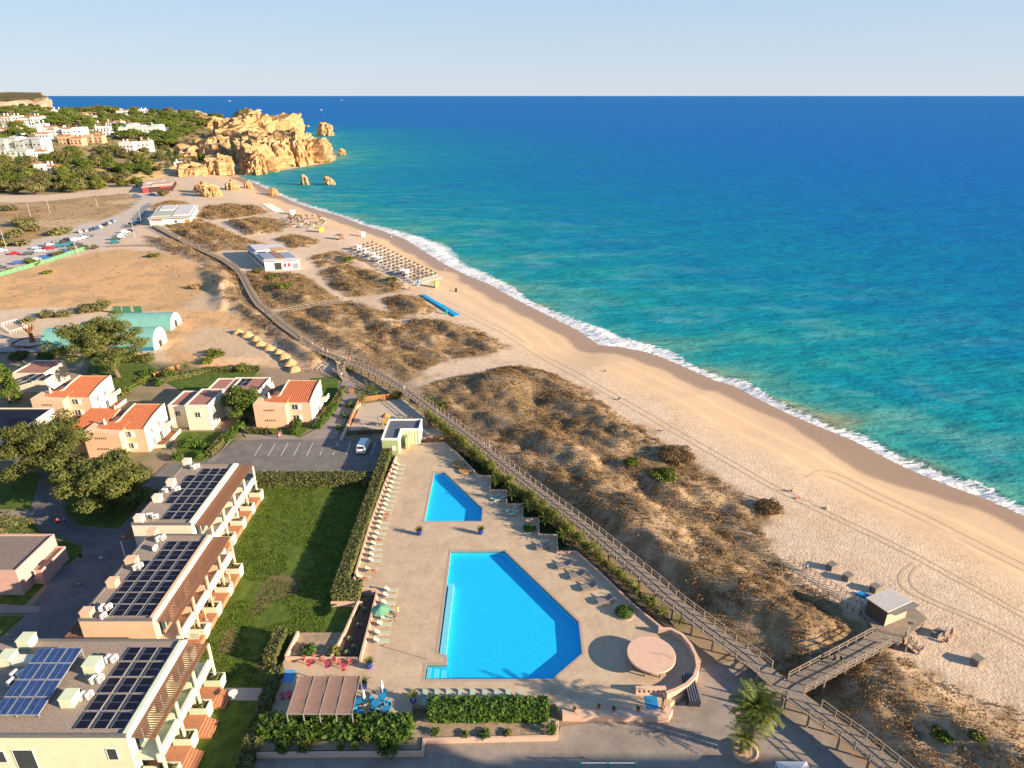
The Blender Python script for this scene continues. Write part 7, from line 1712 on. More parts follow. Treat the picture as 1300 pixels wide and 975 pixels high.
# ------------------------------------------------------------------ beach restaurants
ROOFW = mat('white_roof_felt', (.55, .54, .54), .8, .12, .4)
def foot_building(name, A_, B_, C_, h, label, walls, roofm, z=0.0, sections=(), fr=None, deep=None):
    a, b_, c = Vector(G(*A_, z)), Vector(G(*B_, z)), Vector(G(*C_, z)); d = b_ + (c - a); e = empty(name, (0,0,0)); tag(e, label, 'restaurant'); P = [a, b_, d, c]
    MB().prism([(p.x,p.y) for p in P], z-1.5, z+h).build('wall', walls, e)
    cc_ = (a+b_+c+d)/4; Q = [cc_ + (p-cc_)*1.06 for p in P]; ro = MB().prism([(p.x,p.y) for p in Q], z+h+.003, z+h+.3).build('roof', roofm, e)
    for (u0, u1, v0, v1, hh, m) in sections:
        f = lambda u, v: a + (b_-a)*u + (c-a)*v; R_ = [f(u0,v0), f(u1,v0), f(u1,v1), f(u0,v1)]
        MB().prism([(p.x,p.y) for p in R_], z+h+.303, z+h+.3+hh).build('roof_section', m, ro)
    u = (b_-a).normalized(); nn = Vector((u.y,-u.x)); 
    if fr:
        L_ = (b_-a).length; k = 0
        for (s0, s1, z0, z1, m) in fr:
            p, q = a+u*L_*s0+nn*.05, a+u*L_*s1+nn*.05; MB().add([(p.x,p.y,z+z0),(q.x,q.y,z+z0),(q.x,q.y,z+z1),(p.x,p.y,z+z1)], [(0,1,2,3)]).build('window', m, e).modifiers.new('t','SOLIDIFY').thickness = .08
    if deep:
        u2 = (c-a).normalized(); L2 = (c-a).length; n2 = Vector((-u2.y,u2.x)); n2 = n2 if n2.dot(b_-a) < 0 else -n2
        for k in range(deep):
            p, q = a+u2*L2*(k+.2)/deep+n2*.06, a+u2*L2*(k+.8)/deep+n2*.06; MB().add([(p.x,p.y,z+1.0),(q.x,q.y,z+1.0),(q.x,q.y,z+2.9),(p.x,p.y,z+2.9)], [(0,1,2,3)]).build('window', GLASS, e).modifiers.new('t','SOLIDIFY').thickness = .08
    return e
YELP = mat('tan_panel',(.55,.36,.18),.8,.1,1); GREYP = mat('grey_panel',(.26,.29,.33),.6,.1,1); REDW = mat('red_window',(.5,.08,.12),.4,.1,1)
foot_building('beach_restaurant', (337,344), (381,341.5), (315.5,324.5), 4.2, 'white beach restaurant with patchwork flat roof beside the dune boardwalk', mat('white_wall',(.72,.72,.74),.8,.05,1), ROOFW, 0.1,
   [(.02,.38,.02,.38,.5,GREYP),(.42,.6,.05,.5,.3,mat('brown_panel',(.30,.17,.11),.8,.1,1)),(.62,.95,.05,.4,.25,GREYP),(.05,.5,.55,.97,.7,ROOFW),(.55,.95,.5,.75,.35,YELP),(.1,.3,.45,.5,.4,MATS['blue_collector_glass'])], [(.04,.24,.6,3.2,WHITEP),(.28,.48,.2,3.2,DARKIN),(.54,.62,1.2,2.8,REDW),(.66,.74,1.2,2.8,REDW),(.8,.97,.2,2.6,GREYP)], 8)
foot_building('long_restaurant', (191,287), (243,284.5), (205,270), 4.0, 'long white restaurant with pale flat roof at the end of the boardwalk', mat('white_wall',(.72,.72,.74),.8,.05,1), mat('pale_green_felt',(.48,.47,.40),.85,.12,.2), 0.1,
   [(.02,.5,.1,.5,.4,mat('pale_green_felt2',(.40,.42,.35),.85,.12,.2)),(.55,.97,.1,.9,.5,ROOFW),(.1,.5,.55,.95,.5,ROOFW)], [(.05,.3,2.6,3.4,mat('orange_sign',(.55,.18,.05),.6,.1,1)),(.6,.66,1.2,2.6,DARKIN),(.85,.98,.3,2.8,mat('orange_sign',(.55,.18,.05),.6,.1,1))])
foot_building('red_restaurant', (182,245), (219,242), (190,236), 4.0, 'low beach restaurant with sandy roof and red front at the cliff foot', mat('interior_shade_front',(.06,.03,.03),.9,.1,1), mat('sandy_roof',(.52,.40,.32),.9,.12,.2), 0.3,  # solid walls; the shade of the open interior is put into their near-black colour
   [(.3,.95,.1,.5,.5,mat('salmon_roof',(.52,.33,.25),.9,.1,.3)),(.02,.6,.5,.95,.6,mat('sandy_roof',(.52,.40,.32),.9,.12,.2))], [(.0,.18,.1,3.4,mat('bright_red_panel',(.60,.02,.04),.5,.1,1)),(.62,.95,2.7,3.6,mat('bright_red_panel',(.60,.02,.04),.5,.1,1))])
x, y, z = T0(208, 249); shrub(0,0,5,5,OLIVE,'grey green bush beside the red fronted restaurant', seed=331, world=(x,y,z), per=10, leaf=.8)
# ------------------------------------------------------------------ thatched parasols, sunbeds, cabanas
THATCH = mat('thatch', (.17, .11, .06), .95, .3, 3, .5); BEDW = mat('white_sunbed', (.66, .66, .68), .7, .06, 3)
pa = MB(); pa.tube((0,0,0),(0,0,2.2),.06,.05,6); pa.lathe([(.9,1.85),(.8,2.05),(.35,2.4),(.06,2.7)], n=12); PAR = pa.mesh('thatched_parasol', THATCH)
bd = MB()
for s in (-.55,.55): bd.box(-.9,s-.32,.25,.6,s+.32,.38); bd.add([(.6,s-.32,.3),(.6,s+.32,.3),(1.15,s+.32,.75),(1.15,s-.32,.75),(.55,s-.32,.38),(.55,s+.32,.38),(1.1,s+.32,.83),(1.1,s-.32,.83)], [(3,2,1,0),(4,5,6,7),(0,1,5,4),(2,3,7,6),(1,2,6,5),(3,0,4,7)]); bd.box(-.8,s-.28,0,-.7,s-.2,.248); bd.box(.4,s-.28,0,.5,s-.2,.248); bd.box(-.8,s+.2,0,-.7,s+.28,.248); bd.box(.4,s+.2,0,.5,s+.28,.248)
BED = bd.mesh('sunbed_pair', BEDW)
for r_ in range(6):
    for c_ in range(16):
        zx, zy = 430+43.3*c_-42*r_+RC.uniform(-4,4), 100+21.9*c_+12.5*r_+RC.uniform(-3,3)
        t = T0(420+zx/8.125, 300+zy/8.125); lab = f'{ORD[15-c_]} from the blue mat end in the {ORD[r_]} row from the water'
        tag(link('thatched_parasol', PAR, None, t, RC.uniform(0,6)), 'thatched parasol, ' + lab, 'parasol', 'large block of thatched parasols')
        tag(link('sunbed', BED, None, (t[0]+1.2, t[1]-2.2, t[2]+.02), -.5+RC.uniform(-.1,.1), 1.3), 'white sunbeds, ' + lab, 'sunbed', 'sunbeds of the large parasol block')
for k in range(52):
    zx, zy = 640+RC.random()*470, 262+RC.random()*130
    t = T0(300+(zx+ (zy-262)*.15)/9.75, 250+zy/9.75)
    tag(link('thatched_parasol', PAR, None, t, RC.uniform(0,6)), 'thatched parasol in the loose cluster near the yellow stall', 'parasol', 'loose cluster of thatched parasols')
    if k % 2 == 0: tag(link('sunbed', BED, None, (t[0]+1.5, t[1]-1.2, t[2]+.02), RC.uniform(-.6,.2)), 'pair of white sunbeds in the loose parasol cluster near the yellow stall', 'sunbed', 'sunbeds of the loose cluster')
for r_ in range(3):
    for c_ in range(12):
        t = T0(300+(335+c_*13+r_*42)/9.75, 250+(95+c_*8.5+r_*2)/9.75); tag(link('sunbed', BED, None, (t[0], t[1], t[2]+.02), -.6), 'pair of pale sunbeds in the straight rows below the cliff beach', 'sunbed', 'straight sunbed rows')
def cabana(px, py, label, w_=3.0, m=None):
    t = T0(px, py); e = empty('beach_cabana', t, -.55); tag(e, label, 'cabana'); MB().box(-w_/2,-w_/2,2.3,w_/2,w_/2,2.5).build('roof', m or MATS['white_canvas'], e); MB().box(-w_/2,w_/2-.05,0,w_/2,w_/2,2.298).build('back_curtain', m or MATS['white_canvas'], e)
    MB().box(w_/2-.05,-w_/2,0.3,w_/2,w_/2-.06,2.298).build('side_curtain', m or MATS['white_canvas'], e)
    for a in (-1,1):
        for c in (-1,): MB().box(a*(w_/2-.08)-.06,c*(w_/2-.08)-.06,0,a*(w_/2-.08)+.06,c*(w_/2-.08)+.06,2.298).build('post', WHITEP, e)
for k, (zx, zy) in enumerate(((272,145),(345,178),(420,222),(487,268),(748,402),(765,412))): cabana(420+zx/8.125, 300+zy/8.125, 'white cloth cabana along the land side of the parasol block'); 
for o in [o for o in COL.objects if o.name.startswith('beach_cabana')]: o['group'] = 'white cabanas'
cabana(552.5, 365, 'small pale yellow stall at the sea end of the parasol block', 2.2, mat('yellow_stall',(.60,.50,.12),.8,.06,2)); cabana(406, 294.5, 'yellow stall beside the loose parasol cluster', 3.2, mat('bright_yellow_stall',(.66,.42,.05),.8,.06,2)); cabana(369.5, 272, 'white stall at the end of the straight sunbed rows', 4)
cabana(431, 304, 'thatched shelter on the sand past the loose parasol cluster', 3.0, THATCH); cabana(459, 300.5, 'white beach shelter near the waterline between the parasol blocks', 3)
for k, (px, py, lab) in enumerate(((530,359,'small blue bin post at the path end above the blue mat'),(567,399,'small green bin post on the sand beside the blue mat'),(520.5,368,'brown sign board at the sandy path end'),(579,370.5,'dark heap of gear on the open sand'))):
    t = T0(px, py); e = empty('beach_post', t); tag(e, lab, 'post'); MB().box(-.35,-.35,0,.35,.35,1.3).build('body', [MATS['blue_furniture'], GRF, WOOD, MATS['tyre']][k], e); MB().lathe([(.4,1.3),(.1,1.6)], n=8).build('lid', [MATS['blue_furniture'], GRF, WOOD, MATS['tyre']][k], e)
# ------------------------------------------------------------------ hillside villas
WALLW = mat('whitewash', (.76, .74, .71), .85, .06, .3); TERR = mat('far_terracotta', (.46, .19, .10), .9, .2, .4); WALLP = mat('far_peach', (.58, .36, .22), .85, .08, .3)
VRECT = []
def hill_villa(zx, zy, wz, hz, label, wall=None, roof=None, chim=2, tiers=1, seed=1, off=(0,100), sc=5.4167, cat='villa', name='hill_villa'):
    px, py = off[0]+zx/sc, off[1]+zy/sc; t = T0(px, py); rr = random.Random(seed); s = math.hypot(t[0], t[1], CAM_H-t[2]) / FPX; VRECT.append((px-wz/sc/2-1, py-hz/sc-2, px+wz/sc/2+1, py+4))
    W_, H_ = wz/sc*s, max(4.5, hz/sc*s); e = empty(name, t, rr.uniform(-.12,.12)); tag(e, label, cat); D_ = min(16, max(8, W_*.5)); wl = wall or WALLW
    n_ = max(1, int(W_/9)); x = -W_/2
    for i in range(n_):
        w_ = W_/n_; h = H_*rr.uniform(.72,1.0); d0 = rr.uniform(-2,2); MB().box(x, d0, -6, x+w_-.02, d0+D_, h).build('wall', wl, e)
        if rr.random() < .6 or roof: MB().add([(x-.2,d0-.3,h+.005),(x+w_+.15,d0-.3,h+.005),(x+w_+.15,d0+D_*.55,h+1.5),(x-.2,d0+D_*.55,h+1.5),(x+w_+.15,d0+D_+.2,h+.005),(x-.2,d0+D_+.2,h+.005)], [(0,1,2,3),(3,2,4,5),(0,3,5),(1,4,2)]).build('roof', roof or TERR, e)
        else: MB().box(x+.2,d0+.2,h+.004,x+w_-.3,d0+D_-.2,h+.6).build('roof', wl, e)
        for q in range(max(1, int(w_/3.5))):
            xx = x + (q+.5)*w_/max(1,int(w_/3.5)); MB().box(xx-.8, d0-.06, h*.5, xx+.8, d0-.004, h*.5+1.5).build('window', GLASS, e)
            if h > 5.5: MB().box(xx-.8, d0-.06, .6, xx+.8, d0-.004, 2.5).build('window', GLASS, e)
        x += w_
    for c in range(chim):
        xx = rr.uniform(-W_/2+1, W_/2-1); MB().box(xx-.5, D_*.4, H_*.7, xx+.5, D_*.4+1, H_+2.2).build('chimney', wl, e)
    return e
HV = [(30,300,70,36,'white villas with chimneys at the far end of the hillside village'),(105,298,60,34,'white villa among the pines, left of the tall chimney group'),(215,318,110,48,'tall white villa with shaded gable in the hillside village'),(40,345,90,30,'white villa row with red roof edge above the long hotel'),(60,385,110,34,'long white villa with pinkish roof above the long hotel'),(200,372,100,34,'white villa with red roof strip and green awning'),
 (345,385,60,45,'white villa beside the tall palm on the hill'),(440,402,190,50,'large white villa complex with red roof edges on the hill'),(565,352,70,26,'white chimneyed villa under the dark pines'),(690,365,105,28,'low white villa between pines on the hill'),(562,280,60,26,'small white villa with red roof near the hill crest'),(785,335,90,32,'bluish white villa in the shade of pines'),
 (1000,243,65,28,'cream house high on the hill crest'),(1130,375,80,14,'low white wall building beside the big pale hotel'),(1215,605,40,22,'small white hut on the slope above the beach')]
HV += [(zx, zy, w_, 34, f'white villa {t}') for zx, zy, w_, t in ((140,330,60,'right behind the tall shaded gable villa'),(280,345,60,'beside the dark pine below the chimney group'),(10,410,90,'at the village edge above the hotel roof'),(390,250,50,'alone in the pines near the crest'),(300,420,70,'just above the annexe with red strip'),(620,300,60,'peeping out between crest pines'),(840,260,60,'with pink roof near the crest field'),(740,400,60,'below the bluish shaded one'))]
for k, a in enumerate(HV): hill_villa(*a, seed=400+k)
hill_villa(485,455,125,48,'peach coloured villa with terracotta roofs below the white complex', WALLP, TERR, seed=431); hill_villa(645,440,95,44,'peach coloured villa with dark openings beside the round trees', WALLP, None, seed=432)
hill_villa(150,500,250,68,'long pale flat roofed hotel behind the feather palms', mat('pale_grey_wall',(.60,.60,.54),.85,.08,.2), mat('pale_grey_roof',(.52,.52,.48),.85,.08,.2), 0, seed=433, cat='hotel'); hill_villa(80,540,170,40,'lower pale wing of the long hotel', mat('pale_green_wall',(.56,.62,.54),.85,.08,.2), mat('pale_grey_roof',(.52,.52,.48),.85,.08,.2), 0, seed=434, cat='hotel'); hill_villa(260,550,90,38,'white annexe with red roof strip beside the hotel palms', None, TERR, 0, seed=435)
hill_villa(320,655,115,50,'bluish white shaded house among the lower trees', seed=436); hill_villa(965,390,230,58,'big pale green white apartment hotel with roof box among the pines', mat('pale_mint_wall',(.64,.68,.62),.85,.06,.2), mat('pale_mint_roof',(.60,.62,.58),.85,.06,.2), 1, seed=437, cat='hotel'); hill_villa(870,505,85,58,'white gabled villa on the slope, left half of the pair', seed=438); hill_villa(975,495,100,58,'white gabled villa on the slope, half nearer the cliff', seed=439)
# ------------------------------------------------------------------ hillside trees
PINEP = [blob_tree_mesh('crown', 7.5, 9.5, PINE2, 500+i, True, 22, 16, .7) for i in range(4)]
BUSHP = [blob_tree_mesh('crown', 4.6, 6.0, (OLIVE, BROAD, OLIVE, SHRUB)[i], 520+i, False, 17, 20, .62) for i in range(4)]
RT = random.Random(77); pts = []
def free(px, py, m=0): return not any(a-m < px < c+m and b_-m < py < d+m for a, b_, c, d in VRECT)
def scatter(n_, poly, mind, protos, name, label, cat, group, smin, smax, guard=True):
    xs, ysx = [p[0] for p in poly], [p[1] for p in poly]; got = 0; tries = 0; loc = []
    while got < n_ and tries < n_*40:
        tries += 1; px, py = RT.uniform(min(xs),max(xs)), RT.uniform(min(ysx),max(ysx))
        if not in_poly(np.array([px]), np.array([py]), poly)[0] or (guard and not free(px, py)): continue
        if any(abs(px-a) < mind and abs(py-b_) < mind*.55 for a, b_ in loc): continue
        t = GT(px, py)
        if t is None or t[2] < -1: continue
        loc.append((px, py)); got += 1; vi = RT.randrange(len(protos)); v = protos[vi]; s = RT.uniform(smin, smax); f_ = (s-smin)/(smax-smin); siz = 'small' if f_ < .33 else ('large' if f_ > .7 else 'mid-sized'); hue = ('grey olive','deep green','pale olive','yellow green')[vi] if protos is BUSHP else ('dense','level crowned','tufted','uneven')[vi]
        e = empty(name, t, RT.uniform(0,6.28)); tag(e, f'{siz} {hue} {label}', cat, group); e.scale = (s, s, s*RT.uniform(.85,1.15)); link('trunk', v[0], e); link('crown', v[1], e)
    return got
scatter(150, [(-40,146),(0,142),(60,138),(140,140),(200,150),(240,150),(262,160),(240,176),(215,190),(160,180),(110,172),(60,168),(0,186),(-40,190)], 6.5, PINEP, 'umbrella_pine', 'umbrella pine among the villas on the hillside', 'tree', 'umbrella pines on the hill', .75, 1.35)
scatter(60, [(-40,140),(0,137),(100,135),(180,137),(260,148),(290,152),(262,160),(200,148),(100,143),(0,143)], 5, BUSHP, 'crest_tree', 'tree on the hill crest against the sea', 'tree', 'trees on the hill crest', 1.0, 1.8)
scatter(120, [(-40,196),(40,192),(90,190),(150,192),(180,200),(190,225),(175,238),(150,240),(110,246),(60,248),(0,248),(-40,248)], 5.5, BUSHP, 'slope_tree', 'tree on the lower slope above the dry field', 'tree', 'trees on the lower slope', .8, 1.6)
scatter(60, [(160,190),(215,185),(262,178),(290,190),(262,205),(225,212),(190,225)], 4, BUSHP, 'cliff_shrub', 'shrub on the ochre slope beside the cliffs', 'shrub', 'shrubs by the cliffs', .45, .9, False)
PALMP = None
for k, (px, py) in enumerate(((6,200),(21,199),(40,197),(61,200),(75,195),(60,168),(25,173),(130,196),(140,200),(152,197))):
    t = T0(px, py)
    if PALMP is None: PALMP = date_palm('tall_palm', 9, 3.6, 20, 600, t, .35, 6, fruit=False, nl=8, label='tall thin palm in front of the pale hotel on the hill', cat='palm', group='tall palms on the hill'); o = PALMP
    else: o = copy_tree(PALMP); o.location = t
for k, (zx, zy, r, lab) in enumerate(((175,235,7,'large olive bush in the hollow of the dry bank'),(215,270,5,'bush at the foot of the dry bank hollow'),(140,215,4,'grey bush on top of the dry bank hollow'),(65,130,5,'round green bush on the dry track side'),(430,290,5,'grey scrub behind the far car row'),(380,300,4,'low grey scrub behind the parked cars'),(150,370,4,'scrub beside the red car end'),(20,370,5,'pale bush by the concrete lamp post'),(110,310,5,'brown bush above the parked red car'))):
    t = T0(zx/5.4167, 240+(zy+20)/5.4167); shrub(0,0,r,r*.8,OLIVE,lab,seed=620+k,world=t,per=7,leaf=.8,n=18)
# boats
for k, (px, py, L_, lab) in enumerate(((291.5,128.5,26,'white motor boat far out, nearest the hill crest'),(433.5,127.5,22,'reddish white boat far out near the horizon'),(330.5,140.5,11,'small white boat with short wake'),(408,139.8,8,'tiny dark boat beyond the big sea stack'))):
    x, y = G(px, py, SEA_Z); e = empty('motor_boat', (x, y, SEA_Z), .2*k); tag(e, lab, 'boat'); s = L_/10
    b_ = MB(); b_.add([(-5*s,-1.5*s,0),(3*s,-1.5*s,0),(5.2*s,0,.3*s),(3*s,1.5*s,0),(-5*s,1.5*s,0),(-5*s,-1.8*s,1.6*s),(3*s,-1.8*s,1.8*s),(6*s,0,2.2*s),(3*s,1.8*s,1.8*s),(-5*s,1.8*s,1.6*s)], [(4,3,2,1,0),(5,6,7,8,9),(0,1,6,5),(1,2,7,6),(2,3,8,7),(3,4,9,8),(4,0,5,9)]); b_.build('hull', WHITEP, e)
    MB().box(-2.5*s,-1.1*s,1.7*s,1.5*s,1.1*s,3.6*s).build('cabin', WHITEP if k != 1 else mat('boat_red',(.45,.12,.08),.6), e)
# ------------------------------------------------------------------ dune vegetation: nobody could count it
rng = np.random.default_rng(21)
def sample_poly(poly, n_):
    xs, ysx = [p[0] for p in poly], [p[1] for p in poly]; P = np.stack([rng.uniform(min(xs),max(xs),n_*3), rng.uniform(min(ysx),max(ysx),n_*3)],1)
    return P[in_poly(P[:,0],P[:,1],poly)][:n_]
def poly_area(p): return abs(sum(p[i][0]*p[(i+1)%len(p)][1]-p[(i+1)%len(p)][0]*p[i][1] for i in range(len(p))))/2
def on_path(P):
    m = np.ones(len(P), bool)
    for q in PATHS: m &= d_line(P[:,0],P[:,1],q) > 1.8
    m &= d_line(P[:,0],P[:,1],BOARD) > 1.5
    m &= ~in_poly(P[:,0],P[:,1],RES)
    return m
tuftP, scrubP = [], []
for p in DUNES:
    A_ = poly_area(p); cy_ = np.mean([q[1] for q in p]); dens = min(1.5, 200/max(cy_,90))
    P = sample_poly(p, int(A_*dens*2.4)); P = P[on_path(P)]; c_ = fbm(P[:,0],P[:,1],5,3,9)
    tuftP.append(P[(c_ + rng.uniform(-.15,.15,len(P))) > .36])
    P = sample_poly(p, int(A_*dens*(.62 if cy_ < 190 else (.5 if p is DUNES[12] else .24)))); P = P[on_path(P)]; c_ = fbm(P[:,0]*.7,P[:,1],7,3,33)
    scrubP.append(P[(c_ + rng.uniform(-.1,.1,len(P))) > .47])
# thin grass over the dry field and dirt edges
for poly, n_ in ((FIELD, 2600), (DIRT[0], 500)):
    P = sample_poly(poly, n_); c_ = fbm(P[:,0],P[:,1],14,3,19); tuftP.append(P[(c_ > .47) & on_path(P)])
P = np.concatenate(tuftP); k = len(P); nb = 6
z = hf(P[:,0], P[:,1]); far = np.clip(P[:,1]/170, .8, 2.6); sz = rng.uniform(.25,.62,k)*far
a = rng.uniform(0,6.283,(k,nb)); lean = rng.uniform(.25,.95,(k,nb)); wdt = rng.uniform(.05,.12,(k,nb))
tip = np.stack([P[:,0,None]+np.cos(a)*lean*sz[:,None]*.9, P[:,1,None]+np.sin(a)*lean*sz[:,None]*.9, z[:,None]+sz[:,None]*rng.uniform(.35,.85,(k,nb))],-1)
bs = np.stack([np.repeat(P[:,0,None],nb,1), np.repeat(P[:,1,None],nb,1), np.repeat(z[:,None]-.05,nb,1)],-1) + np.stack([np.cos(a)*.12,np.sin(a)*.12,a*0],-1)*sz[:,None,None]
sd_ = np.stack([-np.sin(a)*wdt, np.cos(a)*wdt, a*0],-1)*sz[:,None,None]*1.6
V = np.stack([bs-sd_, bs+sd_, tip],2).reshape(-1,3)
tag(link('dune_grass', np_mesh('dune_grass', V, np.arange(len(V)).reshape(-1,3), DRY)), 'dry straw coloured grass tufts over the dunes and fields', 'grass', kind='stuff')
P = np.concatenate(scrubP); k = len(P); nb = 60; z = hf(P[:,0],P[:,1]); far = np.clip(P[:,1]/170,.85,2.4); R_ = rng.uniform(.35,1.25,k)*np.minimum(far,1.6)
d = rng.normal(0,1,(k,nb,3)); d /= np.linalg.norm(d,axis=2)[:,:,None]; d[:,:,2] = np.abs(d[:,:,2])
Cn = np.stack([P[:,0],P[:,1],z-.1],1)[:,None,:] + d*R_[:,None,None]*np.array([1,1,.75])*rng.uniform(.7,1.05,(k,nb,1))
leafs = (np.repeat(R_[:,None],nb,1)*.17).ravel()
V, F_ = leaf_quads(Cn.reshape(-1,3), d.reshape(-1,3)+np.array([0,0,.3]), 1.0, rng, 1.5)
V = V.reshape(-1,4,3); c_ = Cn.reshape(-1,1,3); V = (c_ + (V-c_)*leafs[:,None,None]).reshape(-1,3)
tag(link('dune_scrub', np_mesh('dune_scrub', V, F_, BROWNB)), 'brown dried scrub in the hollows of the dunes', 'scrub', kind='stuff')
# single green bushes on the dunes
for k_, (px, py, r, m, lab) in enumerate(((858,583,4.2,BROWNB,'wide dark green and brown bush at the seaward edge of the dunes'),(842,606,2.8,GREENB,'bright yellow green bush in the middle of the dunes'),(801,588,1.8,GREENB,'small bright green bush on the dunes beside the wide dark one'),(543,510,2.2,GREENB,'green bush just beside the boardwalk, upper one'),(560,517,2.0,GREENB,'yellowish bush just beside the boardwalk'),(975,647,2.8,BROWNB,'dark lone bush at the sandy point of the dunes'),(442,331,3.4,GREENB,'flat bright green bush between sandy paths near the parasols'),(498,356,2.6,GREENB,'green bush close to the landward parasol row'),(360,366,3.4,GREENB,'green bush below the white beach restaurant'),(345,354,3.2,GREENB,'green garden bush at the restaurant corner by the boardwalk'),(328,346,3,OLIVE,'pale bush between boardwalk and restaurant'),(195,326,3,GREENB,'lone green bush in the brown scrub near the straight boardwalk'),(247,366,2.6,DRY,'dry yellow bush on the dirt field'),(60,347,2.2,GREENB,'small yellow bush on the dirt field below the mesh fence'),(1195,935,1.3,GREENB,'green bush in the shaded dunes below the ramp'),(1240,935,1.0,GREENB,'small green bush in the shaded dunes past the ramp'))):
    t = GT(px, py) or (*G(px,py,0),0); shrub(0,0,r,r*.6,m,lab,seed=700+k_,world=(t[0],t[1],t[2]-.1),per=130 if t[1]<200 else 40,leaf=.2 if t[1]<200 else .4,n=20)
# undergrowth of the hillside
P = sample_poly([(-1150,1350),(-260,1350),(-230,900),(-300,640),(-330,560),(-420,520),(-900,560)], 5200); s_ = shore_d(P[:,0],P[:,1]); P = P[(sd_poly(P[:,0],P[:,1],HILL) > 8) & (s_ > 18) & ((fbm(P[:,0],P[:,1],38,3,5) > .44) | (s_ > 140)) & (rng.random(len(P)) < np.clip(s_/160,.25,1))]
for nm, m, half in (('hill_scrub', OLIVE, 0), ('hill_scrub', PINE2, 1)):
    Q = P[half::2]; k = len(Q); nb = 34; z = hf(Q[:,0],Q[:,1]); R_ = rng.uniform(1.2,3.6,k)
    d = rng.normal(0,1,(k,nb,3)); d /= np.linalg.norm(d,axis=2)[:,:,None]; d[:,:,2] = np.abs(d[:,:,2])
    Cn = (np.stack([Q[:,0],Q[:,1],z-.3],1)[:,None,:] + d*R_[:,None,None]*np.array([1,1,.8])*rng.uniform(.7,1.05,(k,nb,1))).reshape(-1,3)
    V, F_ = leaf_quads(Cn, d.reshape(-1,3)+np.array([0,0,.3]), .95, rng, 1.4)
    tag(link(nm, np_mesh(nm, V, F_, m)), ['grey olive undergrowth covering the hillside','green undergrowth covering the hillside'][half], 'undergrowth', kind='stuff')
# ------------------------------------------------------------------ people: one skinned body each, clothing by face region
SKIN = mat('skin', (.42, .24, .16), .7, .06, 4); HAIR = mat('dark_hair', (.05, .03, .02), .8, .2, 6)
def skin_body(pose):
    J, E, R = [], [], []
    def add(p, r, par=None):
        J.append(p); R.append(r); i = len(J)-1
        if par is not None: E.append((par, i))
        return i
    if pose in ('stand', 'walk'):
        st = .28 if pose == 'walk' else .04
        pel = add((0,0,.95), .135); wa = add((0,0,1.12), .12, pel); ch = add((0,.01,1.34), .145, wa); nk = add((0,0,1.50), .06, ch); hd = add((0,.02,1.60), .085, nk); tp_ = add((0,.02,1.71), .075, hd)
        for s in (-1, 1):
            f = st*s; hp = add((s*.10,0,.88), .095, pel); kn = add((s*.11,.03+f*.6,.48), .065, hp); an = add((s*.11,f*1.05-.02,.09), .045, kn); add((s*.12,f*1.05+.14,.04), .04, an)
            sh = add((s*.19,0,1.42), .065, ch); el = add((s*.25,-f*.5-.02,1.14), .045, sh); wr = add((s*.25,-f*.8+.10,.90), .032, el); add((s*.25,-f*.8+.14,.80), .035, wr)
    elif pose == 'lie':                                # on the back, head towards -x, raised
        pel = add((0,0,.14), .13); wa = add((-.2,0,.15), .12, pel); ch = add((-.42,0,.22), .145, wa); nk = add((-.58,0,.28), .06, ch); hd = add((-.68,0,.32), .085, nk); tp_ = add((-.79,0,.36), .075, hd)
        for s in (-1, 1):
            hp = add((.08,s*.1,.13), .095, pel); kn = add((.48,s*.12,.17+.08*(s>0)), .065, hp); an = add((.88,s*.13,.08), .045, kn); add((.92,s*.15,.17), .04, an)
            sh = add((-.48,s*.19,.22), .065, ch); el = add((-.25,s*.27,.13), .045, sh); wr = add((0,s*.26,.12), .032, el); add((.1,s*.25,.12), .035, wr)
    else:                                              # sit on the ground / a chair edge
        pel = add((0,0,.16), .14); wa = add((0,-.05,.34), .12, pel); ch = add((0,-.08,.56), .145, wa); nk = add((0,-.06,.72), .06, ch); hd = add((0,-.03,.82), .085, nk); tp_ = add((0,-.02,.93), .075, hd)
        for s in (-1, 1):
            hp = add((s*.1,.06,.14), .095, pel); kn = add((s*.15,.42,.38), .065, hp); an = add((s*.14,.62,.07), .045, kn); add((s*.15,.76,.04), .04, an)
            sh = add((s*.19,-.08,.64), .065, ch); el = add((s*.26,.05,.40), .045, sh); wr = add((s*.22,.28,.34), .032, el); add((s*.2,.36,.34), .035, wr)
    me = bpy.data.meshes.new('tmp'); me.from_pydata(J, E, []); o = bpy.data.objects.new('tmp', me); COL.objects.link(o)
    o.modifiers.new('s', 'SKIN'); sub = o.modifiers.new('d', 'SUBSURF'); sub.levels = 1; sub.render_levels = 1
    sk = me.skin_vertices[0].data
    for i, r in enumerate(R): sk[i].radius = (r, r)
    sk[0].use_root = True
    dg = bpy.context.evaluated_depsgraph_get(); out = bpy.data.meshes.new_from_object(o.evaluated_get(dg)); bpy.data.objects.remove(o)
    # face regions: 0 skin, 1 top, 2 shorts, 3 hair
    idx_ = []
    for p in out.polygons:
        c = p.center
        if pose in ('stand','walk'):
            r = 3 if (c.z > 1.66 or (c.z > 1.56 and c.y < -.02)) else (1 if 1.04 < c.z < 1.47 and abs(c.x) < .24 else (2 if .62 < c.z <= 1.04 and abs(c.x) < .2 else 0))
        elif pose == 'lie': r = 3 if c.x < -.76 else (2 if -.12 < c.x < .3 and abs(c.y) < .22 else 0)
        else: r = 3 if c.z > .88 or (c.z > .78 and c.y < -.08) else (1 if .3 < c.z < .7 and c.y < .05 and abs(c.x) < .22 else (2 if c.z <= .3 and c.y < .3 else 0))
        idx_.append(r)
    for m in (SKIN, SKIN, SKIN, HAIR): out.materials.append(m)
    out.polygons.foreach_set('material_index', idx_); out.polygons.foreach_set('use_smooth', [True]*len(idx_)); out.name = 'person'; out.update(); return out
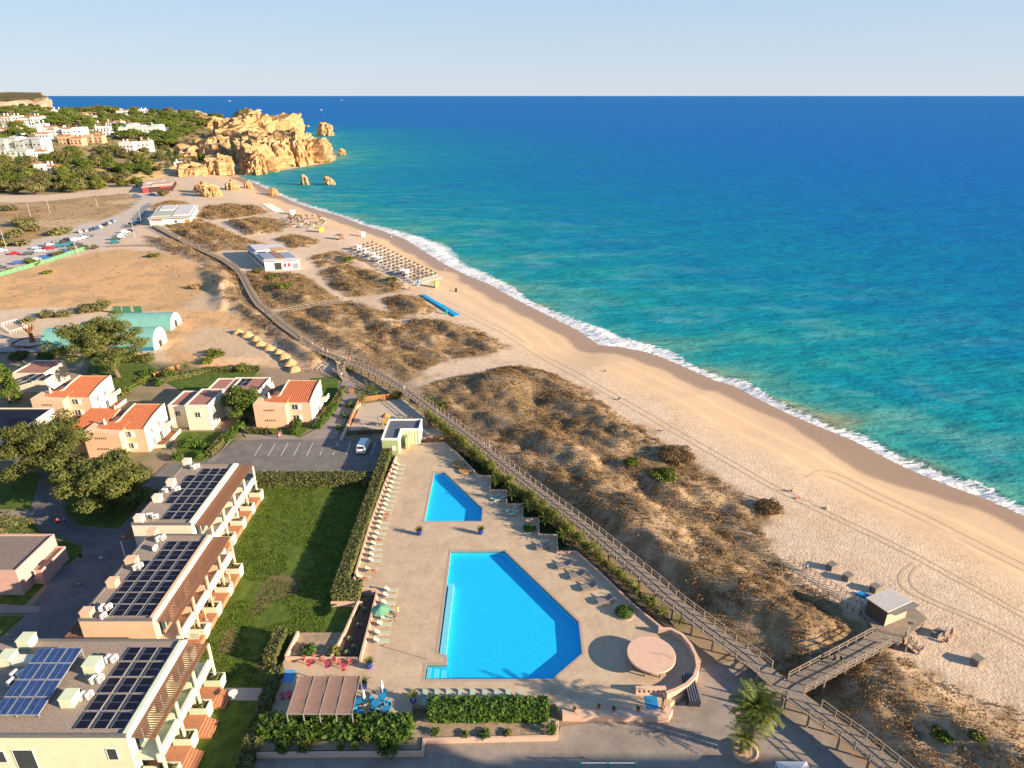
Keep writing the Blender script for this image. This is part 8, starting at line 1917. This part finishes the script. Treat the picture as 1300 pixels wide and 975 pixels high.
BODY = {k: skin_body(k) for k in ('stand','walk','lie','sit')}
CL = {'white': (.70,.70,.70), 'black': (.02,.02,.025), 'red': (.50,.03,.04), 'blue': (.03,.12,.42), 'yellow': (.62,.50,.03), 'pale blue': (.30,.45,.60), 'pink': (.60,.25,.28), 'green': (.15,.50,.04), 'orange': (.60,.22,.04), 'grey': (.22,.22,.23), 'bare': None}
def person(px, py, pose, top, bottom, label, rz=0.0, z=None):
    if z is None: t = T0(px, py)
    else: x, y = G(px, py, z); t = (x, y, z)
    o = link('person', BODY[pose], None, (t[0], t[1], t[2]+.01), rz); tag(o, label, 'person')
    for i, c in ((1, top), (2, bottom)):
        if CL[c]: o.material_slots[i].link = 'OBJECT'; o.material_slots[i].material = mat(c.replace(' ','_')+'_cloth', CL[c], .9, .08, 4)
    return o
bz = BOARD_Z + .02
for a in [(614,565,'walk','red','white','person in red top walking on the boardwalk beside the white dressed one',2.3),(621,569,'walk','white','white','person in white walking on the boardwalk above the stepped wall',2.3),(555,524,'walk','white','grey','person in white top on the boardwalk above the playground fence',2.3),(513,494,'walk','pale blue','white','person in pale blue on the boardwalk near the first green bush',-.9),
   (443,458,'stand','red','black','person in red top at the head of the curved stair',.4),(447,457,'stand','black','black','person in black at the head of the curved stair',2.0),(410,445,'walk','white','pink','walker in white top on the far boardwalk bend, nearer the stair',2.2),(416,447,'walk','pink','white','walker in pink top on the far boardwalk bend, beside the white one',2.2),(397,439,'walk','white','red','walker with white top and red shorts on the boardwalk beside the heaps',2.2),(383,430,'walk','pink','grey','lone walker in pink on the boardwalk beside the heaps',2.2),
   (306,343,'stand','pink','white','person in pink in the group at the shaded boardwalk bend',.2),(309,344,'stand','white','blue','person in white in the group at the shaded boardwalk bend',1.0),(304.5,342,'stand','blue','grey','person in blue in the group at the shaded boardwalk bend',2.0),(248,313,'walk','blue','black','walker in blue at the crossing of boardwalks',1.0),(252,314.5,'walk','black','grey','walker in black at the crossing of boardwalks',1.0),(228,303,'walk','white','grey','walker in white on the boardwalk near the long restaurant',1.0)]:
    person(a[0], a[1]+2, a[2], a[3], a[4], a[5], a[6], bz)
person(1066, 845, 'walk', 'black', 'green', 'person in black top and lime shorts walking on the kiosk ramp', 2.2, bz+.33); person(1058, 843, 'walk', 'grey', 'black', 'person in grey walking on the kiosk ramp', 2.2, bz+.33)
for a in [(1019,724,'stand','pale blue','white','person in pale blue at the start of the roped sand path',1.0),(1023,726,'stand','white','blue','person in white next to the pale blue one at the roped sand path',2.0),(1199,808,'stand','pale blue','white','person in pale blue beside the stacked boards near the kiosk',.5),(1206,809,'stand','bare','red','bare chested person beside the stacked boards near the kiosk',1.5),(1201,816,'sit','bare','black','person sitting on the sand below the couple near the kiosk',1.5),(1170,826,'sit','blue','yellow','person in blue sitting at the foot of the kiosk stair',1.0),
   (1013,633,'lie','red','red','sunbather on a red and blue towel near the tall pole',.2),(1005,625,'sit','bare','black','person sitting on the sand close to the tall pole',.4),(841,547,'lie','red','blue','sunbather lying on the sand above the wide dark bush',.3),(769,472,'sit','bare','black','person sitting on the open sand below the foam',1.0),(742,493,'lie','pink','red','sunbather near the far edge of the dunes',.1),(786,508,'sit','black','black','person in black sitting on the sand by the tyre tracks',.3),
   (565,344,'walk','red','white','person in red walking along the waterline past the parasols',.8),(497,303,'walk','white','pink','person in white at the waterline beside the big foam patch',.8),(470,292,'walk','bare','blue','bather at the waterline beyond the big foam patch',.8),(372,318,'stand','red','black','person in red behind the white restaurant',1.2),(404,310,'walk','orange','black','person in orange on the sandy path',.4),(407,310.5,'walk','red','grey','person in red on the sandy path',.4),(342,276.5,'stand','red','black','person in red in the small group on the far sand',.3),(345,276.5,'stand','black','red','person in black in the small group on the far sand',.3),(382,272,'walk','bare','yellow','bather walking below the straight sunbed rows',.3),(455,318,'sit','bare','red','person sitting near the parasol block corner',.3),(213,342,'walk','black','grey','person in black crossing the dirt field',.3),(221,339,'walk','grey','black','person in grey crossing the dirt field',.3),(228,354,'walk','black','black','dark dressed person on the dirt field near the scrub',.3)]:
    person(*a[:6], a[6])
for a in [(505,781,'stand','yellow','pale blue','child in yellow and blue with red cap beside the green parasol',.3,.0),(501,788,'walk','black','black','person in black bathers walking by the lounger row',2.0,.0),(355,556,'stand','red','white','person in red on the walk before the gabled house',.3,-.75),(357.5,554,'stand','black','grey','person in black on the walk before the gabled house',1.2,-.75),(353,555.5,'stand','grey','red','third person of the group on the walk before the gabled house',2.2,-.75),(407,911,'stand','black','red','person in black under the front of the brown awning',.1,.0),(413,912,'stand','white','black','person in white under the front of the brown awning',2.1,.0),(403,911,'stand','red','black','person in red under the front of the brown awning',1.1,.0),
   (75,668,'stand','red','black','person in red on the shaded drive under the pines',.2,-.78),(84,668,'stand','blue','blue','person in blue on the shaded drive under the pines',.9,-.78),(130,716,'walk','white','blue','person in white walking on the shaded drive',.9,-.78),(101,744,'sit','pale blue','grey','person crouching on the shaded drive beside the blocks',.4,-.78),(104,712,'stand','black','black','dark dressed person at the corner of the shaded lawn',.4,-.78),(434,480,'stand','white','blue','person at the foot of the curved stair',.3,-.75)]:
    person(*a[:6], a[6], a[7])
for px, py, lab in ((490,653,'sunbather in dark bathers on a blue towel in the long lounger row'),(488,658.5,'sunbather on the next lounger to the blue towel'),(480,685,'sunbather in pink on the lower part of the long lounger row'),(472.5,724.5,'sunbather stretched out just past the end of the long row'),(461.5,734.5,'sunbather with red towel near the corner hedge')):
    x, y = G(px, py, .4); o = link('person', BODY['lie'], None, (x, y, .34)); tag(o, lab, 'person')
    o.material_slots[2].link = 'OBJECT'; o.material_slots[2].material = mat('red_cloth', CL['red'], .9)
# ------------------------------------------------------------------ hotel wings beyond the frame; they shade the street
def hotel(x0, x1, y0, y1, h, label):
    e = empty('hotel_wing', (0,0,0)); tag(e, label, 'hotel'); MB().box(x0,y0,-1,x1,y1,h).build('wall', WALLW, e); MB().box(x0-.4,y0-.4,h+.003,x1+.4,y1+.4,h+.8).build('roof', ROOFW, e)
    fl = int(h/3.1)
    wm = MB().box(-1.1,0,0,1.1,.12,1.7).mesh('window', GLASS); bm_ = MB().box(-1.8,0,0,1.8,1.3,1.1).mesh('balcony', WALLW)
    for k in range(fl):
        for j in range(int((x1-x0)/4.2)):
            xx = x0+2.2+j*4.2; link('window', wm, e, (xx, y1+.003, k*3.1+1.0)); link('balcony', bm_, e, (xx, y1+.13, k*3.1-.1))
    return e
hotel(66, 92, -8, 18, 31.5, 'tall white hotel wing with balconies behind the street, taller of two'); hotel(97, 128, -8, 17.5, 30, 'tall white hotel wing with balconies behind the street, lower of two')
